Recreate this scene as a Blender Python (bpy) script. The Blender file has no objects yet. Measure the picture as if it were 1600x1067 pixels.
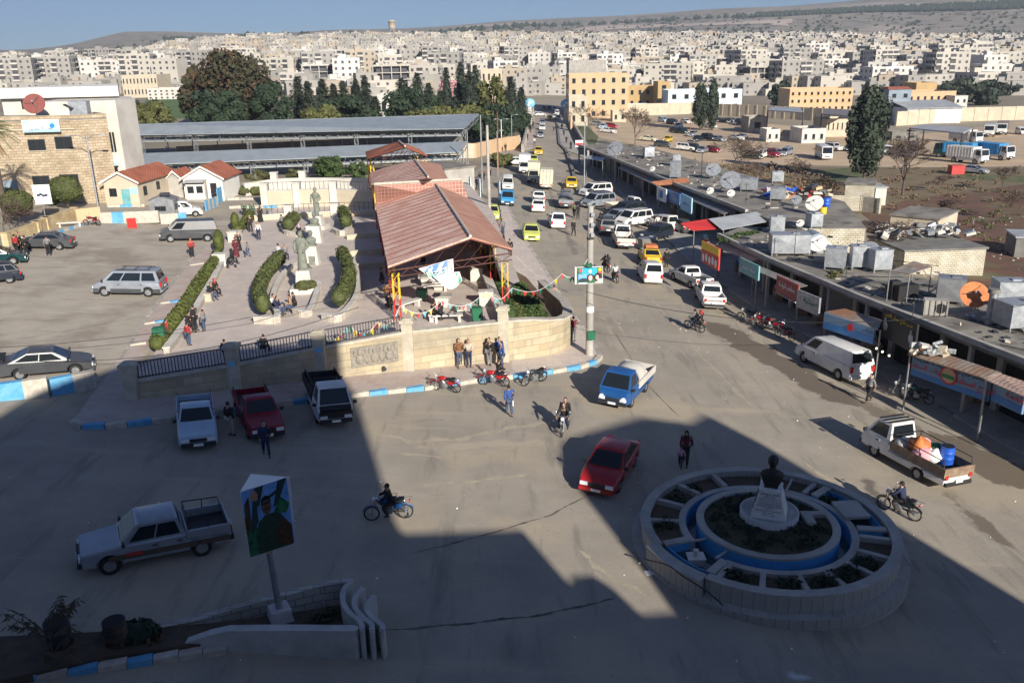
import bpy,bmesh,math,random
from mathutils import Vector,Matrix
R=math.radians;PI=math.pi;sin,cos=math.sin,math.cos
rnd=random.Random(7)
SC=bpy.context.scene;COL=SC.collection
# ---------------------------------------------------------------- camera
F,HY,ROLL,CAMZ=1350.0,95.0,R(-1.2),17.3
PITCH=math.atan((533.5-HY)/F)
cs,sn,ct,st=cos(ROLL),sin(ROLL),cos(PITCH),sin(PITCH)
cam=bpy.data.cameras.new('camera');cam.sensor_width=36;cam.lens=F/1600*36
cam.clip_start=.1;cam.clip_end=12000
co=bpy.data.objects.new('camera',cam);COL.objects.link(co)
co.matrix_world=Matrix(((cs,-sn,0,0),(sn*st,cs*st,-ct,0),(sn*ct,cs*ct,st,CAMZ),(0,0,0,1)))
SC.camera=co
# ---------------------------------------------------------------- sky, sun, exposure
SUN_AZ,SUN_EL=R(156),R(22.5)
w=bpy.data.worlds.new("World");SC.world=w;w.use_nodes=True
nt=w.node_tree;sky=nt.nodes.new('ShaderNodeTexSky');sky.sky_type='NISHITA';sky.sun_disc=False
sky.sun_elevation=SUN_EL;sky.sun_rotation=SUN_AZ;sky.air_density=1.0;sky.dust_density=.1;sky.ozone_density=4.0
sky.altitude=1800
bg=nt.nodes['Background'];bg.inputs[1].default_value=0.052
tint=nt.nodes.new('ShaderNodeMix');tint.data_type='RGBA';tint.blend_type='MULTIPLY';tint.inputs[0].default_value=1;tint.inputs[7].default_value=(.63,.765,1,1)
nt.links.new(sky.outputs[0],tint.inputs[6]);nt.links.new(tint.outputs[2],bg.inputs[0])
sl=bpy.data.lights.new('sun','SUN');sl.energy=5.0;sl.angle=R(.55);sl.color=(1,.93,.82)
so=bpy.data.objects.new('sun',sl);COL.objects.link(so)
sd=Vector((sin(SUN_AZ)*cos(SUN_EL),cos(SUN_AZ)*cos(SUN_EL),sin(SUN_EL)))
so.rotation_euler=sd.to_track_quat('Z','Y').to_euler()
SC.view_settings.view_transform='Standard';SC.view_settings.look='None'
SC.view_settings.exposure=0.76;SC.view_settings.gamma=1
SC.cycles.use_denoising=True;SC.cycles.max_bounces=5;SC.cycles.volume_bounces=0
# ---------------------------------------------------------------- terrain height and photo-to-ground helpers
def lerp(t,xs,ys):
 if t <= xs[0]:return ys[0]
 for i in range(1,len(xs)):
  if t <= xs[i]:
   k=(t-xs[i-1])/(xs[i]-xs[i-1]);return ys[i-1]*(1-k)+ys[i]*k
 return ys[-1]
def sst(a,b,t):
 t=min(1,max(0,(t-a)/(b-a)));return t*t*(3-2*t)
UX=[0,60,110,150,200,240,310,400,500,600,700,800,950,1100,1200,1350,1500,1600]
USKY=[86,87,88,82,69,61,60,62,60,57,50,42,37,28,25,16,10,6]
UT=[0,100,200,300,400,600,800,1000,1200,1400,1600];ZT=[18,19,28,42,50,50,46,42,38,30,24]
def T(x,y):
 z=-.065*min(45,max(-60,x));r=math.hypot(x,y)
 if r > 450 and y > 50:
  u=800+F*x/y;s=sst(450,1300,r)
  z=z*(1-s)+s*lerp(u,UT,ZT)
  if r > 1300:
   top=CAMZ+(HY-(u-800)*.021-lerp(u,UX,USKY))/F*3300
   s=sst(1250,3300,r);z=z*(1-s)+s*top
   z += (1-abs(2*s-1))*9*(sin(x*.006+y*.004)+sin(x*.011-y*.003+2)*.6)
 return z
def ray(px,py):
 x=px-800;y=533.5-py;X=cs*x-sn*y;Y=sn*x+cs*y
 return Vector((X,F*ct+Y*st,-F*st+Y*ct))
def G(px,py,dz=0):
 """point of the terrain (lifted dz) seen at photo pixel px,py"""
 d=ray(px,py);k=5/d.y;a=0
 while k*d.y < 6000:
  if CAMZ+k*d.z < T(k*d.x,k*d.y)+dz:break
  a=k;k *= 1.03
 for _ in range(30):
  m=(a+k)/2
  if CAMZ+m*d.z < T(m*d.x,m*d.y)+dz:k=m
  else:a=m
 return Vector((k*d.x,k*d.y,T(k*d.x,k*d.y)))
def at(px,py,Y):
 """point on the ray at depth Y"""
 d=ray(px,py);k=Y/d.y;return Vector((k*d.x,Y,CAMZ+k*d.z))
def hgt(b,t):
 """height of something standing at photo pixel b whose top is at pixel t"""
 g=G(*b);return at(t[0],t[1],g.y).z-g.z
def P(x,y,dz=0):return Vector((x,y,T(x,y)+dz))
# ---------------------------------------------------------------- materials
M={}
def mat(name,c,c2=None,sc=1.0,rough=.75,metal=0,bump=0,bsc=None,thr=(.35,.65),coord='P',em=0,det=5,c3=None,sc3=.05):
 m=bpy.data.materials.new(name);m.use_nodes=True;t=m.node_tree;b=t.nodes['Principled BSDF']
 b.inputs['Roughness'].default_value=rough;b.inputs['Metallic'].default_value=metal
 b.inputs['Base Color'].default_value=(*c,1)
 def src():
  if coord == 'P':g=t.nodes.new('ShaderNodeNewGeometry');return g.outputs['Position']
  g=t.nodes.new('ShaderNodeTexCoord');return g.outputs['UV' if coord == 'UV' else 'Object']
 def noise(s,d=det):
  n=t.nodes.new('ShaderNodeTexNoise');n.inputs['Scale'].default_value=s;n.inputs['Detail'].default_value=d
  n.inputs['Roughness'].default_value=.6;t.links.new(src(),n.inputs['Vector']);return n
 def ramp(n,lo,hi):
  r=t.nodes.new('ShaderNodeMapRange');r.inputs[1].default_value=lo;r.inputs[2].default_value=hi
  t.links.new(n.outputs['Fac'],r.inputs[0]);return r
 def mix(a,b2,f):
  x=t.nodes.new('ShaderNodeMix');x.data_type='RGBA'
  for i,v in ((6,a),(7,b2)):
   if isinstance(v,tuple):x.inputs[i].default_value=(*v,1)
   else:t.links.new(v,x.inputs[i])
  t.links.new(f,x.inputs[0]);return x.outputs[2]
 out=None
 if c2:out=mix(c,c2,ramp(noise(sc),*thr).outputs[0])
 if c3:out=mix(out if out else c,c3,ramp(noise(sc3,6),.5,.62).outputs[0])
 if out:t.links.new(out,b.inputs['Base Color'])
 if bump:
  bp=t.nodes.new('ShaderNodeBump');bp.inputs['Strength'].default_value=bump;bp.inputs['Distance'].default_value=.05
  t.links.new(noise(bsc or sc*4).outputs['Fac'],bp.inputs['Height']);t.links.new(bp.outputs[0],b.inputs['Normal'])
 if em:
  b.inputs['Emission Color'].default_value=(*c,1);b.inputs['Emission Strength'].default_value=em
 M[name]=m;m['_t']=1
 return m
def brickmat(name,c1,c2,mortar,bw,bh,msz=.012,rough=.8,off=.5,bump=.4,stain=None):
 m=mat(name,c1,rough=rough);t=m.node_tree;b=t.nodes['Principled BSDF']
 g=t.nodes.new('ShaderNodeTexCoord');k=t.nodes.new('ShaderNodeTexBrick');t.links.new(g.outputs['UV'],k.inputs['Vector'])
 k.inputs['Color1'].default_value=(*c1,1);k.inputs['Color2'].default_value=(*c2,1);k.inputs['Mortar'].default_value=(*mortar,1)
 k.inputs['Scale'].default_value=1;k.inputs['Mortar Size'].default_value=msz;k.inputs['Brick Width'].default_value=bw
 k.inputs['Row Height'].default_value=bh;k.offset=off;k.inputs['Mortar Smooth'].default_value=.3
 out=k.outputs['Color']
 n=t.nodes.new('ShaderNodeTexNoise');n.inputs['Scale'].default_value=.7;n.inputs['Detail'].default_value=6
 t.links.new(g.outputs['UV'],n.inputs['Vector'])
 x=t.nodes.new('ShaderNodeMix');x.data_type='RGBA';x.blend_type='MULTIPLY' if not stain else 'MIX'
 r=t.nodes.new('ShaderNodeMapRange');r.inputs[1].default_value=.4;r.inputs[2].default_value=.68;t.links.new(n.outputs['Fac'],r.inputs[0])
 t.links.new(r.outputs[0],x.inputs[0]);t.links.new(out,x.inputs[6]);x.inputs[7].default_value=(*(stain or (.72,.68,.62)),1)
 t.links.new(x.outputs[2],b.inputs['Base Color'])
 if bump:
  bp=t.nodes.new('ShaderNodeBump');bp.inputs['Strength'].default_value=bump;bp.inputs['Distance'].default_value=.02;bp.invert=True
  t.links.new(k.outputs['Fac'],bp.inputs['Height']);t.links.new(bp.outputs[0],b.inputs['Normal'])
 return m
def corr(name,c1,c2,step=.18,axis=0,rough=.5,metal=0,c3=None):
 """corrugated sheet: wave bump along one UV axis"""
 m=mat(name,c1,c2,.6,rough=rough,metal=metal,c3=c3,sc3=.3);t=m.node_tree;b=t.nodes['Principled BSDF']
 g=t.nodes.new('ShaderNodeTexCoord');wv=t.nodes.new('ShaderNodeTexWave');wv.bands_direction='XY'[axis]
 wv.inputs['Scale'].default_value=1/step/6.28*2;t.links.new(g.outputs['UV'],wv.inputs['Vector'])
 bp=t.nodes.new('ShaderNodeBump');bp.inputs['Strength'].default_value=.28;bp.inputs['Distance'].default_value=.04
 t.links.new(wv.outputs['Fac'],bp.inputs['Height']);t.links.new(bp.outputs[0],b.inputs['Normal']);return m
# ---------------------------------------------------------------- mesh builder
class MB:
 def __init__(s):s.v=[];s.f=[];s.m=[];s.sm=[];s.c=0;s.X=Matrix()
 def add(s,vs,fs,m=None,smooth=False):
  o=len(s.v);s.v += [s.X @ Vector(p) for p in vs];m=s.c if m is None else m
  for f in fs:s.f.append([i+o for i in f]);s.m.append(m);s.sm.append(smooth)
  return s
 def box(s,c,d,rz=0,m=None,rx=0,ry=0,top=None):
  """box centred at c with size d; top=(sx,sy) scales the top face"""
  a,b,h=d[0]/2,d[1]/2,d[2]/2;tx,ty=top or (1,1)
  q=Matrix.Rotation(rz,3,'Z') @ Matrix.Rotation(ry,3,'Y') @ Matrix.Rotation(rx,3,'X')
  vs=[Vector((-a,-b,-h)),Vector((a,-b,-h)),Vector((a,b,-h)),Vector((-a,b,-h)),
    Vector((-a*tx,-b*ty,h)),Vector((a*tx,-b*ty,h)),Vector((a*tx,b*ty,h)),Vector((-a*tx,b*ty,h))]
  return s.add([q @ p+Vector(c) for p in vs],[(3,2,1,0),(4,5,6,7),(0,1,5,4),(1,2,6,5),(2,3,7,6),(3,0,4,7)],m)
 def prism(s,poly,z0,z1,m=None,cap=True,inset=0):
  n=len(poly);a=sum(poly[i][0]*poly[(i+1) % n][1]-poly[(i+1) % n][0]*poly[i][1] for i in range(n))
  if a < 0:poly=poly[::-1]
  Z0=z0 if callable(z0) else (lambda x,y:z0);Z1=z1 if callable(z1) else (lambda x,y:z1)
  vs=[(x,y,Z0(x,y)) for x,y in poly]+[(x,y,Z1(x,y)) for x,y in poly]
  fs=[(i,(i+1) % n,n+(i+1) % n,n+i) for i in range(n)]
  if cap:fs += [tuple(range(n,2*n)),tuple(range(n-1,-1,-1))]
  return s.add(vs,fs,m)
 def xprism(s,prof,w0,w1,m=None,axis='y'):
  """profile in (x,z) extruded along y"""
  n=len(prof);vs=[(x,w0,z) for x,z in prof]+[(x,w1,z) for x,z in prof]
  a=sum(prof[i][0]*prof[(i+1) % n][1]-prof[(i+1) % n][0]*prof[i][1] for i in range(n))
  fs=[(i,n+i,n+(i+1) % n,(i+1) % n) for i in range(n)]+[tuple(range(n)),tuple(range(2*n-1,n-1,-1))]
  if a < 0:fs=[f[::-1] for f in fs]
  return s.add(vs,fs,m)
 def cyl(s,p0,p1,r0,r1=None,n=10,m=None,cap=True,smooth=True):
  p0,p1=Vector(p0),Vector(p1);r1=r0 if r1 is None else r1;d=(p1-p0).normalized()
  u=d.orthogonal().normalized();v=d.cross(u);vs=[]
  for p,r in ((p0,r0),(p1,r1)):
   for i in range(n):a=2*PI*i/n;vs.append(p+u*cos(a)*r+v*sin(a)*r)
  s.add(vs,[(i,(i+1) % n,n+(i+1) % n,n+i) for i in range(n)],m,smooth)
  if cap:s.add(vs,[tuple(range(n,2*n)),tuple(range(n-1,-1,-1))],m)
  return s
 def tube(s,pts,r,n=6,m=None):
  pts=[Vector(p) for p in pts];rs=r if isinstance(r,(list,tuple)) else [r]*len(pts);vs=[];u=None
  for i,p in enumerate(pts):
   d=(pts[min(i+1,len(pts)-1)]-pts[max(i-1,0)]).normalized()
   u=d.orthogonal().normalized() if u is None else (u-d*u.dot(d)).normalized()
   v=d.cross(u)
   vs += [p+u*cos(2*PI*k/n)*rs[i]+v*sin(2*PI*k/n)*rs[i] for k in range(n)]
  fs=[(i*n+k,i*n+(k+1) % n,(i+1)*n+(k+1) % n,(i+1)*n+k) for i in range(len(pts)-1) for k in range(n)]
  s.add(vs,fs,m,True);return s.add(vs,[tuple(range(n-1,-1,-1)),tuple(range(len(vs)-n,len(vs)))],m)
 def lathe(s,prof,c=(0,0,0),n=16,m=None,smooth=True,sy=1):
  vs=[(c[0]+r*cos(2*PI*k/n),c[1]+r*sin(2*PI*k/n)*sy,c[2]+z) for r,z in prof for k in range(n)]
  fs=[(i*n+k,i*n+(k+1) % n,(i+1)*n+(k+1) % n,(i+1)*n+k) for i in range(len(prof)-1) for k in range(n)]
  s.add(vs,fs,m,smooth)
  if prof[-1][0] > .001:s.add(vs[-n:],[tuple(range(n))],m)
  if prof[0][0] > .001:s.add(vs[:n],[tuple(range(n-1,-1,-1))],m)
  return s
 def ball(s,c,r,n=10,m=None):
  r=(r,r,r) if not isinstance(r,tuple) else r;k=n//2
  vs=[(c[0]+r[0]*sin(PI*i/k)*cos(2*PI*j/n),c[1]+r[1]*sin(PI*i/k)*sin(2*PI*j/n),c[2]-r[2]*cos(PI*i/k)) for i in range(k+1) for j in range(n)]
  return s.add(vs,[(i*n+j,i*n+(j+1) % n,(i+1)*n+(j+1) % n,(i+1)*n+j) for i in range(k) for j in range(n)],m,True)
 def quad(s,a,b,c,d,m=None):return s.add([a,b,c,d],[(0,1,2,3)],m)
 def mesh(s,name,mats):
  me=bpy.data.meshes.new(name);me.from_pydata([tuple(v) for v in s.v],[],s.f)
  for k in (mats if isinstance(mats,(list,tuple)) else [mats]):me.materials.append(M[k] if isinstance(k,str) else k)
  uv=me.uv_layers.new(name='uv');L=uv.data
  for p in me.polygons:
   p.material_index=min(s.m[p.index],len(me.materials)-1);p.use_smooth=s.sm[p.index];n=p.normal
   if abs(n.z) > .72:tx,ty,hz=1,0,1
   else:
    q=math.hypot(n.x,n.y) or 1;tx,ty,hz=-n.y/q,n.x/q,0
   for li in p.loop_indices:
    v=me.vertices[me.loops[li].vertex_index].co
    L[li].uv=(v.x,v.y) if hz else (v.x*tx+v.y*ty,v.z)
  return me
 def build(s,name,mats,parent=None,loc=None,rz=0,weld=False):
  me=s.mesh(name,mats)
  if weld:
   b=bmesh.new();b.from_mesh(me);bmesh.ops.remove_doubles(b,verts=b.verts,dist=1e-4);b.to_mesh(me);b.free()
  o=bpy.data.objects.new(name,me);COL.objects.link(o)
  if parent:o.parent=parent
  if loc is not None:o.location=loc
  if rz:o.rotation_euler.z=rz
  return o
def tag(o,label=None,cat=None,group=None,kind=None):
 if label:o['label']=label
 if cat:o['category']=cat
 if group:o['group']=group
 if kind:o['kind']=kind
 return o
def empty(name,loc=(0,0,0),rz=0,label=None,cat=None,group=None):
 o=bpy.data.objects.new(name,None);COL.objects.link(o);o.location=loc;o.rotation_euler.z=rz;o.empty_display_size=.3
 return tag(o,label,cat,group)
class Node:
 def __init__(s,name,me=None,kids=(),loc=(0,0,0),rz=0,label=None,scale=None):s.name,s.me,s.kids,s.loc,s.rz,s.label,s.scale=name,me,list(kids),loc,rz,label,scale
def node(name,mb,mats,kids=(),loc=(0,0,0),rz=0,label=None,smooth_angle=None):
 me=mb.mesh(name,mats)
 if smooth_angle:smooth(me,smooth_angle)
 return Node(name,me,kids,loc,rz,label)
def smooth(me,ang=38,dist=1e-4):
 b=bmesh.new();b.from_mesh(me);bmesh.ops.remove_doubles(b,verts=b.verts,dist=dist)
 for f in b.faces:f.smooth=True
 for e in b.edges:
  if len(e.link_faces) != 2 or e.calc_face_angle(0) > R(ang):e.smooth=False
 b.to_mesh(me);b.free()
def spawn(n,parent=None,mats=None,loc=None,rz=None,skip=()):
 o=bpy.data.objects.new(n.name,n.me);COL.objects.link(o)
 o.location=n.loc if loc is None else loc;o.rotation_euler.z=n.rz if rz is None else rz
 if n.scale:o.scale=n.scale
 if parent:o.parent=parent
 if n.me and mats:
  for i,ms in enumerate(n.me.materials):
   k=ms.name.split('.')[0]
   if k in mats:o.material_slots[i].link='OBJECT';o.material_slots[i].material=M[mats[k]] if isinstance(mats[k],str) else mats[k]
 if n.label:o['label']=n.label
 for c in n.kids:
  if c.name not in skip:spawn(c,o,mats,skip=skip)
 return o
def head(a,b):
 """heading angle (rotation of local +x) from photo ground pixel a to b"""
 p,q=G(*a),G(*b);return math.atan2(q.y-p.y,q.x-p.x)
def sheet(name,poly,m,dz,kind='structure',px=True):
 """flat sheet draped on the terrain, cut where the terrain bends"""
 pts=[G(*p)[:2] for p in poly] if px else poly
 b=bmesh.new();vs=[b.verts.new((x,y,0)) for x,y in pts];b.faces.new(vs)
 for x in (-60,45):bmesh.ops.bisect_plane(b,geom=b.verts[:]+b.edges[:]+b.faces[:],plane_co=(x,0,0),plane_no=(1,0,0),dist=.001)
 bmesh.ops.triangulate(b,faces=b.faces)
 for v in b.verts:v.co.z=T(v.co.x,v.co.y)+dz
 for f in b.faces:
  f.normal_update()
  if f.normal.z < 0:f.normal_flip()
 me=bpy.data.meshes.new(name);b.to_mesh(me);b.free();me.materials.append(M[m])
 uv=me.uv_layers.new(name='uv')
 for l in me.loops:uv.data[l.index].uv=me.vertices[l.vertex_index].co[:2]
 o=bpy.data.objects.new(name,me);COL.objects.link(o)
 if kind:o['kind']=kind
 return o
AR={'ا':'ﺍﺎ','أ':'ﺃﺄ','د':'ﺩﺪ','ر':'ﺭﺮ','و':'ﻭﻮ','ز':'ﺯﺰ','ة':'ﺓﺔ','ب':'ﺏﺐﺑﺒ','ت':'ﺕﺖﺗﺘ','ج':'ﺝﺞﺟﺠ','ح':'ﺡﺢﺣﺤ','س':'ﺱﺲﺳﺴ','ش':'ﺵﺶﺷﺸ',
  'ط':'ﻁﻂﻃﻄ','ع':'ﻉﻊﻋﻌ','ف':'ﻑﻒﻓﻔ','ق':'ﻕﻖﻗﻘ','ك':'ﻙﻚﻛﻜ','ل':'ﻝﻞﻟﻠ','م':'ﻡﻢﻣﻤ','ن':'ﻥﻦﻧﻨ','ه':'ﻩﻪﻫﻬ','ي':'ﻱﻲﻳﻴ','ص':'ﺹﺺﺻﺼ','خ':'ﺥﺦﺧﺨ'}
def ar(s):
 out=[]
 for i,ch in enumerate(s):
  if ch not in AR:out.append(ch);continue
  pj=i > 0 and s[i-1] in AR and len(AR[s[i-1]]) == 4;nj=i+1 < len(s) and s[i+1] in AR;f=AR[ch]
  out.append(f[(3 if nj else 1) if pj else (2 if nj else 0)] if len(f) == 4 else f[1 if pj else 0])
 return ''.join(reversed(out))
def text(s,size,m,parent,loc,rz=0,rx=PI/2,w=None,name='lettering',h=None):
 """lettering standing on a wall: baseline centre at loc (parent space), facing local -y turned by rz"""
 c=bpy.data.curves.new(name,'FONT');c.body=s;c.size=size;c.align_x='CENTER';c.align_y='CENTER';c.extrude=.004;c.resolution_u=2
 tmp=bpy.data.objects.new(name,c);COL.objects.link(tmp)
 me=bpy.data.meshes.new_from_object(tmp.evaluated_get(bpy.context.evaluated_depsgraph_get()));me.name=name
 bpy.data.objects.remove(tmp);bpy.data.curves.remove(c)
 me.materials.clear();me.materials.append(M[m])
 if len(me.vertices) == 0:return None
 o=bpy.data.objects.new(name,me);COL.objects.link(o);o.parent=parent;o.location=loc;o.rotation_euler=(rx,0,rz)
 if w:
  x=max(v.co.x for v in me.vertices)-min(v.co.x for v in me.vertices);k=w/max(x,.01);o.scale=(k,k,1)
  if h:
   y=max(v.co.y for v in me.vertices)-min(v.co.y for v in me.vertices);o.scale=(k,h/max(y,.01),1)
 return o
# ---------------------------------------------------------------- materials used
def GZ(px,py,z):
 d=ray(px,py);k=(z-CAMZ)/d.z;return Vector((k*d.x,k*d.y,z))
def streaks(name,col,sv,rot,scale,lo,hi):
 m=M[name];t=m.node_tree;b=t.nodes['Principled BSDF'];old=b.inputs['Base Color'].links[0].from_socket
 g=t.nodes.new('ShaderNodeNewGeometry');mp=t.nodes.new('ShaderNodeMapping');mp.inputs['Rotation'].default_value=(0,0,rot);mp.inputs['Scale'].default_value=sv;t.links.new(g.outputs['Position'],mp.inputs[0])
 n=t.nodes.new('ShaderNodeTexNoise');n.inputs['Scale'].default_value=scale;n.inputs['Detail'].default_value=7;n.inputs['Roughness'].default_value=.65;t.links.new(mp.outputs[0],n.inputs['Vector'])
 r=t.nodes.new('ShaderNodeMapRange');r.inputs[1].default_value=lo;r.inputs[2].default_value=hi;r.inputs[4].default_value=.75;t.links.new(n.outputs['Fac'],r.inputs[0])
 x=t.nodes.new('ShaderNodeMix');x.data_type='RGBA';t.links.new(r.outputs[0],x.inputs[0]);t.links.new(old,x.inputs[6]);x.inputs[7].default_value=(*col,1);t.links.new(x.outputs[2],b.inputs['Base Color'])
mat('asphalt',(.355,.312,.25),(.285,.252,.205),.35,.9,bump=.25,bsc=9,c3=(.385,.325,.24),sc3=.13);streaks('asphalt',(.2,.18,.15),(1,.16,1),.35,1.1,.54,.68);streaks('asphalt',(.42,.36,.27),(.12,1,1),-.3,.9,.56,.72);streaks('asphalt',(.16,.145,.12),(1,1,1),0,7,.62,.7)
mat('asphalt_lot',(.43,.38,.31),(.355,.315,.26),.5,.9,bump=.2,bsc=9,c3=(.28,.24,.19),sc3=.2);streaks('asphalt_lot',(.24,.21,.17),(.2,1,1),.2,1.1,.56,.7);streaks('asphalt_lot',(.17,.15,.12),(1,1,1),0,6,.62,.7)
mat('damp_mud',(.085,.066,.048),(.15,.122,.095),.6,.85,bump=.3,bsc=5)
mat('crack',(.07,.06,.05),(.16,.14,.12),3,.95)
mat('dirt',(.36,.27,.18),(.27,.2,.13),.08,.95,bump=.3,bsc=2,c3=(.22,.2,.12),sc3=.02)
mat('tan_dirt',(.56,.42,.27),(.44,.33,.22),.12,.95,bump=.2,bsc=2,c3=(.4,.31,.22),sc3=.05)
mat('red_soil',(.16,.075,.045),(.1,.06,.04),.35,.95,bump=.6,bsc=3,c3=(.14,.13,.06),sc3=.15)
mat('grass',(.06,.09,.025),(.14,.13,.06),.5,.95,bump=.5,bsc=6)
mat('drygrass',(.2,.145,.09),(.15,.12,.06),.3,.95,bump=.5,bsc=5)
mat('field_green',(.07,.13,.03),(.1,.15,.04),.05,.95)
mat('soil',(.10,.07,.045),(.06,.045,.03),2,.95,bump=.6,bsc=9)
mat('concrete',(.42,.40,.36),(.3,.28,.25),.8,.85,bump=.2,bsc=12)
mat('concrete_dark',(.22,.21,.19),(.13,.125,.115),.7,.9,bump=.2,bsc=8)
mat('roof_concrete',(.29,.265,.225),(.17,.155,.135),.35,.9,bump=.3,bsc=6,c3=(.13,.12,.105),sc3=.5)
mat('cream',(.56,.48,.36),(.46,.4,.3),.6,.85,bump=.15)
mat('white_paint',(.78,.76,.71),(.66,.63,.57),.9,.7)
mat('white_wall',(.62,.59,.53),(.5,.47,.42),.5,.8,bump=.1)
mat('blue_paint',(.13,.42,.68),(.22,.5,.7),2.5,.6)
mat('kerb_white',(.56,.51,.43),(.4,.36,.3),3,.8,bump=.2)
mat('kerb_blue',(.07,.3,.55),(.16,.38,.55),3,.7,bump=.2)
mat('pool_blue',(.06,.33,.66),(.06,.26,.52),1.5,.5)
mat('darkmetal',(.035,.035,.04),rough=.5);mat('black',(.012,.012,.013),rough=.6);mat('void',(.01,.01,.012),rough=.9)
mat('steel',(.36,.37,.38),(.25,.26,.27),2,.45,.5);mat('galv',(.40,.42,.44),(.28,.3,.32),3,.45,.35)
mat('rust',(.32,.12,.05),(.2,.08,.04),3,.8);mat('red',(.5,.035,.03),rough=.5);mat('yellow',(.75,.5,.03),rough=.5)
mat('wood',(.3,.19,.1),(.2,.13,.07),4,.8);mat('glass',(.02,.025,.03),rough=.08);mat('paper',(.8,.8,.78),rough=.6)
mat('green_plastic',(.02,.14,.07),rough=.5);mat('blue_plastic',(.02,.1,.5),rough=.4);mat('skyblue',(.35,.62,.75),rough=.6)
mat('orange_paint',(.62,.2,.05),(.4,.12,.04),2,.6);mat('teal',(.1,.35,.38),(.2,.4,.4),2,.6)
mat('orange_wall',(.60,.41,.24),(.53,.37,.22),.3,.85);mat('ochre_wall',(.5,.34,.15),(.42,.29,.14),.3,.85);mat('pink_wall',(.65,.33,.36),rough=.85)
mat('paleblue_wall',(.6,.68,.72),(.5,.58,.62),.3,.85);mat('bluegrey',(.25,.31,.36),(.18,.22,.26),.4,.7)
mat('statue_stone',(.23,.24,.2),(.13,.15,.12),3,.8,bump=.4,bsc=14);mat('bust_bronze',(.035,.03,.026),(.02,.018,.016),4,.5,.3)
mat('txt_red',(.5,.02,.03),rough=.6);mat('txt_dark',(.03,.04,.07),rough=.6);mat('txt_green',(.02,.2,.06),rough=.6);mat('txt_blue',(.03,.2,.55),rough=.6)
mat('water',(.035,.06,.065),rough=.12)
brickmat('stone_wall',(.62,.49,.28),(.5,.39,.22),(.4,.33,.22),.55,.27,.012)
brickmat('yellow_stone',(.50,.41,.29),(.39,.31,.21),(.24,.19,.14),.6,.3,.02,bump=.9)
brickmat('park_stone',(.52,.44,.30),(.40,.32,.20),(.34,.29,.2),.95,.42,.016,stain=(.30,.26,.19),bump=.8)
brickmat('block_wall',(.6,.56,.44),(.5,.47,.38),(.25,.23,.19),.4,.2,.02,bump=.7)
brickmat('grey_block',(.42,.4,.36),(.32,.3,.27),(.2,.19,.17),.6,.3,.02)
brickmat('pink_paving',(.46,.36,.31),(.39,.31,.27),(.32,.27,.23),.4,.4,.012,off=0,bump=.15,stain=(.46,.4,.36))
brickmat('pale_paving',(.60,.515,.45),(.53,.455,.4),(.4,.35,.31),.5,.5,.01,off=0,bump=.1,stain=(.47,.41,.37))
brickmat('slab_cladding',(.36,.34,.31),(.30,.285,.26),(.15,.14,.13),.42,3.0,.015,off=0,bump=.5,stain=(.42,.4,.36))
brickmat('roof_tile',(.78,.46,.36),(.66,.37,.28),(.42,.2,.15),.3,.33,.03,bump=.5,stain=(.8,.58,.48))
brickmat('roof_tile_pale',(.5,.27,.19),(.47,.25,.18),(.42,.21,.16),.3,.33,.01,bump=.3)
brickmat('roof_tile_checked',(.36,.15,.11),(.28,.11,.08),(.5,.36,.3),.3,.34,.035,off=0,bump=.5,stain=(.4,.22,.17))
brickmat('roof_tile_orange',(.6,.2,.09),(.52,.17,.08),(.35,.1,.05),.3,.35,.03,bump=.6)
brickmat('house_tile',(.48,.17,.09),(.4,.13,.07),(.26,.08,.05),.25,.3,.03,bump=.6)
corr('tin',(.40,.42,.43),(.3,.31,.32),.2,0);corr('tin_dark',(.2,.21,.22),(.12,.13,.14),.2,0,c3=(.3,.16,.09));corr('tin_pink',(.5,.35,.28),(.33,.22,.18),.25,1)
corr('tin_rusty',(.34,.3,.25),(.22,.17,.13),.25,1,c3=(.3,.15,.08));corr('shutter',(.14,.15,.16),(.09,.1,.11),.12,1)
corr('shed_roof',(.34,.38,.4),(.28,.31,.33),.25,0,rough=.45,metal=.2);corr('shed_white',(.75,.74,.68),(.65,.64,.6),.3,0)
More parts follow.
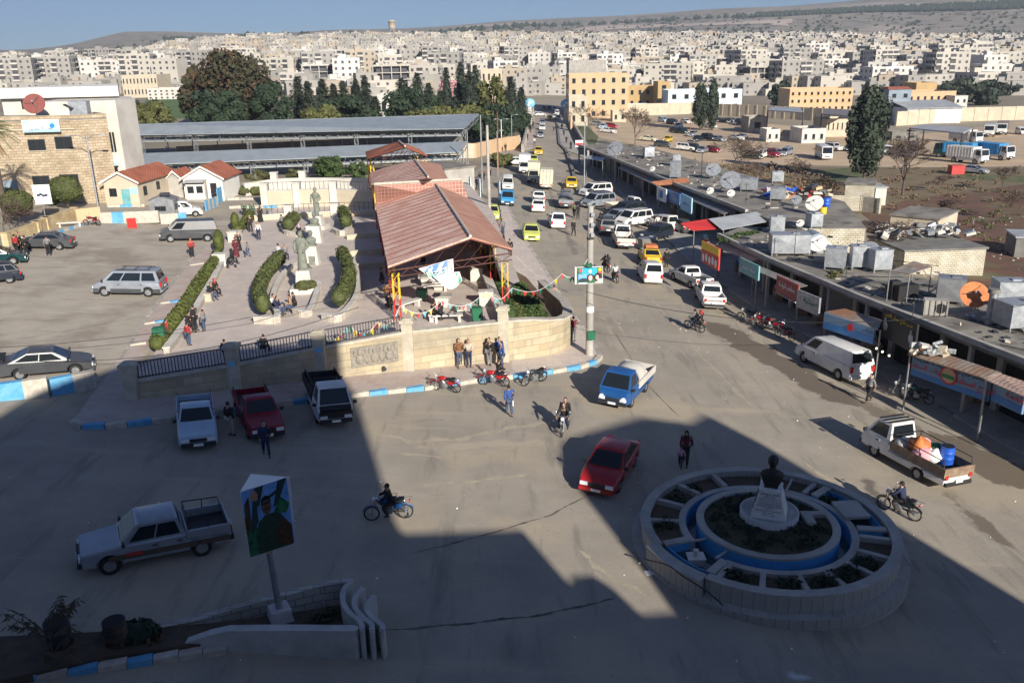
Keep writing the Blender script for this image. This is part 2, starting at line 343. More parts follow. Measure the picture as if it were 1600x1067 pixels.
# ---------------------------------------------------------------- ground
def ground():
 xs=sorted(set([-4500,-3600,-3000,-2500,-2100,-1800,-1550,-1350]+list(range(-1200,-300,40))+list(range(-300,-60,15))+[-60,-40,-20,0,20,45]+list(range(60,300,15))+list(range(300,1201,40))+[1350,1550,1800,2100,2500,3000,3600,4500]))
 ys=sorted(set([-400,-200,-100,-50,0]+list(range(20,440,20))+list(range(440,1400,24))+list(range(1400,3400,50))+[3500,3800,4300,4900]))
 vs=[(x,y,T(x,y)) for y in ys for x in xs];n=len(xs)
 fs=[(j*n+i,j*n+i+1,(j+1)*n+i+1,(j+1)*n+i) for j in range(len(ys)-1) for i in range(n-1)]
 m=mat('ground_far',(.30,.25,.18),(.2,.17,.12),.02,.95,c3=(.42,.36,.27),sc3=.004,bump=0);t=m.node_tree;b=t.nodes['Principled BSDF']
 g=t.nodes.new('ShaderNodeNewGeometry');sp=t.nodes.new('ShaderNodeSeparateXYZ');t.links.new(g.outputs['Position'],sp.inputs[0])
 vr=t.nodes.new('ShaderNodeTexVoronoi');vr.inputs['Scale'].default_value=.03;t.links.new(g.outputs['Position'],vr.inputs['Vector'])
 n2=t.nodes.new('ShaderNodeTexNoise');n2.inputs['Scale'].default_value=.0045;n2.inputs['Detail'].default_value=8;t.links.new(g.outputs['Position'],n2.inputs['Vector'])
 old=b.inputs['Base Color'].links[0].from_socket
 def mr(s,a,c):
  r=t.nodes.new('ShaderNodeMapRange');r.inputs[1].default_value=a;r.inputs[2].default_value=c;t.links.new(s,r.inputs[0]);return r.outputs[0]
 def mx(a,c,f):
  x=t.nodes.new('ShaderNodeMix');x.data_type='RGBA'
  for i,v in ((6,a),(7,c)):
   if isinstance(v,tuple):x.inputs[i].default_value=(*v,1)
   else:t.links.new(v,x.inputs[i])
  t.links.new(f,x.inputs[0]);return x.outputs[2]
 scrub=mx((.075,.08,.045),(.27,.235,.19),mr(vr.outputs['Distance'],.15,.5))
 scrub=mx(scrub,(.4,.34,.28),mr(n2.outputs['Fac'],.56,.66))
 hill=mx(old,scrub,mr(sp.outputs['Y'],1150,1600));hill=mx(hill,(.055,.07,.04),mr(sp.outputs['Z'],150,185))
 t.links.new(hill,b.inputs['Base Color'])
 me=bpy.data.meshes.new('ground');me.from_pydata(vs,[],fs);me.materials.append(m)
 for p in me.polygons:p.use_smooth=True
 o=bpy.data.objects.new('ground',me);COL.objects.link(o);o['kind']='structure'
ground()
def worldsheet(name,pts,m,dz):return sheet(name,pts,m,dz,px=False)
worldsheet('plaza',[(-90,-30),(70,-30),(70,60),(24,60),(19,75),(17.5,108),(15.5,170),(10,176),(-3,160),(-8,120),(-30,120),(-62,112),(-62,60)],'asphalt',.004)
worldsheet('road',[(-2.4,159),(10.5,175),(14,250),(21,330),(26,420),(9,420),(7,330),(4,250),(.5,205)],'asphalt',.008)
sheet('parking_lot',[(0,640),(0,410),(20,398),(90,360),(133,345),(158,330),(330,345),(400,345),(352,356),(335,395),(225,560),(150,575)],'asphalt_lot',.008)
sheet('muddy_field',[(1340,330),(1420,262),(1600,268),(1800,300),(1800,520),(1560,480),(1500,440)],'red_soil',.012)
sheet('scrub_strip',[(905,232),(980,226),(1080,262),(1250,262),(1420,262),(1600,262),(1700,275),(1420,312),(1340,335),(1180,292),(1000,262)],'drygrass',.016)
sheet('dirt_lot',[(920,190),(1000,183),(1200,194),(1420,212),(1600,190),(1800,215),(1800,262),(1600,260),(1420,262),(1240,258),(1070,255),(1000,228),(930,214)],'tan_dirt',.008)
sheet('grass_slope',[(896,188),(912,192),(935,214),(930,228),(915,226),(900,208)],'grass',.02)
sheet('grass_strip',[(1270,266),(1345,262),(1350,282),(1290,284)],'grass',.022)
sheet('grass_strip',[(1490,268),(1600,276),(1600,286),(1500,280)],'grass',.022)
sheet('green_field',[(215,186),(230,152),(330,148),(420,150),(470,186)],'field_green',.02)
def stain_glint_line(name,a,b2,wid,col,nz=1.6,nscale=.55,soft=.35):
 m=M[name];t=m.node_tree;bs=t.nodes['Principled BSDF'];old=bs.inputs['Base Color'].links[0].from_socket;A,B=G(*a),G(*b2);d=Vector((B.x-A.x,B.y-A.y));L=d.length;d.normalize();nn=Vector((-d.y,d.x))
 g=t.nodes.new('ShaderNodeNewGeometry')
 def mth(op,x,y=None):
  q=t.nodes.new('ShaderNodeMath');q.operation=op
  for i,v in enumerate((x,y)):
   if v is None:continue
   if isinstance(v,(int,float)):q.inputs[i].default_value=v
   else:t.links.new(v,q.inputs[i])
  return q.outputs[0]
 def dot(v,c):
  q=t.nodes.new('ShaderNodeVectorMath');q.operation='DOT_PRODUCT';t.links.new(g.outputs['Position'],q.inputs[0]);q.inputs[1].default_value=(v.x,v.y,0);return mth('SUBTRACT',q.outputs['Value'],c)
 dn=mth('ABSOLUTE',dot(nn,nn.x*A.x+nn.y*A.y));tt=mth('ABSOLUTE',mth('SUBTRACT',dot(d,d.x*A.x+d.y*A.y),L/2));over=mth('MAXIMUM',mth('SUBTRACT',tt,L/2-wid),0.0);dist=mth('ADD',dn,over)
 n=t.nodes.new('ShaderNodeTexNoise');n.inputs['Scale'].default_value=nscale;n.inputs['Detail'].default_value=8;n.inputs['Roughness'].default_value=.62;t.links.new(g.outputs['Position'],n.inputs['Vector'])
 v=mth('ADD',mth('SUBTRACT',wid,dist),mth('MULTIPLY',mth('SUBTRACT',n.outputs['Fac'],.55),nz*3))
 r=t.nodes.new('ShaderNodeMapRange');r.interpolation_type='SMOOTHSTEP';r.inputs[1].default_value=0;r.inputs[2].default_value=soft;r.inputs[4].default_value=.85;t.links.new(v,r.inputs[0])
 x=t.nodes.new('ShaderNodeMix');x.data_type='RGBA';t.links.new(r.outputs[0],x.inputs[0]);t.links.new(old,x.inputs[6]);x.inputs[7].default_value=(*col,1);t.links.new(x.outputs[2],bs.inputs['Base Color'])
for a,b2,w_,nz,c_ in (((1100,500),(1350,640),1.5,1.1,(.11,.085,.062)),((1440,668),(1620,770),1.7,1.3,(.12,.092,.066)),((1330,620),(1480,700),.9,1.2,(.17,.135,.1)),((1470,765),(1600,870),.55,.9,(.14,.108,.078)),((1350,745),(1440,900),.4,.7,(.12,.1,.08)),((1020,900),(960,840),.3,.5,(.2,.17,.13)),((560,665),(700,655),.3,.6,(.2,.175,.14)),((1440,905),(1250,990),.2,.5,(.12,.1,.085)),((640,700),(860,690),.5,.8,(.4,.34,.26)),((900,420),(1000,600),.35,.7,(.38,.33,.25)),((1215,1052),(1290,1062),.45,.9,(.62,.62,.62)),((830,230),(900,400),.5,.6,(.2,.175,.145)),((1060,470),(1190,620),.4,.8,(.37,.32,.25))):stain_glint_line('asphalt',a,b2,w_,c_,nz)  # mud and dust marks; pale grey entry is puddle reflection painted into the colour
def blob(cx,cy,rx,ry,n=26,seed=0,rough=.35):
 r=random.Random(seed);o=[]
 ph=[r.uniform(0,6) for _ in range(4)]
 for i in range(n):
  a=2*PI*i/n;k=1+rough*(.5*sin(2*a+ph[0])+.35*sin(3*a+ph[1])+.3*sin(5*a+ph[2])+.25*sin(9*a+ph[3]));o.append((cx+rx*cos(a)*k,cy+ry*sin(a)*k))
 return o
def strip_px(name,pts,wid,m,dz,seed=1):
 r=random.Random(seed);L=[];Rr=[]
 q=[G(*p) for p in pts];d=[]
 for i in range(len(q)-1):
  for k in range(14):d.append(q[i].lerp(q[i+1],k/14))
 d.append(q[-1])
 for i,p in enumerate(d):
  t=(d[min(i+1,len(d)-1)]-d[max(0,i-1)]);t=Vector((t.x,t.y)).normalized();nn=Vector((-t.y,t.x));ww=wid*max(.06,(.6+.3*sin(i*.9+seed)+.22*sin(i*2.3+seed*2)+r.uniform(-.08,.08)))*min(1,(i+.5)/4,(len(d)-i)/4);of=(.35*sin(i*.6+seed)+.15*sin(i*1.9))*wid
  L.append((p.x+nn.x*(ww+of),p.y+nn.y*(ww+of)));Rr.append((p.x-nn.x*(ww-of),p.y-nn.y*(ww-of)))
 return worldsheet(name,L+Rr[::-1],m,dz)
mat('dust',(.42,.36,.27),(.33,.285,.215),1.5,.95);mat('patch',(.19,.17,.145),(.25,.22,.18),1.2,.9)
for i,(q,w_) in enumerate((([(560,668),(640,690),(720,686),(800,668),(860,660)],.5),([(600,705),(700,716),(800,700),(850,690)],.3),([(640,760),(740,752),(830,740)],.35),([(1000,560),(960,500),(930,430),(910,370)],.25),([(1180,640),(1100,560),(1030,480),(985,430)],.3),([(905,860),(950,900),(1010,930)],.35),([(1250,720),(1330,770),(1420,840),(1500,880)],.4))):strip_px('dust_streak',q,w_*.5,'dust',.0092,20+i)
strip_px('crack',[(640,866),(760,835),(860,805),(925,770)],.05,'crack',.012,7)
strip_px('crack',[(600,985),(720,975),(850,960),(960,935)],.07,'crack',.012,8)
strip_px('crack',[(0,535),(120,515),(220,495)],.04,'crack',.014,9)
strip_px('crack',[(955,510),(1010,600),(1060,650)],.03,'crack',.014,10)
strip_px('crack',[(1270,985),(1330,975),(1390,955)],.08,'damp_mud',.012,11)
# ---------------------------------------------------------------- pavements and kerbs
def kerb(name,pts,h=.14,wd=.22,seg=1.0,cols=(1,2),mats=('kerb_white','kerb_blue','concrete'),px=True,base=None,seed=0,wild=.3):
 """a painted kerb: blocks of alternating colour along a line (one structure mesh)"""
 r=random.Random(seed);q=[G(*p) if px else Vector((p[0],p[1],0)) for p in pts];b=MB();c=0
 for i in range(len(q)-1):
  d=Vector((q[i+1].x-q[i].x,q[i+1].y-q[i].y,0));L=d.length;n=max(1,round(L/seg));d.normalize();a=math.atan2(d.y,d.x)
  for k in range(n):
   m=Vector((q[i].x,q[i].y,0))+d*(L*(k+.5)/n);z=T(m.x,m.y) if base is None else base
   cc=cols[c % len(cols)] if r.random() > wild else r.choice((0,2,0));cc=[0,1,0,2][cc] if cc > 1 else cc
   b.box((m.x,m.y,z+h/2-.05),(L/n-.02,wd,h+.1),a,m=(c % 2) if r.random() > wild else r.choice((0,2)));c += 1
 o=b.build(name,mats);o['kind']='structure';return o
K1=[(114,662),(130,669),(165,669),(200,666),(275,657),(350,646),(427,635),(547,620),(662,609),(745,597),(800,591),(862,583),(905,576),(930,568),(938,560)]
kerb('kerb',K1,.24,.32,.95,seed=2,wild=.12)
kerb('kerb',[(938,560),(932,545),(915,520),(880,470),(850,420),(826,385),(806,350),(792,320)],.14,.25,1.2,mats=('concrete','kerb_white','concrete'),seed=3)
def slab(name,poly,m,dz,th=.5,px=True):
 pts=[tuple(G(*p)[:2]) for p in poly] if px else poly
 b=MB();b.prism(pts,lambda x,y:T(x,y)-th,lambda x,y:T(x,y)+dz);o=b.build(name,m);o['kind']='structure';return o
slab('pavement',K1[:10]+[(800,591),(800,560),(600,585),(400,606),(240,624),(222,550),(186,566)],'pink_paving',.13)
slab('pavement',[(800,591),(862,583),(905,576),(930,568),(938,560),(932,545),(915,520),(880,470),(850,420),(826,385),(806,350),(792,320),(780,320),(790,380),(800,440),(800,560)],'pale_paving',.12)
slab('pavement',[(186,566),(222,550),(262,505),(300,450),(330,405),(345,385),(325,385),(300,405),(255,462),(215,520)],'pink_paving',.06)
for i,(a,b_) in enumerate([((297,416),(318,413)),((250,476),(280,472)),((225,508),(258,503)),((203,541),(228,538))]):
 kerb('kerb',[a,b_],.16,.25,.8,seed=i,wild=0)
kerb('kerb',[(114,662),(186,566),(215,520),(255,462),(300,405),(325,385)],.09,.2,1.1,mats=('concrete','concrete','kerb_white'),seed=5)
slab('pavement',[(905,243),(921,243),(990,272),(1150,365),(1250,440),(1600,640),(1800,800),(1800,900),(1600,712),(1362,577),(1200,492),(1100,430),(1010,345),(960,290),(935,262)],'concrete',.12)
kerb('kerb',[(905,243),(935,262),(960,290),(1010,345),(1100,430),(1200,492),(1362,577),(1600,712),(1800,900)],.13,.2,1.2,mats=('concrete','concrete','concrete_dark'),seed=6)
kerb('median_kerb',[(903,300),(893,262),(884,236),(874,226),(872,205),(870,190)],.35,.5,3,mats=('concrete_dark','concrete_dark','concrete_dark'),seed=6)
slab('pavement',[(905,243),(884,236),(874,226),(872,205),(870,185),(879,185),(888,205),(896,225),(906,240)],'concrete',.14)
slab('pavement',[(818,235),(832,232),(836,190),(834,180),(828,182),(824,205)],'pink_paving',.14)
# ---------------------------------------------------------------- park terrace
ZP=1.75
pp=[tuple(GZ(*p,ZP)[:2]) for p in [(205,592),(500,553),(629,530),(790,520),(812,440),(770,330),(730,285),(585,285),(570,318),(420,325),(395,328),(380,345),(352,372),(345,402),(240,553)]]
b=MB();b.prism(pp,ZP-3,ZP);o=b.build('park_paving','pale_paving');o['kind']='structure'
WB=[((204,628),2.25),((365,612),2.35),((500,596),2.55),((637,582),2.75),((785,568),2.55)]
WW=[]
for (px,py),z in WB:g=G(px,py);WW.append((g.x,g.y,z))
mat('pillar_stone',(.52,.47,.37),(.38,.34,.26),1.6,.85,bump=.2)
root=empty('park_wall',(WW[2][0],WW[2][1],0),0,'long cream stone retaining wall with pillars and black railings along the pavement','wall')
def wpart(name,mb,m):
 o=mb.build(name,m);o.parent=root;o.location=(-WW[2][0],-WW[2][1],0);return o
b=MB();cp=MB();TH=.45
curve=[(803,565),(830,562),(858,559),(880,553),(891,545),(893,530),(886,512),(870,490),(850,462)]
cz=[2.5,2.4,2.2,2.0,1.9,1.8,1.6,1.3,1.0]
CW=[(G(*p).x,G(*p).y,z) for p,z in zip(curve,cz)]
ALL=WW+CW
for i in range(len(ALL)-1):
 A,B=Vector(ALL[i]),Vector(ALL[i+1]);d=Vector((B.x-A.x,B.y-A.y));n=Vector((-d.y,d.x)).normalized()*TH
 q=[(A.x,A.y),(B.x,B.y),(B.x+n.x,B.y+n.y),(A.x+n.x,A.y+n.y)]
 L=d.length
 def zt(x,y,A=A,d=d,L=L,B=B):k=((x-A.x)*d.x+(y-A.y)*d.y)/L/L;return A.z*(1-k)+B.z*k
 b.prism(q,lambda x,y:T(x,y)-.3,zt)
 e=n.normalized()*.08;q2=[(A.x-e.x,A.y-e.y),(B.x-e.x,B.y-e.y),(B.x+n.x+e.x,B.y+n.y+e.y),(A.x+n.x+e.x,A.y+n.y+e.y)]
 cp.prism(q2,lambda x,y:zt(x,y)+.003,lambda x,y:zt(x,y)+.12)
wpart('wall_face',b,'park_stone');wpart('coping',cp,'kerb_white')
for i,(x,y,z) in enumerate(WW):
 hh=3.35 if i else 3.1
 b=MB();b.box((x+.1,y+.22,(hh-1)/2),(.62,.62,hh+1));b.box((x+.1,y+.22,hh+.08),(.8,.8,.16));b.box((x+.1,y+.22,hh+.2),(.7,.7,.1),top=(.6,.6))
 wpart('pillar',b,'pillar_stone')
 if i in (1,2):
  b=MB();b.box((x+.1,y-.105,2.55),(.3,.02,.3));wpart('blue_notice',b,'blue_paint')
for i in range(3):
 A,B=Vector(WW[i]),Vector(WW[i+1]);d=(B-A);n=int(d.length/.16);r=MB()
 for k in range(3,n-1):
  p=A+d*(k/n)+Vector((0,.22,0));r.box((p.x,p.y,p.z+.55),(.035,.035,.86))
 a=math.atan2(d.y,d.x);sl_=math.atan2(d.z,math.hypot(d.x,d.y))
 for zz in (.18,.98):
  m_=(A+B)/2+Vector((0,.22,zz));r.box(tuple(m_),(d.length-.7,.05,.05),a,ry=-sl_)
 wpart('railing',r,'darkmetal')
pa,pb=Vector(WW[2]),Vector(WW[3]);dd=(pb-pa);dd.z=0;ang=math.atan2(dd.y,dd.x);dn=dd.normalized()
rc=pa+dn*(dd.length*.63);b=MB();b.X=Matrix.Translation((rc.x,rc.y,1.78)) @ Matrix.Rotation(ang,4,'Z')
b.box((0,-.04,0),(2.7,.08,1.15));b.box((0,-.09,.56),(2.7,.04,.04));b.box((0,-.09,-.56),(2.7,.04,.04))
for k,x in enumerate((-.85,0,.85)):
 b.ball((x,-.1,.25),(.14,.07,.18),10);b.ball((x,-.09,-.15),(.26,.07,.3),10)
 for s_ in (-1,1):b.tube([(x+.1*s_,-.1,0),(x+.34*s_,-.1,.2),(x+.3*s_,-.1,.45)],[.05,.045,.03],6)
 b.ball((x+.4,-.09,-.3),(.12,.05,.16),8)
wpart('relief_panel',b,mat('relief',(.3,.27,.22),(.2,.18,.15),5,.9,bump=.5,bsc=20).name)
b=MB();sp=pa+dn*(dd.length*.72);b.X=Matrix.Translation((sp.x,sp.y,.9)) @ Matrix.Rotation(ang,4,'Z');b.cyl((0,-.25,0),(0,.1,0),.12,.12,12);wpart('spout',b,'darkmetal')
def lowwall(name,pts,h,wd,m,label,z=ZP,px=True,coping=None,group=None,cat='wall'):
 q=[GZ(*p,z) for p in pts] if px else [Vector(p) for p in pts]
 b=MB();c=MB()
 for i in range(len(q)-1):
  d=q[i+1]-q[i];a=math.atan2(d.y,d.x);mid=(q[i]+q[i+1])/2
  b.box((mid.x,mid.y,z+h/2-.25),(d.length+wd*.9,wd-.001*i,h+.5-.002*i),a)
  c.box((mid.x,mid.y,z+h+.04-.001*i),(d.length+wd,wd+.1-.001*i,.08),a)
 r=b.build(name,m);tag(r,label,cat,group)
 if coping:c.build('coping',coping,r)
 return r
lowwall('terrace_edge_wall',[(262,552),(300,500),(335,440),(352,405)],.35,.35,'kerb_white','low pale kerb wall between the clipped hedge and the park paving',coping='white_wall')
# ---------------------------------------------------------------- tiled canopies of the park
def slope(b,quad,th=.12,m=0):
 """roof slab: quad a,b,c,d (Vectors), given thickness"""
 q=[Vector(p) for p in quad];lo=[p-Vector((0,0,th)) for p in q];vs=q+lo
 b.add(vs,[(0,1,2,3),(7,6,5,4),(0,4,5,1),(1,5,6,2),(2,6,7,3),(3,7,4,0)],m)
 n=b.f[-6];v=[b.v[i] for i in n]
 if (v[1]-v[0]).cross(v[2]-v[0]).z < 0:
  for i in range(-6,0):b.f[i]=b.f[i][::-1]
def seams(b,e0,e1,r0,r1,n,wd=.09,up=.03):
 """dark joint strips running from the eave line e0-e1 up to the ridge line r0-r1"""
 for k in range(1,n):
  t=k/n;a,c=e0.lerp(e1,t),r0.lerp(r1,t);s=(e1-e0).normalized()*wd/2;u=Vector((0,0,up))
  b.add([a-s+u,a+s+u,c+s+u,c-s+u,a-s-u,a+s-u,c+s-u,c-s-u],[(0,1,2,3),(0,4,5,1),(2,6,7,3),(1,5,6,2),(3,7,4,0)])
def lattice_post(b,x,y,z0,z1,w=.38,c=(0,1),split=.45):
 zs=z0+(z1-z0)*split
 for i,(sx,sy) in enumerate(((-1,-1),(1,-1),(1,1),(-1,1))):
  b.box((x+sx*w/2,y+sy*w/2,(z0+zs)/2),(.06,.06,zs-z0),m=c[1]);b.box((x+sx*w/2,y+sy*w/2,(zs+z1)/2),(.06,.06,z1-zs),m=c[0])
 n=int((z1-z0)/.45)
 for k in range(n):
  a=z0+(z1-z0)*k/n;d=z0+(z1-z0)*(k+1)/n;s=1 if k % 2 else -1;m=c[1] if a < zs else c[0]
  for f in (-1,1):
   b.cyl((x-s*w/2,y+f*w/2,a),(x+s*w/2,y+f*w/2,d),.02,n=4,m=m,cap=False);b.cyl((x+f*w/2,y-s*w/2,a),(x+f*w/2,y+s*w/2,d),.02,n=4,m=m,cap=False)
def truss(b,a,c,drop=.5,n=8,r=.03,m=0):
 a,c=Vector(a),Vector(c);dn=Vector((0,0,-drop));b.cyl(a,c,r*1.4,n=5,m=m);b.cyl(a+dn,c+dn,r*1.4,n=5,m=m)
 for k in range(n):
  p,q=a.lerp(c,k/n),a.lerp(c,(k+1)/n);b.cyl(p+dn*(k % 2),q+dn*((k+1) % 2),r,n=4,m=m,cap=False)
mat('truss_red',(.16,.05,.04),(.07,.035,.03),3,.7)
def gable(name,label,eL0,eL1,eR0,eR1,r0,r1,tile,tile2,nseam,posts,seam='rust',trussm='truss_red'):
 root=empty(name,(r0.x,r0.y,ZP),0,label,'canopy');off=-Vector((r0.x,r0.y,ZP));X=Matrix.Translation(off)
 def part(nm,b,m):return b.build(nm,m,root)
 b=MB();b.X=X;slope(b,(eL0,r0,r1,eL1));part('roof_slope',b,tile)
 b=MB();b.X=X;slope(b,(r0,eR0,eR1,r1));part('roof_slope',b,tile2)
 b=MB();b.X=X;seams(b,eL0,eL1,r0,r1,nseam);part('roof_seams',b,mats_seam)
 b=MB();b.X=X;b.tube([r0+Vector((0,0,.04)),r1+Vector((0,0,.04))],.1,6);part('ridge_cap',b,'kerb_white')
 b=MB();b.X=X;u=Vector((0,0,.16))
 n=max(2,int((r1-r0).length/4.2))
 for k in range(n+1):
  t=k/n;L,Rr,C=eL0.lerp(eL1,t)-u,eR0.lerp(eR1,t)-u,r0.lerp(r1,t)-u
  L2=L+(Rr-L)*.02;base=L.z-.15;b.cyl(L,C,.05,n=5);b.cyl(C,Rr,.05,n=5);b.cyl((L.x,L.y,base),(Rr.x,Rr.y,Rr.z-.15),.05,n=5)
  truss(b,(L.x,L.y,base),(Rr.x,Rr.y,Rr.z-.15),.45,12,.025)
  for q in (.2,.35,.5,.65,.8):
   p=L.lerp(Rr,q);top=(L.lerp(C,q*2) if q <= .5 else C.lerp(Rr,q*2-1));b.cyl((p.x,p.y,p.z-.15),top,.03,n=4)
 part('roof_truss',b,trussm)
 for (x,y) in posts:
  b=MB();b.X=X;d=(eL0-Vector((x,y,eL0.z))).length;zt=eL0.z-.55;lattice_post(b,x,y,ZP,zt);part('post',b,['yellow','red'])
 return root
mats_seam=mat('seam_dark',(.16,.065,.05),rough=.9).name
eL0,eL1=GZ(606,416,5.3),GZ(586,318,5.3);r0,r1=GZ(735,370,7.0),GZ(681,288,7.0);eR0,eR1=GZ(800,388,5.7),GZ(736,312,5.7)
PL=GZ(619,495,ZP);PR=GZ(788,505,ZP)
gable('park_canopy','largest red tiled gable canopy nearest the street, on yellow and red lattice posts',eL0,eL1,eR0,eR1,r0,r1,'roof_tile','roof_tile_pale',17,
  [(eL0.lerp(eL1,k/4).x+.4,eL0.lerp(eL1,k/4).y+.3) for k in range(5)]+[(eR0.lerp(eR1,k/4).x-.5,eR0.lerp(eR1,k/4).y+.3) for k in range(5)])
a0,a1=GZ(584,289,7.3),GZ(721,281,7.3);c0,c1=GZ(588,318,5.4),GZ(733,314,5.4)
root=empty('park_canopy',(a0.x,a0.y,ZP),0,'brown tiled cross roof with a checked pattern between the two red canopies','canopy')
b=MB();b.X=Matrix.Translation(-root.location);slope(b,(c0,c1,a1,a0));b.build('roof_slope','roof_tile_checked',root)
d0,d1=a0+Vector((0,5,-2)),a1+Vector((0,5,-2));b=MB();b.X=Matrix.Translation(-root.location);slope(b,(a0,a1,d1,d0));b.build('roof_slope','roof_tile_checked',root)
b=MB();b.X=Matrix.Translation(-root.location);b.tube([a0+Vector((0,0,.05)),a1+Vector((0,0,.05))],.13,6);b.build('ridge_cap','kerb_white',root)
for p in (c0+Vector((.3,.6,0)),c1+Vector((-.3,.6,0)),d0+Vector((.3,-.3,0)),d1+Vector((-.3,-.3,0))):
 b=MB();b.X=Matrix.Translation(-root.location);lattice_post(b,p.x,p.y,ZP,5.2);b.build('post',['yellow','red'],root)
e0,e1,f0,f1,g0,g1=GZ(580,288,6.2),GZ(578,269,6.2),GZ(701,281,6.4),GZ(688,257,6.4),GZ(669,277,7.9),GZ(648,250,7.9)
gable('park_canopy','middle red tiled gable canopy behind the brown cross roof',e0,e1,f0,f1,g0,g1,'roof_tile','roof_tile_pale',13,[(e0.x+.4,e0.y+.5),(f0.x-.4,f0.y+.4),(e1.x+.4,e1.y-.5),(f1.x-.4,f1.y-.5)])
e0,e1,f0,f1,g0,g1=GZ(574,247,7.0),GZ(571,237,7.0),GZ(668,243,7.0),GZ(655,233,7.0),GZ(633,229,8.9),GZ(623,221,8.9)
gable('park_canopy','farthest and brightest orange tiled gable canopy by the market shed',e0,e1,f0,f1,g0,g1,'roof_tile_orange','roof_tile_orange',13,[(e0.x+.4,e0.y+.5),(f0.x-.4,f0.y+.4),(e1.x+.4,e1.y-.3),(f1.x-.4,f1.y-.3)])
# ---------------------------------------------------------------- long market shed
root=empty('market_shed',(-30,130,2),0,'long open market hall with two tiers of grey sheet roofs on lattice posts','market hall');X=Matrix.Translation(-root.location)
tiers=[((214,258),(716,238),4.8,(214,240),(730,221),5.9,'roof_lower'),((214,211),(724,201),7.4,(214,194),(748,178),8.8,'roof_upper')]
for (a,b_,z0,c,d,z1,nm) in tiers:
 A,B,C,D=GZ(*a,z0),GZ(*b_,z0),GZ(*c,z1),GZ(*d,z1)
 b=MB();b.X=X;slope(b,(A,B,D,C),.1);b.build('roof','shed_roof',root)
 b=MB();b.X=X;G0,G1=A+Vector((0,1.2,-1.15)),B+Vector((0,1.2,-1.15));slope(b,(G0,G1,G1+Vector((0,1.6,.5)),G0+Vector((0,1.6,.5))),.08);b.build('lower_roof_strip','shed_roof',root)
 n=12
 for k in range(n+1):
  p,q=A.lerp(B,k/n),C.lerp(D,k/n);z=T(p.x,p.y)-.3
  b=MB();b.X=X;truss(b,p+Vector((0,.2,-.15)),q+Vector((0,0,-.15)),.7,6,.05)
  if k % 2 == 0:
   lattice_post(b,p.x,p.y+1.4,z,p.z-.2,.5,(0,0));
  b.cyl((p.x,p.y+12,z),(p.x,p.y+12,p.z),.1,n=6);b.build('post_frame','steel',root)
 b=MB();b.X=X;truss(b,A+Vector((0,1.4,-.3)),B+Vector((0,1.4,-.3)),.8,60,.05);b.cyl(A+Vector((0,12,-1.2)),B+Vector((0,12,-1.2)),.18,n=6);b.build('beam','steel',root)
A,B=GZ(230,270,2.2),GZ(716,245,2.2)
b=MB();b.X=X;b.box((A.x*.5+B.x*.5-root.location.x*0,(A.y+B.y)/2+13,3.2),((B-A).length,.3,3.4),math.atan2(B.y-A.y,B.x-A.x));b.build('back_partition','concrete_dark',root)
A,B=GZ(225,247,3.5),GZ(720,226,3.5)
# ---------------------------------------------------------------- stalls, yards and boundary walls behind the market
def bwall(name,pts,h,m,label,w=.25,cat='wall',px=True):
 q=[G(*p) if px else Vector(p) for p in pts];o=q[0];b=MB();b.X=Matrix.Translation((-o.x,-o.y,-o.z))
 for i in range(len(q)-1):
  d=q[i+1]-q[i];n=Vector((-d.y,d.x)).normalized()*w/2
  b.prism([(q[i].x-n.x,q[i].y-n.y),(q[i+1].x-n.x,q[i+1].y-n.y),(q[i+1].x+n.x,q[i+1].y+n.y),(q[i].x+n.x,q[i].y+n.y)],lambda x,y:T(x,y)-.5,lambda x,y:T(x,y)+h)
  L=d.length;k=max(1,int(L/4))
  for j in range(k+1):
   p=q[i]+d*(j/k);b.box((p.x,p.y,T(p.x,p.y)+h/2-.2),(w*1.6,w*1.6,h+.5),math.atan2(d.y,d.x))
 r=b.build(name,m,loc=o);return tag(r,label,cat)
bwall('boundary_wall',[(640,252),(700,248),(742,247)],2.6,'cream','tan yard wall at the end of the market hall')
bwall('boundary_wall',[(742,247),(776,238),(811,232)],2.6,'orange_wall','short orange tan yard wall between the market hall and the street')
bwall('boundary_wall',[(778,236),(812,230)],1.9,'white_wall','low white wall beside the foot of the street bridge')
# ---------------------------------------------------------------- box buildings with openings
def quadframe(A,B):
 d=Vector((B.x-A.x,B.y-A.y));L=d.length;return math.atan2(d.y,d.x),L
def openings(root,face_o,ang,rects,glass='glass',frame='darkmetal',sill=None,nm='window',depth=.12):
 """rects (u0,u1,z0,z1[,kind]) on the facade whose left end is face_o (root space) and runs at ang; outside is to the right of the run"""
 out=[]
 for rc_ in rects:
  u0,u1,z0,z1=rc_[:4];kind=rc_[4] if len(rc_) > 4 else nm
  b=MB();b.X=Matrix.Translation(face_o) @ Matrix.Rotation(ang,4,'Z');f=.06
  for (a,c,e,g) in ((u0,u1,z0,z0+f),(u0,u1,z1-f,z1),(u0,u0+f,z0+f,z1-f),(u1-f,u1,z0+f,z1-f),((u0+u1)/2-f/3,(u0+u1)/2+f/3,z0+f,z1-f)):
   b.box(((a+c)/2,-.025,(e+g)/2),(c-a,.06,g-e),m=0)
  w_=b.build(kind,frame if isinstance(frame,str) else frame,root)
  b=MB();b.X=Matrix.Translation(face_o) @ Matrix.Rotation(ang,4,'Z');b.box(((u0+u1)/2,-.008,(z0+z1)/2),(u1-u0-f,.02,z1-z0-f));b.build('pane',glass if len(rc_) < 6 else rc_[5],w_)
  if sill:
   b=MB();b.X=Matrix.Translation(face_o) @ Matrix.Rotation(ang,4,'Z');b.box(((u0+u1)/2,-.07,z0-.05),(u1-u0+.25,.16,.09));b.build('sill',sill,w_)
  out.append(w_)
 return out
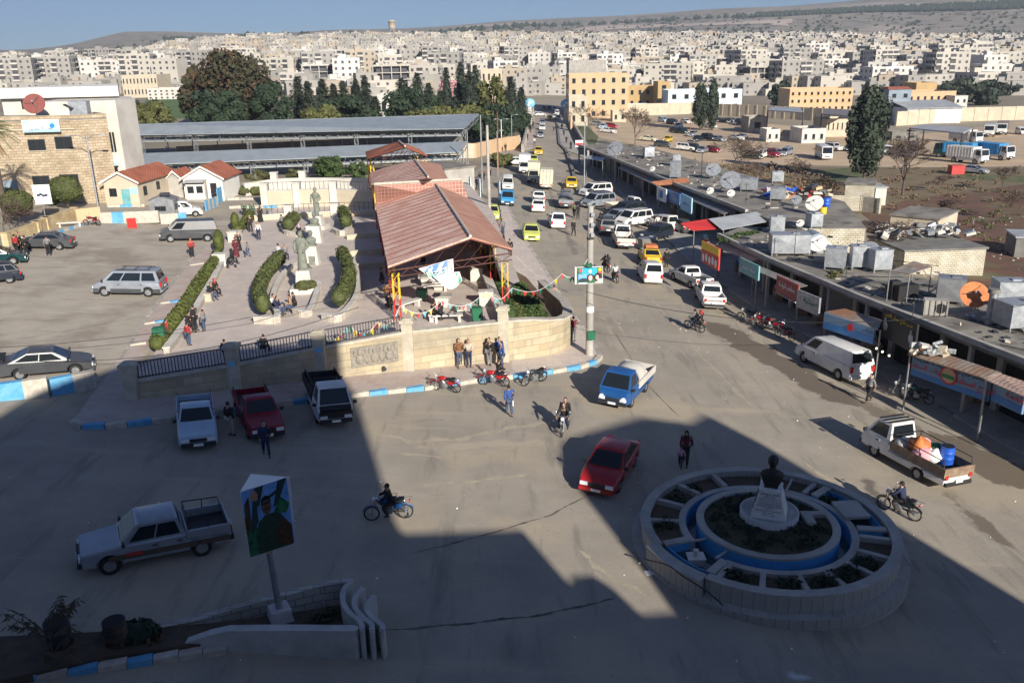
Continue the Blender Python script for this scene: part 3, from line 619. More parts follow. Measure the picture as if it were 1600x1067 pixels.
def stone_house():
 A=G(-60,345);B=G(167,318);z0=T(B.x,B.y)-.6
 A=Vector((A.x-4,A.y-1,0));C=at(122,190,G(135,318).y);
 c1=G(137,318);c2=Vector((c1.x+2.9,c1.y+1.6,0));L0=Vector((c1.x-18,c1.y-1.2,0));zt=at(125,188,c1.y).z
 poly=[(L0.x,L0.y),(c1.x,c1.y),(c2.x,c2.y),(at(158,250,c2.y+9).x-1,c2.y+9),(L0.x,L0.y+12)]
 root=empty('stone_building',(c1.x,c1.y,z0),0,'old yellow stone block building with a red dish and blue banner on its roof','building')
 X=Matrix.Translation(-root.location)
 b=MB();b.X=X;b.prism(poly,z0,zt);b.build('wall','yellow_stone',root)
 b=MB();b.X=X;b.prism([(x*1.0,y) for x,y in poly],zt+.002,zt+.14);b.build('roof','roof_concrete',root)
 b=MB();b.X=X
 for i in range(3):
  p,q=Vector((*poly[i],0)),Vector((*poly[i+1],0));d=(q-p);n=Vector((d.y,-d.x,0)).normalized()
  b.box(tuple((p+q)/2-n*.14+Vector((0,0,zt+.35))),(d.length,.25,.42),math.atan2(d.y,d.x))
 b.build('parapet','yellow_stone',root)
 ang,L=quadframe(L0,c1);fo=Vector((L0.x,L0.y,0))-Vector(root.location);fo.z=0;H=zt-z0
 def U(px,py):g=at(px,py,c1.y-.5);return (g.x-L0.x),g.z-z0
 rects=[]
 for (x0,y0,x1,y1) in ((45,218,68,236),(86,214,109,234),(53,275,75,296),(94,273,119,294)):
  u0,za=U(x0,y1);u1,zb=U(x1,y0);rects.append((u0,u1,za,zb))
 openings(root,fo,ang,rects[:1]+rects[1:],sill='cream')
 u0,za=U(5,330);u1,zb=U(26,282);b=MB();b.X=Matrix.Translation(fo) @ Matrix.Rotation(ang,4,'Z');b.box(((u0+u1)/2,-.03,(za+zb)/2),(u1-u0,.08,zb-za));b.build('door','bluegrey',root)
 b=MB();b.X=Matrix.Translation(fo) @ Matrix.Rotation(ang,4,'Z');b.box((L/2,-.06,U(50,203)[1]),(L,.14,.16));b.build('string_course','cream',root)
 A2,B2=at(38,207,c1.y-.9),at(94,205,c1.y-.9);zc=at(66,197,c1.y-.9).z;s=empty('rooftop_sign',((A2.x+B2.x)/2,c1.y-.95,zc),ang,'pale blue banner sign with Arabic lettering on the stone building roof edge','sign');wd=(B2-A2).length
 b=MB();b.box((0,0,0),(wd,.08,1.3));b.build('panel','paper',s)
 b=MB();b.box((0,-.045,-.5),(wd-.02,.01,.28));b.box((-wd/2+.4,-.046,.45),(.7,.01,.3));b.ball((wd/2-.75,-.045,.05),(.42,.015,.42),14);b.build('blue_print','skyblue',s)
 b=MB();b.ball((wd/2-.75,-.06,.0),(.25,.015,.25),14);b.build('emblem','txt_blue',s)
 text(ar('منظمة الشباب'),.5,'skyblue',s,(-.3,-.06,.25),w=3.0);text(ar('مدينة عفرين'),.4,'txt_dark',s,(-.1,-.06,-.22),w=2.4)
 return root,c1,zt
sb,sc1,szt=stone_house()
def dish(loc,r,az,el,m='galv',label='grey satellite dish',name='satellite_dish',group=None,h=None,mesh_only=False):
 h=h or r*1.1;root=empty(name,loc,az,label,'satellite dish',group)
 n=20;prof=[(r*k/5,r*.28*(k/5)**2) for k in range(6)]
 b=MB();b.lathe([(.01,0)]+prof[1:],n=n);b.lathe([(p[0]*.995,p[1]+.015) for p in prof[:0:-1]]+[(.01,.02)],n=n)
 o=b.build('reflector',m,root,loc=(0,0,h));o.rotation_euler=(0,PI/2-el,0)
 b=MB();q=Matrix.Rotation(PI/2-el,3,'Y');f=q @ Vector((0,0,r*.85))+Vector((0,0,h))
 for k in range(3):
  a=2*PI*k/3+.5;e=q @ Vector((r*.95*cos(a),r*.95*sin(a),r*.25))+Vector((0,0,h));b.cyl(e,f,r*.02,n=4)
 b.cyl(f-q @ Vector((0,0,.08)),f+q @ Vector((0,0,.1)),r*.06+.03,n=8);b.build('feed_arm','steel',root)
 b=MB();b.cyl((-.05,0,0),(-.05,0,h),.04+r*.02,n=8);b.box((-.05,0,.03),(.5,.5,.06));b.cyl((-.35,0,0),(-.05,0,h*.7),.025,n=5);b.build('mount','steel',root)
 return root
p=at(57,178,sc1.y+1.5);dish((p.x,p.y,szt+.15),1.15,R(-75),R(25),mat('dish_red',(.22,.05,.04),(.16,.04,.03),3,.6).name,'dark red satellite dish on the roof of the stone building',h=1.5)
def tank_box(loc,d,rz,label,m='galv',name='water_tank',group=None):
 """sheet metal water tank on short legs, with quilted crossed creases"""
 root=empty(name,loc,rz,label,'water tank',group);w_,l,h=d
 b=MB();b.box((0,0,.22+h/2),(w_,l,h))
 for s_ in (-1,1):
  for (ax,o_,ww) in (('x',l/2,w_),('y',w_/2,l)):
   p=[(-ww/2,.22),(ww/2,.22),(ww/2,.22+h),(-ww/2,.22+h)];c=(0,.22+h/2)
   f=(lambda u,z,o2:(u,s_*(l/2+o2),z)) if ax == 'x' else (lambda u,z,o2:(s_*(w_/2+o2),u,z))
   vs=[f(u,z,.004) for u,z in p]+[f(c[0],c[1],-.0+.05)];fs=[(0,1,4),(1,2,4),(2,3,4),(3,0,4)]
   if (ax == 'x') == (s_ > 0):fs=[q[::-1] for q in fs]
   b.add(vs,fs)
 b.box((0,0,.22+h+.02),(w_+.06,l+.06,.04));b.build('tank',m,root)
 b=MB();b.box((w_*.15,0,.22+h+.07),(.5,.5,.07));b.build('lid',m,root)
 b=MB();[b.box((sx*(w_/2-.06),sy*(l/2-.06),.11),(.08,.08,.22)) for sx in (-1,1) for sy in (-1,1)];b.build('stand','steel',root)
 return root
p=at(127,183,sc1.y+2);tank_box((p.x,p.y,szt+.15),(1.9,1.2,1.5),.1,'square galvanised tank at the corner of the stone building roof')
p=at(111,185,sc1.y+1);r_=empty('floodlight',(p.x,p.y,szt+.15),0,'black floodlight on a bracket on the stone building roof','floodlight')
b=MB();b.cyl((0,0,0),(0,0,1.1),.05,n=6);b.build('bracket','steel',r_);b=MB();b.box((-.1,0,1.25),(.9,.6,.12),ry=.5);b.build('lamp','darkmetal',r_)
def white_block():
 a=at(213,150,108);y=103;x1=at(181,165,y).x;x2=at(213,165,y+6).x;zt=at(181,157,y).z;z0=2
 root=empty('white_building',(x1,y,z0),0,'tall white building with a flat roof and four slit windows behind the stone building','building');X=Matrix.Translation(-root.location)
 b=MB();b.X=X;b.prism([(x1-9,y-.6),(x1,y),(at(213,170,y+5).x,y+5),(at(206,170,y+14).x,y+14),(x1-11,y+12)],z0,zt);b.build('wall','white_wall',root)
 xl=at(10,160,112).x;zt2=at(60,137,112).z;x3=at(185,150,112).x
 b=MB();b.X=X;b.prism([(xl,111),(x3,112),(at(184,150,128).x,128),(xl,128)],z0,zt2-1.2);b.build('rear_wing','white_wall',root)
 b=MB();b.X=X;b.prism([(xl-.8,110),(x3+.5,111),(at(188,150,129).x,129),(xl-.8,129)],zt2-1.2,zt2);b.build('roof_fascia','white_paint',root)
 fo=Vector((xl,111,z0))-root.location;rects=[]
 for (px0,px1,py0,py1) in ((34,41,158,171),(56,65,159,167),(86,95,158,168),(118,127,157,165)):
  p,q=at(px0,py1,111),at(px1,py0,111);rects.append((p.x-xl,q.x-xl,p.z-z0,q.z-z0))
 openings(root,fo,math.atan2(1,x3-xl),rects,glass='void')
 for k in range(4):
  p,q=at(160+k*4.4,207,y-.3),at(168+k*4.4,238,y-.3);b=MB();b.X=X;b.box(((p.x+q.x)/2,y-.62+.06*0+(p.x-x1+9)/9*.6-.01,(p.z+q.z)/2),(.22,.06,p.z-q.z),.06);b.build('slit_window','void',root)
 s=empty('shop_sign',(at(171,253,y-.6).x,y-.75,at(171,252,y-.6).z),.05,'small pale blue sign over the doorway of the white building','sign')
 b=MB();b.box((0,0,0),(2.0,.12,1.0));b.build('panel','paper',s);b=MB();b.box((0,-.07,-.3),(1.9,.02,.3));b.build('blue_print','skyblue',s);text(ar('مكتب الخدمات'),.3,'txt_blue',s,(0,-.08,.15),w=1.5)
 p,q=at(169,275,y-.6),at(183,262,y-.6);b=MB();b.X=X;b.box(((p.x+q.x)/2,y-.55,(p.z+q.z)/2-.6),(q.x-p.x,.1,q.z-p.z+1.4),.06);b.build('doorway','void',root)
white_block()
def cottage(label,fl,fr,br,hpx,m,roofm,ridge_h=1.1,doors=(),wins=(),over=.35,flat=None):
 """fl, fr front ground corners, br back right corner (photo pixels); hpx wall height in metres"""
 A,B,C=G(*fl),G(*fr),G(*br);z0=min(A.z,B.z,C.z)-.1;ang,L=quadframe(A,B);D=Vector((C.x-B.x,C.y-B.y)).length
 if flat:ang,D=flat;L=B.x-A.x
 root=empty('small_house',(A.x,A.y,z0),ang,label,'house');sg=1
 b=MB();h=hpx;b.add([(0,0,-.4),(L,0,-.4),(L,D,-.4),(0,D,-.4),(0,0,h),(L,0,h),(L,D,h),(0,D,h),(L/2,0,h+ridge_h),(L/2,D,h+ridge_h)],
  [(0,1,5,8,4),(1,2,6,5),(2,3,7,9,6),(3,0,4,7)]);b.build('wall',m,root)
 b=MB();o=over;s_=ridge_h/(L/2);z=h-o*s_
 slope(b,(Vector((-o,-o,z+.14)),Vector((L/2,-o,h+ridge_h+.14)),Vector((L/2,D+o,h+ridge_h+.14)),Vector((-o,D+o,z+.14))),.12)
 slope(b,(Vector((L/2,-o,h+ridge_h+.14)),Vector((L+o,-o,z+.14)),Vector((L+o,D+o,z+.14)),Vector((L/2,D+o,h+ridge_h+.14))),.12);b.build('roof',roofm,root)
 b=MB()
 for x0,zz0,x1,zz1 in ((-o,z,L/2,h+ridge_h),(L/2,h+ridge_h,L+o,z)):b.add([(x0,-o-.03,zz0-.06),(x1,-o-.03,zz1-.06),(x1,-o-.03,zz1+.16),(x0,-o-.03,zz0+.16),(x0,-o+.02,zz0-.06),(x1,-o+.02,zz1-.06),(x1,-o+.02,zz1+.16),(x0,-o+.02,zz0+.16)],[(0,1,2,3),(3,2,6,7),(0,4,5,1)])
 b.build('verge_board','white_paint',root)
 openings(root,Vector((0,0,0)),0,[(a*L,c*L,e,g) for a,c,e,g in wins])
 for a,c,g,dm in doors:
  b=MB();b.box(((a+c)/2*L,-.03,g/2),((c-a)*L,.08,g));d=b.build('door',dm,root);b=MB();b.box((c*L-.2,-.09,1),(.06,.05,.2));b.build('handle','steel',d)
 return root,L,D
h1,L1,D1=cottage('cream house with a red tiled roof and turquoise double door',(167,321),(232,319),(262,296),2.9,'cream','house_tile',1.0,doors=((.5,.74,2.1,'teal'),),wins=((.14,.36,1.3,2.2),),flat=(-.06,9.5))
openings(h1,Vector((L1,0,0)),PI/2,[(1.2,2.0,1.2,2.2),(4.5,5.3,1.4,2.3)])
b=MB();b.box((L1*.87,-.03,1.9),(.8,.04,.7));b.build('notice','skyblue',h1)
h2,L2,D2=cottage('white house with a red tiled roof and two glazed service windows',(290,311),(361,309),(376,298),2.8,'white_paint','house_tile',1.3,doors=((.68,.84,2.2,'black'),),wins=(),flat=(-.03,6))
b=MB();b.box((L2*.35,-.32,1.35),(L2*.5,.6,2.5));b.build('service_booth','concrete',h2)
for k in (.22,.45):
 b=MB();b.box((L2*k,-.66,1.2),(1.1,.06,1.9));w_=b.build('service_window','white_paint',h2);b=MB();b.box((L2*k,-.70,1.55),(.75,.03,.8));b.build('pane','glass',w_)
b=MB();b.box((L2*.35,-.65,2.55),(L2*.52,1.3,.1),rx=.1);b.build('awning','tin',h2)
b=MB();b.box((L2*.4,-.9,.2),(L2*.75,1.5,.4));b.build('step','concrete',h2)
h3,L3,D3=cottage('pale grey shed with an orange brown gable between the two tiled houses',(265,308),(287,309),(292,298),2.4,'concrete','house_tile',.8,flat=(0,4))
g=G(256,345);r_=empty('guard_hut',g,R(8),'little grey metal guard hut with a pitched roof beside the white van','hut')
b=MB();b.box((0,.9,1.05),(2.4,1.9,2.1));b.add([(-1.2,-.05,2.1),(1.2,-.05,2.1),(0,-.05,2.55),(-1.2,1.85,2.1),(1.2,1.85,2.1),(0,1.85,2.55)],[(0,1,2),(5,4,3)]);b.build('wall','steel',r_)
b=MB();slope(b,(Vector((-1.4,-.2,2.08)),Vector((0,-.2,2.65)),Vector((0,2.1,2.65)),Vector((-1.4,2.1,2.08))),.06);slope(b,(Vector((0,-.2,2.65)),Vector((1.4,-.2,2.08)),Vector((1.4,2.1,2.08)),Vector((0,2.1,2.65))),.06);b.build('roof','tin_dark',r_)
openings(r_,Vector((-1.2,-.05,0)),0,[(.5,1.6,1.0,1.5)]);openings(r_,Vector((1.2,-.05,0)),PI/2,[(.5,1.2,1.0,1.6)])
b=MB();b.box((.5,-.2,2.75),(.9,.7,.22));b.build('roof_load','darkmetal',r_)
def barrier(name,label,a,c,h,th,cols,mts,cat='barrier',group=None,slant=.6,seg=None):
 A,B=G(*a),G(*c);ang,L=quadframe(A,B);root=empty(name,A,ang,label,cat,group);n=len(cols);b=MB()
 for k,cc in enumerate(cols):
  x0,x1=L*k/n,L*(k+1)/n
  b.add([(x0,-th,-.2),(x1,-th,-.2),(x1,th,-.2),(x0,th,-.2),(x0,-th*slant,h),(x1,-th*slant,h),(x1,th*slant,h),(x0,th*slant,h)],[(0,1,5,4),(2,3,7,6),(4,5,6,7)]+([(3,0,4,7)] if k == 0 else [])+([(1,2,6,5)] if k == n-1 else []),cc)
 b.build('block',mts,root);return root,L
WBm=['kerb_white','kerb_blue','cream','kerb_white']
barrier('concrete_barrier','long low concrete wall painted white and pale blue in front of the cream house',(158,348),(250,350),1.0,.2,(0,1,0,0,0),WBm)
barrier('concrete_barrier','short white and blue concrete wall between the guard hut and the long painted wall',(252,350),(293,350),1.0,.2,(0,0,1),WBm)
barrier('concrete_barrier','low cream orange stone wall between the planter and the painted wall',(120,346),(158,343),1.2,.25,(2,),['kerb_white','kerb_blue','orange_wall'])
barrier('concrete_barrier','leftmost blue and white concrete road barrier beside the dark grey sedan',(1,624),(78,617),.85,.32,(1,0),WBm,group='concrete road barriers')
barrier('concrete_barrier','second blue and white concrete road barrier nearest the sedan bonnet',(81,616),(151,605),.85,.32,(1,0),WBm,group='concrete road barriers')
barrier('folding_gate','blue and white zigzag gate panels beside the white van',(322,330),(340,322),1.1,.08,(1,0,1,0,1,0),WBm,'gate',slant=1)
barrier('gate_leaf','bright sky blue metal gate leaf by the white house',(341,318),(356,309),1.7,.05,(1,),WBm,'gate',slant=1)
kerb('kerb',[(168,324),(226,323)],.25,.3,1.5,seed=8);kerb('kerb',[(355,313),(412,312)],.3,.3,1.5,seed=9);kerb('kerb',[(358,326),(412,325),(455,324),(520,325)],.3,.3,1.5,seed=10)
kerb('kerb',[(84,367),(128,353)],.25,.25,.8,wild=0,seed=11)
bwall('planter_wall',[(12,384),(60,366),(74,359),(118,342)],1.15,'stone_wall','low yellow stone planter wall in front of the stone building',.35)
def bench(loc,rz,label,L=1.8,group=None,m='white_wall'):
 r=empty('stone_bench',loc,rz,label,'bench',group)
 b=MB();b.box((0,0,.46),(L,.5,.09));b.build('seat',m,r)
 for s_ in (-1,1):b=MB();b.box((s_*(L/2-.22),0,.2),(.16,.4,.42));b.build('leg',m,r)
 return r
bench(G(50,378),R(20),'pale stone bench beside the open doored black sedan',2.2,'stone benches by the planter');bench(G(110,355),R(18),'pale stone bench behind the parked motorcycle',2.2,'stone benches by the planter')
g=G(70,350);r_=empty('notice_board',Vector((g.x,g.y+.5,g.z+.4)),R(8),'white square placard with a round dark drawing on a stick between the round bushes','sign')
b=MB();b.box((0,0,2.4),(1.6,.06,1.9));b.build('panel','paper',r_);b=MB();[b.ball((-.35+.24*k,-.04,2.35+.08*sin(k*2)),(.17,.02,.13),8) for k in range(4)];b.build('drawing','txt_dark',r_);b=MB();b.cyl((-.1,.06,-.4),(-.1,.06,2.3),.05,n=6);b.build('post','steel',r_)
g=G(207,357);r_=empty('sandwich_board',g,R(15),'small red and white folding sign standing on the car park','sign')
b=MB();b.box((0,0,.5),(.85,.04,1.05),rx=.2);b.build('front_panel','red',r_);b=MB();b.box((0,-.03,.62),(.6,.02,.14),rx=.2);b.box((0,.03,.32),(.6,.02,.18),rx=.2);b.build('white_print','paper',r_);b=MB();b.cyl((.4,.1,1),(.6,.8,0),.02,n=5);b.cyl((-.4,.1,1),(-.4,.8,0),.02,n=5);b.build('strut','steel',r_)
# ---------------------------------------------------------------- back terrace walls of the park
def zwall(label,pts,z,h,m='cream',w=.35,coping='white_wall',cat='wall',pillars=(),rail=False):
 q=[GZ(*p,z) for p in pts];r=lowwall('garden_wall',q,h,w,m,label,z=z,px=False,coping=coping,cat=cat)
 for i in pillars:
  b=MB();b.box((q[i].x,q[i].y,z+h/2+.2),(.8,.8,h+1.2));b.box((q[i].x,q[i].y,z+h+.86),(.95,.95,.14));b.build('pillar','white_wall',r)
 if rail:
  for i in range(len(q)-1):
   b=MB();d=q[i+1]-q[i];n=int(d.length/.5)
   for k in range(n+1):p=q[i]+d*(k/n);b.box((p.x,p.y,z+h+.5),(.04,.04,.9))
   b.tube([q[i]+Vector((0,0,h+.95)),q[i+1]+Vector((0,0,h+.95))],.03,4);b.build('railing','darkmetal',r)
 return r
zwall('long cream retaining wall with white pillars behind the statues',[(416,325),(466,323),(523,322),(582,325)],ZP,1.9,pillars=(0,1,2),rail=True)
zwall('low cream wall with thin railing just behind the statues',[(400,345),(452,341),(524,338),(585,337)],ZP,.5,pillars=(1,2),rail=True)
zwall('upper white terrace wall under the market hall',[(385,300),(430,293),(474,291),(575,292)],2.6,1.0,'white_wall',pillars=(1,2))
for i,(y_,zz) in enumerate(((352,.3),(378,.3),(400,.3))):
 q=[GZ(545,y_+22,ZP),GZ(600,y_+18,ZP)];lowwall('garden_wall',q,.45,.4,'cream',('far','middle','near')[i]+' of three low cream step walls in the canopy shade',px=False,group='step walls beside the canopy')
def smoothpts(pts,n=6):
 o=[];P_=[pts[0]]+list(pts)+[pts[-1]]
 for i in range(1,len(P_)-2):
  for k in range(n):
   t=k/n;o.append(tuple(.5*((2*P_[i][j])+(-P_[i-1][j]+P_[i+1][j])*t+(2*P_[i-1][j]-5*P_[i][j]+4*P_[i+1][j]-P_[i+2][j])*t*t+(-P_[i-1][j]+3*P_[i][j]-3*P_[i+1][j]+P_[i+2][j])*t**3) for j in range(2)))
 return o+[tuple(pts[-1])]
# ---------------------------------------------------------------- plants
mat('leaf_hedge',(.11,.12,.022),(.05,.07,.015),2.2,.8);mat('leaf_bush',(.10,.115,.03),(.045,.06,.018),1.5,.8);mat('leaf_dark',(.028,.05,.022),(.014,.028,.014),.7,.85)
mat('leaf_pine',(.05,.068,.04),(.026,.04,.026),.5,.85);mat('leaf_green',(.06,.10,.022),(.03,.055,.015),.9,.85);mat('leaf_brown',(.04,.042,.018),(.10,.05,.024),.3,.85,thr=(.5,.6));mat('leaf_olive',(.12,.12,.035),(.06,.07,.02),.8,.85)
mat('bark',(.12,.09,.065),(.07,.05,.04),4,.9);mat('twig',(.15,.105,.08),(.1,.07,.055),3,.95);mat('leaf_palm',(.10,.13,.03),(.05,.08,.02),1,.7);mat('palm_dry',(.36,.25,.12),(.25,.16,.08),2,.9)
def leaves(b,c,r,n,s,rg,shell=.55,flat=.6,m=0):
 """n small leaf quads spread through an ellipsoid"""
 for _ in range(n):
  z=rg.uniform(-1,1);a=rg.uniform(0,2*PI);q=math.sqrt(1-z*z);k=(shell+(1-shell)*rg.random())*(1-.12*rg.random())
  p=Vector((c[0]+r[0]*q*cos(a)*k,c[1]+r[1]*q*sin(a)*k,c[2]+r[2]*z*k))
  nn=Vector((q*cos(a)+rg.uniform(-flat,flat),q*sin(a)+rg.uniform(-flat,flat),z+rg.uniform(-flat,flat))).normalized()
  u=nn.orthogonal().normalized();v=nn.cross(u);t=rg.uniform(0,6);u,v=u*cos(t)+v*sin(t),v*cos(t)-u*sin(t);w_=s*rg.uniform(.6,1.3)
  o=len(b.v);b.v += [p-u*w_-v*w_*.6,p+u*w_-v*w_*.6,p+u*w_*.8+v*w_*.6,p-u*w_*.8+v*w_*.6];b.f.append([o,o+1,o+2,o+3]);b.m.append(m);b.sm.append(False)
def hedge(label,pts,w_,h,m='leaf_hedge',z=None,group=None,name='clipped_hedge',seed=1,dens=1.0):
 rg=random.Random(seed);q=[G(*p) if z is None else GZ(*p,z) for p in smoothpts(pts)];o=q[0].copy();r=empty(name,o,0,label,'hedge',group);b=MB();c=MB()
 for i in range(len(q)-1):
  d=q[i+1]-q[i];n=max(1,int(d.length/.5))
  for k in range(n):
   p=q[i]+d*(k/n)-o;s=rg.uniform(.88,1.1)
   leaves(b,(p.x,p.y,h*.52),(w_*.55*s,w_*.55*s,h*.52*s),int(150*dens),.055+.03*w_,rg,.85,.5);c.ball((p.x,p.y,h*.48),(w_*.46,w_*.46,h*.46),8)
 b.build('foliage',m,r);c.build('inner_growth',m,r);return r
def bush(label,loc,r3,m='leaf_bush',group=None,seed=1,n=900,name='bush',clumps=5,s=.09,stem=.0):
 rg=random.Random(seed);r=empty(name,loc,0,label,'bush',group);b=MB();rx,ry,rz_=r3
 c=MB();c.ball((0,0,rz_+stem),(rx*.85,ry*.85,rz_*.85),12)
 leaves(b,(0,0,rz_+stem),(rx,ry,rz_),n,s,rg,.9,.4)
 for _ in range(clumps):
  a=rg.uniform(0,6.28);leaves(b,(rx*.5*cos(a),ry*.5*sin(a),rz_*(1+rg.uniform(-.3,.4))+stem),(rx*.55,ry*.55,rz_*.55),n//6,s,rg,.85)
 b.build('foliage',m,r);c.build('inner_growth',m,r);c=MB();c.cyl((0,0,-.1),(0,0,rz_*.6+stem),.07,.04,6);c.build('stem','bark',r);return r
hedge('long clipped yellow green hedge between the car park and the park',[(247,547),(268,518),(290,488),(312,452),(334,420),(341,404)],.95,.95,z=ZP,seed=1)
hedge('short clipped hedge leading up towards the white house',[(372,366),(384,352),(393,338)],.95,.9,z=ZP,seed=2)
PG='curved hedges in stone planters'
hedge('tall dark curved hedge to the left of the standing statue',[(412,490),(407,470),(413,448),(426,428),(441,414)],1.0,1.35,'leaf_bush',ZP+.3,PG,seed=3)
hedge('tall dark curved hedge to the right of the standing statue beside the canopy',[(530,480),(542,462),(547,440),(541,418),(534,408)],1.0,1.35,'leaf_bush',ZP+.3,PG,seed=4)
hedge('small round dark hedge clump left of the far statue',[(452,361),(455,354),(462,349)],1.3,1.3,'leaf_bush',ZP+.3,PG,seed=5)
hedge('small dark hedge clump right of the far statue at the canopy edge',[(541,357),(541,348),(536,341)],1.2,1.4,'leaf_bush',ZP+.3,PG,seed=6)
def planter(label,pts,h=.4,group='curved stone planter edges'):
 q=[GZ(*p,ZP) for p in smoothpts(pts,4)];return lowwall('stone_planter',q,h,.28,'kerb_white',label,px=False,coping='white_wall',group=group,cat='planter')
planter('pale stone edge of the planter around the left dark curved hedge',[(401,505),(434,503),(427,478),(432,455),(446,432),(462,418)])
planter('pale stone edge of the planter around the right dark curved hedge',[(507,500),(530,502),(553,478),(561,455),(558,430),(550,410)])
planter('pale stone edge of the planter by the small left hedge clump',[(440,357),(447,367),(462,370)])
planter('pale stone edge of the planter by the small right hedge clump',[(521,364),(537,368),(552,352)])
planter('rectangular stone planter with a yellow green shrub at the statue foot',[(462,492),(484,493),(498,455),(492,448)])
bush('low yellow green shrub in the rectangular planter by the statue',GZ(478,458,ZP)+Vector((0,0,.2)),(.8,.7,.4),'leaf_olive',seed=9,n=500)
for (x,y,lab,sd,rr) in ((369,362,'narrow clipped conifer at the corner by the dark van',11,(.45,.45,1.0)),(344,396,'second clipped conifer at the upper end of the long hedge',12,(.5,.5,1.1))):
 bush(lab,GZ(x,y,ZP),rr,'leaf_hedge',seed=sd,n=900,name='clipped_conifer',s=.06)
for (x,y,w_,z) in ((368,377,1.1,0),(346,414,1.0,0)):
 g=GZ(x,y,ZP);b=MB();b.box((0,0,.45),(w_,w_*.8,.9));b.box((0,0,.93),(w_+.12,w_*.8+.12,.1));tag(b.build('stone_pillar','white_wall',loc=g),'square white stone pillar '+('below the corner conifer' if x == 368 else 'at the top of the long hedge'),'pillar')
g=G(32,352);bush('leftmost large round clipped bush behind the planter wall',g+Vector((0,0,.6)),(1.55,1.4,1.3),seed=14,n=2600,s=.08,stem=.3,group='round clipped bushes')
g=G(108,330);bush('larger round clipped bush in front of the stone building corner',g+Vector((0,0,.5)),(1.75,1.6,1.5),seed=15,n=3000,s=.08,stem=.35,group='round clipped bushes')
bush('small green shrub at the base of the stone building',G(82,322),(.9,.5,.6),'leaf_green',seed=16,n=400);bush('dark shrub by the stone building door',G(14,318),(1.0,.8,.9),'leaf_dark',seed=17,n=500)
for i,(x,y) in enumerate(((383,306),(391,305),(399,306),(407,306))):bush(['first','second','third','fourth'][i]+' small round shrub in the row beside the white house',G(x,y),(.7,.6,.6),'leaf_olive',seed=20+i,n=300,group='shrub row beside the white house')
def tree(label,loc,h,crown,m,trunk_r=.25,seed=1,n=9,leaves_n=420,s=.22,group=None,name='tree',th=.35,bare=False,drop=.0):
 """crown = (rx, ry, rz); clumps spread through the crown volume around real limbs"""
 rg=random.Random(seed);r=empty(name,loc,0,label,'tree',group);rx,ry,rz_=crown;cz_=h-rz_;tb=MB()
 tb.tube([(0,0,-.3),(rg.uniform(-.1,.1)*trunk_r*4,0,h*th),(rg.uniform(-.2,.2),rg.uniform(-.2,.2),cz_),(0,0,h-rz_*.5)],[trunk_r,trunk_r*.75,trunk_r*.5,trunk_r*.15],7)
 b=MB()
 for k in range(n):
  z=-1+2*(k+.5)/n;a=k*2.4+rg.uniform(-.4,.4);q=math.sqrt(max(0,1-z*z*.9))*rg.uniform(.35,.78);c=(rx*q*cos(a),ry*q*sin(a),cz_+rz_*z*.75)
  kk=rg.uniform(.26,.46);leaves(b,c,(rx*kk,ry*kk,rz_*kk*1.05),leaves_n,s,rg,.45,.9)
  tb.tube([(0,0,h*th+(c[2]-h*th)*.35),(c[0]*.5,c[1]*.5,c[2]-rz_*.12),c],[trunk_r*.4,trunk_r*.25,.03],5)
 tb.build('trunk','bark',r);b.build('crown',m,r);return r
def conifer(label,loc,h,w_,m='leaf_pine',seed=1,group=None,n=16,per=90,name='conifer',s=.3,top=.06,bulge=0):
 rg=random.Random(seed);r=empty(name,loc,0,label,'tree',group);b=MB();tb=MB();tb.cyl((0,0,-.3),(0,0,h*.95),.06*w_+.08,.03,6);co_=MB();co_.lathe([(.05,h*.12),(w_*.2,h*.2),(w_*.17,h*.45),(w_*.09,h*.75),(.05,h*.9)],n=7)
 for k in range(n):
  t=(k+.5)/n;z=h*(.12+.86*t);rr=w_/2*((1-t)**.8 if not bulge else math.sin(PI*min(1,.18+.82*t))**.7)*rg.uniform(.8,1.12)+.1
  for j in range(per):
   a=rg.uniform(0,2*PI);q=rr*rg.uniform(.25,1)*(1+.2*sin(a*5+k));p=Vector((q*cos(a),q*sin(a),z-q*.35*(1-bulge)+rg.uniform(-.5,.5)*h/n));u=Vector((cos(a),sin(a),-.35+rg.uniform(-.3,.5))).normalized();v=Vector((-sin(a),cos(a),rg.uniform(-.5,.5))).normalized();w2=s*rg.uniform(.6,1.3)
   b.add([p-v*w2*.5,p+u*w2*1.3,p+v*w2*.5],[(0,1,2)])
 tb.build('trunk','bark',r);o_=b.build('crown',m,r);co_.build('inner_growth',m,r);return r
def bare(label,loc,h,w_,seed=1,group=None,m='twig',depth=6,lean=0,r0=None,name='bare_tree'):
 rg=random.Random(seed);r=empty(name,loc,0,label,'tree',group);tb=MB();b=MB()
 def br(p,d,L,rr,k):
  q=p+d*L;(tb if k < 3 else b).cyl(p,q,max(rr,.022),max(rr*.72,.018),4 if k < 3 else 3,cap=False)
  if k >= depth:return
  for _ in range(3 if k < 2 else (3 if rg.random() < .8 else 2)):
   nd=(d+Vector((rg.gauss(0,.55)*w_/h,rg.gauss(0,.55)*w_/h,rg.uniform(-.15,.25)))).normalized();br(q,nd,L*rg.uniform(.64,.88),rr*.68,k+1)
 br(Vector((0,0,-.2)),Vector((lean,0,1)).normalized(),h*.3,r0 or h*.02,0);tb.build('trunk','bark',r);b.build('crown',m,r);return r
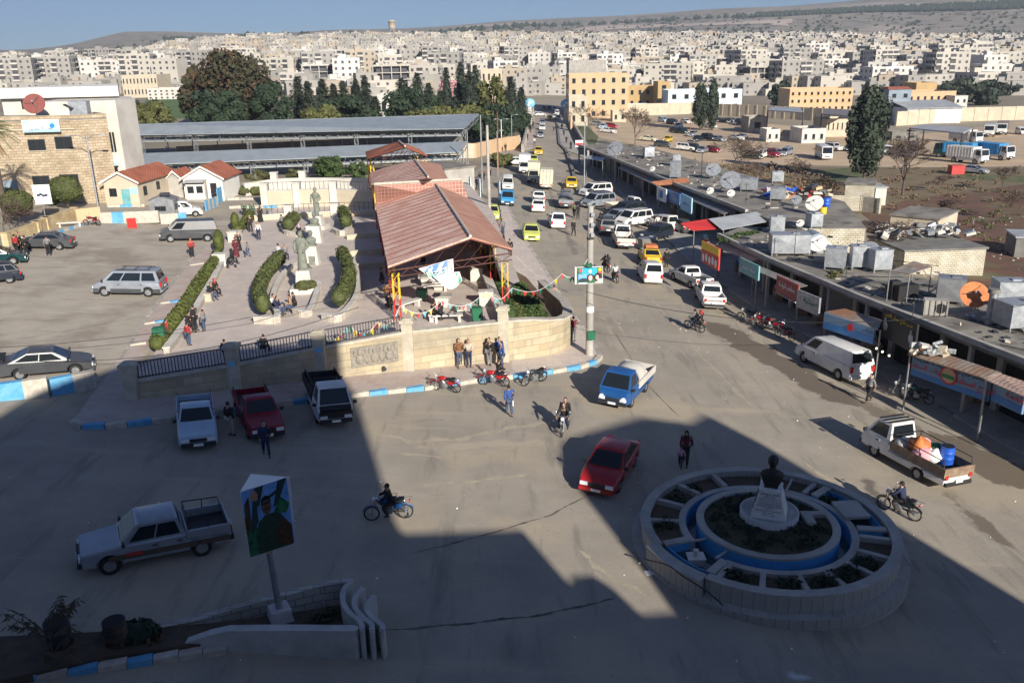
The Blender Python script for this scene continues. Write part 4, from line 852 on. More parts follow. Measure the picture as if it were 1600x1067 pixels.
# ---------------------------------------------------------------- statues and park furniture
def statue(label,foot,pl,h=2.3,robe=True,ang=0,seed=0):
 """standing figure of weathered stone on a stepped block plinth; foot = photo pixel of the plinth base, pl = plinth height"""
 g=GZ(*foot,ZP);r=empty('statue',g,ang,label,'statue');b=MB()
 b.box((0,0,.2),(1.9,1.9,.4));b.box((0,0,.4+(pl-.4)/2),(1.15,1.15,pl-.4),top=(.82,.82));b.build('plinth','white_wall',r)
 b=MB();z=pl;k=h/2.3
 prof=[(.36,0),(.34,.35),(.30,.8),(.27,1.1),(.30,1.35),(.36,1.62),(.40,1.85),(.30,1.98),(.12,2.03),(.1,2.1)] if robe else [(.22,0),(.24,.5),(.27,1.0),(.25,1.2),(.32,1.6),(.36,1.85),(.26,1.98),(.11,2.03),(.1,2.1)]
 b.lathe([(a*k*.9,z+c*k) for a,c in prof],n=16,sy=.72);b.ball((0,-.02*k,z+2.24*k),(.14*k,.16*k,.19*k),12);b.ball((0,.04*k,z+2.29*k),(.16*k,.16*k,.18*k),10)
 b.box((0,-.17*k,z+2.22*k),(.04*k,.06*k,.07*k))
 for s_ in (-1,1):b.tube([(s_*.33*k,0,z+1.84*k),(s_*.42*k,-.02,z+1.45*k),(s_*(.36 if s_ < 0 else .16)*k,-.22*k,z+1.2*k)],[.1*k,.085*k,.06*k],8);b.ball((s_*(.36 if s_ < 0 else .14)*k,-.25*k,z+1.19*k),(.06*k,.07*k,.08*k),8);b.box((s_*.13*k,-.17*k,z+.06),(.15*k,.34*k,.12))
 b.build('figure','statue_stone',r);return r
def bust(label,foot,pl,s=1.0,m='statue_stone',ang=0):
 g=GZ(*foot,ZP);r=empty('bust',g,ang,label,'statue');b=MB();b.box((0,0,pl/2),(1.15,1.0,pl),top=(.8,.8));b.build('plinth','white_wall',r)
 b=MB();z=pl;b.box((0,0,z+.08),(.8,.6,.16));b.lathe([(.26*s,z+.1),(.42*s,z+.35*s),(.46*s,z+.55*s),(.3*s,z+.68*s),(.13*s,z+.74*s),(.12*s,z+.82*s)],n=14,sy=.6);b.ball((0,0,z+1.0*s),(.17*s,.2*s,.24*s),12);b.ball((0,.04,z+1.06*s),(.19*s,.2*s,.22*s),10);b.box((0,-.2*s,z+.98*s),(.05*s,.08*s,.1*s));b.build('portrait',m,r)
statue('nearer standing robed stone statue with a green grey patina on a white plinth',(477,455),1.6,2.6,True,.1)
b=MB();g=GZ(489,425,ZP);b.box((0,0,.9),(.5,.08,.7));tag(b.build('plaque','statue_stone',loc=g),'small dark plaque beside the nearer standing statue','plaque')
statue('farther standing stone statue of a man in a suit on a white plinth',(497,357),1.3,2.6,False,-.1)
bust('stone bust on a tapering white plinth beside the nearer statue',(489,412),1.5);bust('stone bust on a tapering white plinth below the farther statue',(494,378),1.5)
TG='stone tables and benches under the canopy'
def stable(px,py,lab):
 r=empty('stone_table',GZ(px,py,ZP),rnd.uniform(-.3,.3),lab,'table',TG);b=MB();b.box((0,0,.74),(1.3,1.0,.1));b.build('table_top','concrete',r);b=MB();b.box((0,0,.35),(.7,.6,.7),top=(1.4,1.3));b.build('pedestal','white_wall',r)
for p,lab in (((692,478),'stone picnic table nearest the street wall with people sitting at it'),((688,452),'second stone picnic table under the canopy'),((668,447),'stone picnic table behind the hanging banner')):stable(*p,lab)
for (x,y,a,lab) in ((700,503,.05,'stone bench nearest the street wall under the canopy'),(678,500,1.5,'stone bench at the left of the nearest picnic table'),(680,455,.05,'stone bench just below the hanging banner'),(722,488,1.4,'stone bench right of the nearest picnic table'),(662,440,1.4,'small stone bench in the canopy shade'),(640,482,.9,'stone bench beside the yellow and red front post')):
 bench(GZ(x,y,ZP),a,lab,1.9 if abs(a) < 1 else 1.3,TG)
def bin_(loc,label,m='green_plastic',h=.9,group=None):
 r=empty('litter_bin',loc,.2,label,'bin',group);b=MB();b.box((0,0,h*.6),(.5,.42,h*.7),top=(1.25,1.25));b.build('bucket',m,r);b=MB();b.box((0,0,h+.0),(.66,.58,.05));b.build('lid',m,r);b=MB();[b.box((s_*.36,0,h*.5),(.05,.05,h)) for s_ in (-1,1)];b.build('frame','darkmetal',r)
bin_(GZ(745,507,ZP),'green litter bin behind the street wall under the canopy',h=1.1,group='green litter bins');bin_(GZ(660,470,ZP),'small green litter bin among the picnic tables',h=.8,group='green litter bins')
bin_(GZ(252,543,ZP),'open green bin at the end of the long hedge',h=1.2,group='green litter bins')
lowwall('garden_wall',[(790,515),(772,470),(752,420),(735,375)],.55,.5,'concrete','low seat wall along the street edge of the canopy',coping='white_wall')
for i,(x,y) in enumerate(((760,468),(745,430),(735,398))):
 b=MB();g=GZ(x,y+8,ZP);b.box((0,0,.45),(.9,.7,.9));b.box((0,0,.93),(1.0,.8,.08));tag(b.build('stone_pillar','white_wall',loc=g),['nearest','middle','farthest'][i]+' short white pillar on the seat wall under the canopy edge','pillar')
hedge('loose green climbers along the street edge of the canopy',[(797,505),(786,470),(772,430),(758,395)],.9,1.0,'leaf_green',ZP-.3,name='climbing_plants',seed=31,dens=.45)
bed=[(800,503),(835,507),(856,501),(862,494),(852,478),(848,462),(822,432),(800,420),(790,440),(800,480)]
def bedz(x,y):return 1.55
b=MB();b.prism([tuple(GZ(*p,1.75)[:2]) for p in bed],-1,1.72);tag(b.build('flower_bed_soil','red_soil'),None,None,None,'structure')
def groundcover(name,polypx,z,n,h,m,seed,s=.12,label=None):
 rg=random.Random(seed);pts=[GZ(*p,z)[:2] if z is not None else G(*p)[:2] for p in polypx];b=MB();x0,x1=min(p[0] for p in pts),max(p[0] for p in pts);y0,y1=min(p[1] for p in pts),max(p[1] for p in pts)
 def ins(x,y):
  c=False
  for i in range(len(pts)):
   a,d=pts[i],pts[i-1]
   if (a[1] > y) != (d[1] > y) and x < (d[0]-a[0])*(y-a[1])/(d[1]-a[1])+a[0]:c=not c
  return c
 k=0;t=0
 while k < n and t < n*30:
  t += 1;x,y=rg.uniform(x0,x1),rg.uniform(y0,y1)
  if ins(x,y):leaves(b,(x,y,(T(x,y) if z is None else z)+h*.4),(h*1.1,h*1.1,h*.7),22,s,rg,.5,1.0);k += 1
 o=b.build(name,m);o['kind']='stuff';return o
groundcover('ground_plants',[(803,498),(832,503),(854,496),(842,470),(815,440),(800,450)],1.75,230,.18,'leaf_green',5,.07)
groundcover('ground_plants',[(797,450),(822,490),(830,501),(800,500)],1.75,50,.2,'leaf_olive',6,.06)
r_=empty('leaning_panel',GZ(775,440,ZP),0,'large dark brown panel leaning at the street edge under the canopy','panel')
A,B=GZ(787,452,ZP+.1),GZ(747,372,ZP+.1);o=Vector(r_.location);b=MB();q=[A-o,B-o,B-o+Vector((-.8,0,3.0)),A-o+Vector((-.8,0,3.0))];b.add(q+[p+Vector((.08,0,.02)) for p in q],[(0,1,2,3),(7,6,5,4),(0,4,5,1),(1,5,6,2),(2,6,7,3),(3,7,4,0)]);b.build('panel',mat('dark_brown',(.06,.035,.03),(.035,.02,.018),2,.8).name,r_)
b=MB();[b.cyl(q[0].lerp(q[1],k/5),q[3].lerp(q[2],k/5),.04,n=5) for k in range(6)];b.build('frame','darkmetal',r_)
def cloth(a,b_,c,d,nx,ny,sag,f):
 vs=[];
 for j in range(ny+1):
  for i in range(nx+1):
   s,t=i/nx,j/ny;p=(a.lerp(b_,s)).lerp(d.lerp(c,s),t);w_=sin(PI*s);vs.append(p+Vector((0,-sag*w_*t*.6,-sag*w_*(.2+.8*t)))+Vector((0,.06*sin(s*17+t*5),0)))
 return vs,[(j*(nx+1)+i,j*(nx+1)+i+1,(j+1)*(nx+1)+i+1,(j+1)*(nx+1)+i) for j in range(ny) for i in range(nx)]
Yb=53.0;a,b_,c,d=at(654,420,Yb),at(708,404,Yb),at(709,424,Yb),at(673,436,Yb)
r_=empty('hanging_banner',a,0,'sagging white and blue cloth banner with green and orange emblems hanging from the canopy front','banner');X=Matrix.Translation(-a)
def piece(nm,s0,s1,t0,t1,m,off,rt=r_,q=(a,b_,c,d),sag=.45):
 A_,B_=q[0].lerp(q[1],s0),q[0].lerp(q[1],s1);D_,C_=q[3].lerp(q[2],s0),q[3].lerp(q[2],s1);vs,fs=cloth(A_.lerp(D_,t0),B_.lerp(C_,t0),B_.lerp(C_,t1),A_.lerp(D_,t1),12,6,0,0)
 vs=[v+Vector((0,-off,-sag*sin(PI*min(1,max(0,s0+(s1-s0)*(i % 13)/12)))*(t0+(t1-t0)*(i//13)/6))) for i,v in enumerate(vs)]
 mb=MB();mb.X=X;mb.add(vs,fs,0,True);return mb.build(nm,m,rt)
piece('cloth',0,1,0,1,'paper',0);piece('blue_band',.12,.85,.02,.35,mat('banner_blue',(.15,.3,.75),rough=.7).name,.015);piece('blue_band',.15,.75,.45,.62,'skyblue',.015);piece('green_emblem',.03,.25,.3,.75,'txt_green',.02);piece('orange_emblem',.78,.96,.05,.8,'orange_wall',.02);piece('lettering',.3,.7,.4,.48,'txt_dark',.03);piece('lettering',.3,.7,.55,.62,'txt_dark',.03)
q2=(at(676,432,Yb-.3),at(718,424,Yb-.3),at(722,438,Yb-.3),at(690,444,Yb-.3));r2_=empty('hanging_banner',q2[0],0,'second white cloth banner with a green triangle below the blue one','banner');X=Matrix.Translation(-q2[0])
piece('cloth',0,1,0,1,'paper',0,r2_,q2);piece('green_emblem',.84,.97,.1,.95,mat('mint',(.05,.5,.28),rough=.7).name,.02,r2_,q2)
def bunting(label,pts,n,seed=1,s=.25):
 r=empty('bunting',pts[0],0,label,'bunting');b=MB();q=[]
 for i in range(len(pts)-1):
  for k in range(14):t=k/14;p=pts[i].lerp(pts[i+1],t);p.z -= .6*sin(PI*t);q.append(p-pts[0])
 q.append(pts[-1]-pts[0]);b.tube(q,.018,4);b.build('string','paper',r);fl=[MB() for _ in range(4)];rg=random.Random(seed)
 for k in range(n):
  t=(k+.5)/n*(len(q)-1);i=int(t);p=q[i].lerp(q[i+1],t-i);d=(q[i+1]-q[i]).normalized();dn=Vector((rg.uniform(-.25,.25),rg.uniform(-.4,0),-1)).normalized();fb=MB();z=d*s*.5
  fb.add([p-z,p+z,p+dn*s*1.25],[(0,1,2)]);fb.build('flag',['red','yellow','green_plastic','teal'][(k*7+rg.randrange(2)) % 4],r)
bunting('string of red yellow and green triangular flags from the canopy to the concrete pole',[at(590,503,46),at(625,478,48),at(690,470,49),at(760,455,50),at(800,450,50),at(878,428,49),at(918,405,49)],40,3)
bunting('string of small coloured flags tied along the park railing',[at(490,524,46.3),at(545,508,46.5),at(590,503,46)],14,4,.3)
# ---------------------------------------------------------------- poles
def pole(label,base,top,r0=.16,r1=.1,m='concrete',name='utility_pole',lamps=(),group=None,z=None):
 g=G(*base) if z is None else GZ(*base,z);t=at(top[0],top[1],g.y);r=empty(name,g,0,label,'pole',group);b=MB();b.cyl((0,0,-.3),(0,0,t.z-g.z),r0,r1,14);b.build('shaft',m,r);h=t.z-g.z
 for (dx,dy) in lamps:
  b=MB();b.tube([(0,0,h-.3),(dx*.5,dy*.5,h+.1),(dx,dy,h+.1)],.04,5);b.build('lamp_arm','steel',r);b=MB();b.box((dx*1.2,dy*1.2,h+.08),(.55,.25,.12),math.atan2(dy,dx));b.build('lamp_head','galv',r)
 return r,h
pr,ph=pole('thick concrete pole with pasted posters at the pavement corner',(921,557),(916,322),.25,.17)
for (z,m,hh) in ((2.9,'paper',.35),(10.2,'darkmetal',.12),(7.4,'darkmetal',.1)):b=MB();b.cyl((0,0,z),(0,0,z+hh),.25-.0066*z+.03,.25-.0066*z+.027,12);b.build('pole_band' if m == 'darkmetal' else 'pasted_poster',m,pr)
for k in range(3):b=MB();b.box((.1,-.28+.01*k,7.7+.6*k),(.2,.16,.22));b.build('junction_box','galv',pr)
b=MB();b.box((.08,-.38,1.5),(.42,.28,.5),top=(1.2,1.2));tag(b.build('pole_bin','green_plastic',loc=pr.location),'green bin strapped to the concrete pole above the kerb','bin')
pz=at(921,430,48.6);r_=empty('poster_board',pz,R(4),'colourful poster board with painted faces and flowers on the concrete pole','poster');b=MB();b.box((0,0,0),(1.55,.07,1.0));b.box((-.82,.1,0),(.06,.3,1.0));b.build('board','paper',r_)
def poster(root,items,y=-.045):
 for i,(nm,m,kind,x,z,w_,h) in enumerate(items):
  b=MB();yy=y-.004*i
  if kind == 'b':b.box((x,yy,z),(w_,.006,h))
  elif kind == 'o':b.cyl((x,yy+.003,z),(x,yy-.003,z),w_/2,n=14);b.v=[Vector((v.x,v.y,z+(v.z-z)*h/w_)) for v in b.v]
  else:b.add([(x-w_/2,yy,z-h/2),(x+w_/2,yy,z-h/2),(x,yy,z+h/2),(x-w_/2,yy+.01,z-h/2),(x+w_/2,yy+.01,z-h/2),(x,yy+.01,z+h/2)],[(0,1,2),(5,4,3)])
  b.build(nm,m,root)
mat('skin',(.42,.24,.16),rough=.6);mat('hair',(.015,.011,.009),rough=.7);mat('pr_dark',(.02,.05,.05),rough=.7);mat('pr_green',(.04,.2,.1),(.02,.07,.03),6,.7);mat('pr_sky',(.22,.45,.85),(.1,.28,.6),2,.7);mat('pr_flower',(.65,.1,.06),rough=.7)
poster(r_,[('green_print','pr_green','b',0,0,1.5,.95),('blue_print',mat('pr_cyan',(.02,.4,.75),rough=.6).name,'b',0,.22,.9,.42),('flower','pr_flower','o',-.52,.3,.22,.22),('flower','yellow','o',.6,.33,.22,.22),('flower','pr_flower','b',.62,.15,.25,.12),('figure','pr_sky','b',-.4,-.12,.5,.45),('figure','pr_dark','o',-.35,-.3,.6,.3),('hair','hair','o',.05,-.12,.36,.42),('face',mat('pr_skin',(.7,.45,.42),rough=.6).name,'o',.05,-.15,.24,.34),('hair','hair','o',.48,-.1,.4,.5),('face','pr_skin','o',.44,-.12,.2,.28),('scarf','paper','o',.62,-.32,.3,.26),('face','pr_skin','o',.5,-.4,.4,.12),('portrait','paper','o',.02,.24,.2,.22),('lettering','paper','b',-.4,-.44,.5,.08)])
b=MB();b.tube([(0,-.1,.5),(-.2,-.15,.65),(-.4,-.1,.6)],.05,5);leaves(b,(-.05,-.12,.62),(.3,.15,.16),60,.06,random.Random(3));b.build('leaf_spray','green_plastic',r_)
for lab,ba,to,rr,m,la in (
 ('tall concrete utility pole beside the red canopy',(765,342),(757,196),.2,'concrete',()),
 ('thin steel lattice like pole by the end of the market hall',(754,300),(752,180),.13,'steel',()),
 ('slim street lamp pole at the shop row corner',(913,289),(911,195),.1,'galv',((-.8,0),)),
 ('white double arm lamp pole by the bridge foot',(784,236),(782,187),.1,'white_paint',((-1,0),(1,0))),
 ('tall grey lamp post in front of the stone building',(154,328),(140,213),.1,'galv',((-1.6,0),(1.3,.3))),
 ('thin rusty pole beside the small tree by the market',(779,268),(771,175),.08,'rust',()),
 ('thin grey pole near the parked white saloon',(778,277),(777,205),.07,'galv',((.6,0),)),
 ('thin dark mast standing on the dirt lot between two cars',(1078,213),(1077,180),.08,'rust',()),
 ('lamp pole with white sign beside the bridge',(800,232),(799,180),.08,'galv',((.9,0),)),
 ('far thin pole on the left of the bridge',(806,212),(805,168),.07,'galv',())):
 pole(lab,ba,to,rr,rr*.75,m,lamps=la,name='lamp_post' if la else 'utility_pole')
def wire(label,a,b_,sag=.8,r=.012,m='darkmetal'):
 q=[a.lerp(b_,k/12)-Vector((0,0,sag*4*(k/12)*(1-k/12))) for k in range(13)];b=MB();b.tube([p-a for p in q],r,3);tag(b.build('overhead_cable',m,loc=a),label,'cable')
top=at(916,350,49);wire('pale cable from the concrete pole to the park',top-Vector((0,0,4.2)),at(806,400,58),.6,.02,'paper')
wire('long dark cable from the concrete pole over the shop row',top-Vector((0,0,4)),at(1640,470,42),1.5,.02)
wire('cable crossing low above the car park',at(-40,545,44),at(619,440,53.5),.8,.02)
wire('second cable across the parked sedans',at(-40,560,43),at(560,480,46),1.2,.018)
for (bx,by,ty,lab) in ((828,194,163,'left gateway pillar topped by a blue round globe sign'),(884,193,164,'right gateway pillar topped by a blue round globe sign')):
 g=G(bx,by);h=hgt((bx,by),(bx,ty));r_=empty('gateway_pillar',g,0,lab,'pillar','globe pillars of the bridge');b=MB();b.box((0,0,h*.4),(1.0,1.0,h*.8+.6));b.build('pillar','white_wall',r_);b=MB();b.ball((0,0,h+.2),(1.6,.5,1.4),14);b.build('globe_sign','blue_paint',r_);b=MB();b.ball((.2,-.4,h+.5),(.7,.2,.4),8);b.ball((-.4,-.4,h-.2),(.5,.2,.5),8);b.build('white_print','paper',r_)
for pts,lab in (([(817,238),(826,200),(833,175)],'left grey parapet wall of the bridge'),([(920,245),(902,212),(884,180)],'right grey parapet wall of the bridge')):bwall('bridge_parapet',pts,1.6,'grey_block',lab,.4)
b=MB();g=G(892,205);b.box((0,0,1.9),(.5,4.4,4.4));b.build('end_wall','orange_wall',tag(empty('abutment_wall',g,0),'short orange plastered end wall at the right of the bridge','wall'))
g=G(905,246);r_=empty('roadside_sign',Vector((g.x,g.y,g.z)),0,'red and white advertising box at the far end of the shop row','sign');b=MB();b.box((0,0,2.6),(1.5,.3,1.3));b.build('panel','paper',r_);b=MB();b.box((0,-.17,2.5),(1.4,.03,.55));b.build('red_print','red',r_);b=MB();b.cyl((0,0,-.2),(0,0,2),.08,n=6);b.build('post','steel',r_)
# ---------------------------------------------------------------- roundabout with fountain and bust
def roundabout():
 c=GP2=None
 import itertools
 pts=[(1421,880),(1316,938),(1260,934),(1200,923),(1100,890),(997,800),(1004,782),(1093,736),(1154,732),(1292,760),(1356,788),(1396,824)]
 zt=T(9.7,28.4)+1.05;q=[GZ(*p,zt) for p in pts]
 import numpy as np
 A=np.array([[2*p.x,2*p.y,1] for p in q]);bb=np.array([p.x**2+p.y**2 for p in q]);s=np.linalg.lstsq(A,bb,rcond=None)[0];cx,cy=s[0],s[1];Rr=math.sqrt(s[2]+cx*cx+cy*cy)
 print('## roundabout',cx,cy,Rr)
 return cx,cy,Rr,zt
RX,RY,RR,RZ=roundabout()
g0=T(RX,RY);root=empty('roundabout_fountain',(RX,RY,g0),0,'round stone fountain island with blue painted water channels and planting beds','fountain');zt=RZ-g0
def ringw(b,r0,r1,z0,z1,a0=0,a1=360,n=None,m=0,cx=0,cy=0,base=None):
 n=n or max(4,int(abs(a1-a0)/4));vs=[];full=abs(a1-a0) >= 360
 for k in range(n+1):
  a=R(a0+(a1-a0)*k/n)
  for r,z in ((r0,z0),(r1,z0),(r1,z1),(r0,z1)):vs.append((cx+r*cos(a),cy+r*sin(a),z if z != 'g' else T(RX+r*cos(a),RY+r*sin(a))-g0-.1))
 fs=[]
 for k in range(n):
  i,j=4*k,4*k+4
  fs += [(i+1,j+1,j+2,i+2),(i+2,j+2,j+3,i+3),(i+3,j+3,j,i),(i,j,j+1,i+1)]
 if not full:fs += [(0,1,2,3),(4*n+3,4*n+2,4*n+1,4*n)]
 b.add(vs,fs,m)
b=MB();ringw(b,RR-.05,RR+.36,'g',.42,n=72);o=b.build('base_step','slab_cladding',root)
LG=197;LG2=228
b=MB();ringw(b,RR-.3,RR,.1,zt,LG2+.5,LG+360,n=72);b.build('outer_wall','slab_cladding',root)
b=MB();ringw(b,RR-.33,RR+.04,zt+.002,zt+.08,LG2+.3,LG+360,n=72);b.build('outer_coping','concrete',root)
b=MB();ringw(b,RR-.15,RR+.3,.0,zt+.0,LG-.2,LG2,n=10);b.build('outer_wall','slab_cladding',root);b=MB();ringw(b,RR-.18,RR+.34,zt+.004,zt+.09,LG-.3,LG2+.1,n=10);b.build('outer_coping','concrete',root)
b=MB();ringw(b,0.01,RR-.1,.0,.06,n=48);b.build('floor_slab','concrete_dark',root)
R2=RR*.70;R1=RR*.55
ci=(RR*.02,RR*.03)
b=MB();ringw(b,R2-.26,R2,.2,zt-.06,LG2,LG+360,n=64);b.build('middle_coping','concrete',root)
b=MB();ringw(b,R2-.28,R2-.24,.2,zt-.1,LG2,LG+360,n=64);ringw(b,R1-.22,R1+.03,.0,zt+.06,n=64);b.build('blue_channel','pool_blue',root)
b=MB();ringw(b,R1-.24,R1+.05,zt+.062,zt+.15,n=64);b.build('inner_coping','concrete',root)
b=MB();ringw(b,0.01,R1-.22,0,zt+.02,n=40);b.build('inner_bed','grass_dark' if 'grass_dark' in M else mat('grass_dark',(.035,.045,.018),(.06,.05,.03),2.5,.95,bump=.6,bsc=8).name,root)
b=MB();ringw(b,R1+.02,R2-.33,0,zt-.62,n=64);b.build('water','water',root)
for q0,q1 in ((40,LG),(LG2,352)):b=MB();ringw(b,R2+.01,RR-.29,.05,zt-.2,q0,q1,n=36);b.build('bed_soil','soil',root)
for a in (20,48,76,104,128,150,172,232,252,272,290,308,326,344):
 b=MB();aa=R(a);rm=(R2+RR-.3)/2;b.box((rm*cos(aa),rm*sin(aa),zt-.25),(RR-.31-R2,.2,.5),aa);b.build('bed_divider','concrete',root)
for (a0_,a1_) in ((LG,LG2),(352,400)):
 b=MB();ringw(b,R2+.02,RR-.47,.0,zt-.36,a0_,a1_,n=14);b.build('water','water',root);b=MB();ringw(b,RR-.5,RR-.46,.1,zt-.03,a0_,a1_,n=14)
 for a in (a0_,a1_):aa=R(a);b.box(((R2+RR-.5)/2*cos(aa),(R2+RR-.5)/2*sin(aa),zt-.2),(RR-.5-R2,.2,.36),aa)
 b.build('blue_channel','pool_blue',root)
 for a in (a0_,a1_):b=MB();b.box(((R2+RR-.4)/2*cos(R(a)),(R2+RR-.4)/2*sin(R(a)),zt+.03),(RR-.4-R2,.3,.08),R(a));b.build('bed_divider','concrete',root)
b=MB();aa=R(213);b.box((RR*.79*cos(aa),RR*.79*sin(aa),zt-.2),(.42,.36,.35),0,top=(1.5,1.5));b.cyl((RR*.79*cos(aa),RR*.79*sin(aa),zt),(RR*.79*cos(aa),RR*.79*sin(aa),zt+.22),.1,n=8);tag(b.build('stone_basin','white_wall',loc=root.location),'small square white basin standing in the fountain channel','basin')
for aa,lab in ((R(15),'thin stone slab laid over the wide pool of the fountain'),):b=MB();b.box((RR*.78*cos(aa),RR*.78*sin(aa),zt+.02),(1.0,1.25,.12),aa-.2);tag(b.build('stone_slab','concrete',loc=root.location),lab,'slab')
b=MB();b.box((R1*.62,R1*-.05+.3,zt+.1),(.34,.9,.2));b.box((R1*.62+.5,R1*-.05+.62,zt+.09),(.64,.26,.2));tag(b.build('stone_kerb_piece','concrete',loc=root.location),'L-shaped stone kerb piece lying in the inner planting bed','stone')
for a,x0,x1 in ((199,R1,R2),(222,R1,R2),(60,R1,RR-.5)):b=MB();b.cyl((x0*cos(R(a)),x0*sin(R(a)),zt-.04),(x1*cos(R(a)),x1*sin(R(a)),zt-.02),.05,n=6);b.build('water_pipe','concrete',root)
b=MB();rg=random.Random(5)
for a in [x+rg.uniform(-6,6) for x in (35,62,90,116,140,160,183,240,262,281,299,300,317,318,335)]:
 if rg.random() < .85:
  for _ in range(3):rr=rg.uniform(R2+.35,RR-.8);aa=R(a+rg.uniform(-6,6));leaves(b,(rr*cos(aa),rr*sin(aa),zt-.12),(.4,.4,rg.uniform(.15,.35)),60,.07,rg,.3,1)
for _ in range(110):rr=R1*.85*math.sqrt(rg.random());aa=rg.uniform(0,6.28);leaves(b,(rr*cos(aa),rr*sin(aa),zt+.05),(.3,.3,rg.uniform(.06,.16)),22,.06,rg,.3,1)
b.build('bed_plants','leaf_dark',root)
mx,my=ci;mb_=empty('bust_monument',(RX+mx+.15,RY+my+.45,g0),R(-20),'dark bronze bust on a tapering white inscribed pedestal in the middle of the fountain','monument')
b=MB();b.lathe([(1.1,zt-.5),(1.1,zt+.3),(1.02,zt+.31),(1.02,zt+.22),(.2,zt+.22)],n=32);b.build('round_base','slab_white' if 'slab_white' in M else brickmat('slab_white',(.55,.55,.53),(.5,.5,.48),(.3,.3,.3),.35,3,.01,off=0,stain=(.4,.4,.4)).name,mb_)
PHh=1.05;b=MB();b.box((0,0,zt+.2+PHh/2),(1.3,1.3,PHh),top=(.6,.6));b.box((0,0,zt+.2+PHh+.03),(.84,.84,.06));b.build('pedestal','white_paint',mb_)
lines=['GENERAL MEZIN','SERHILDAN','LI SER AXA WELAT BI','SERBILINDI JIYANA XWE DA DOZA GEL','U NAVE XWE DI DIROKA WELAT DE NIVISAND','EM BI BIR TININ HER DEM U HER GAV','BI RUMET','BERXWEDAN JIYAN E U DE BERDEWAM BE','ROJ MEH SAL','1971 - 2012']
tilt=math.atan((1.3-.78)/2/PHh)
for side in (0,1):
 for i,s_ in enumerate(lines):
  t=.90-i*.083;half=.65+(.39-.65)*t;z=zt+.2+PHh*t;wd=min(half*2*.86,.04+len(s_)*.037+(.2 if i == 0 else 0));sz=.08 if i == 0 else .058
  yy=-(half+.012);loc=(0,yy,z) if side == 0 else (yy,0,z)
  text(s_,sz,'txt_dark',mb_,loc,rz=0 if side == 0 else -PI/2,rx=PI/2-tilt,w=wd,h=sz*.8)
K=.8;b=MB();z=0;b.X=Matrix.Translation((0,0,zt+.2+PHh+.06)) @ Matrix.Scale(K,4)
b.box((0,0,z+.06),(.62,.5,.14));b.lathe([(.36,z+.08),(.46,z+.35),(.56,z+.62),(.5,z+.76),(.3,z+.86),(.15,z+.9),(.15,z+1.05)],n=20,sy=.55)
b.ball((0,-.01,z+1.25),(.205,.24,.29),16);b.ball((0,.05,z+1.36),(.25,.27,.23),14);b.box((0,-.25,z+1.22),(.05,.08,.12));b.ball((0,-.22,z+1.14),(.1,.05,.03),8);[b.ball((s_*.21,0,z+1.22),(.03,.05,.07),6) for s_ in (-1,1)]
b.add([(-.14,-.29,z+.8),(.14,-.29,z+.8),(0,-.32,z+.45),(-.14,-.2,z+.86),(.14,-.2,z+.86)],[(0,2,1),(0,1,4,3)]);b.build('bust','bust_bronze',mb_)
b=MB();g=G(1015,895);b.box((0,0,.01),(.32,.3,.03),.2);tag(b.build('litter','paper',loc=g),'scrap of white paper on the road by the fountain','litter')
b=MB();q=[Vector((RX+(RR+.55+.1*sin(k))*cos(R(200+k*3)),RY+(RR+.55)*sin(R(200+k*3)),0)) for k in range(14)];b.tube([(p.x-q[0].x,p.y-q[0].y,T(p.x,p.y)-T(q[0].x,q[0].y)+.5+.5*sin(i/13*PI)) for i,p in enumerate(q)],.025,5);tag(b.build('hose','black',loc=(q[0].x,q[0].y,T(q[0].x,q[0].y))),'black hose draped over the fountain wall','hose')
g=G(1243,870)
# ---------------------------------------------------------------- foreground planter, billboard, barrels
def ppath(pts):return [G(*p) for p in pts]
def thickwall(root,name,pts,h,wd,m,cop=None,ztop=None):
 o=Vector(root.location);b=MB();q=[p-o for p in pts]
 for i in range(len(q)-1):
  d=q[i+1]-q[i];n=Vector((-d.y,d.x,0)).normalized()*wd/2;h0,h1=(h[i],h[i+1]) if isinstance(h,list) else (h,h);P4=[q[i]-n,q[i+1]-n,q[i+1]+n,q[i]+n];hs=[h0,h1,h1,h0]
  ex=d.normalized()*wd*.2
  b.add([(p.x,p.y,p.z-.3) for p in P4]+[(p.x,p.y,p.z+hh+.001*i) for p,hh in zip(P4,hs)],[(0,1,5,4),(1,2,6,5),(2,3,7,6),(3,0,4,7),(4,5,6,7)])
  b.cyl((q[i+1].x,q[i+1].y,q[i+1].z-.3),(q[i+1].x,q[i+1].y,q[i+1].z+h1-.002),wd/2,n=10,smooth=True)
 return b.build(name,m,root)
g=G(440,985);fr=empty('foreground_planter',g,0,'long curving grey stone planter with three wavy end walls under the billboard','planter')
mat('render_grey',(.5,.49,.46),(.36,.355,.34),1.2,.85,bump=.3,bsc=8)
brickmat('planter_block',(.48,.46,.42),(.4,.385,.35),(.24,.23,.21),.55,.26,.02)
def tpath(pts):
 o=[]
 for x,y,h in pts:
  g=GZ(x,y,h+T(-5,22));o.append(Vector((g.x,g.y,T(-5,22))))
 return o,[p[2] for p in pts]
q,hh=tpath([(-60,1036,.5),(60,1015,.5),(120,1004,.55),(309,965,.75),(378,944,.85),(500,913,.95),(546,905,1.0)]);thickwall(fr,'back_wall',q,hh,.24,'planter_block')
q,hh=tpath([(140,1046,.2),(206,1023,.3),(282,1003,.55),(330,987,.9),(358,981,1.0),(440,980,1.0),(552,981,1.0)]);thickwall(fr,'front_wall',q,hh,.3,'render_grey')
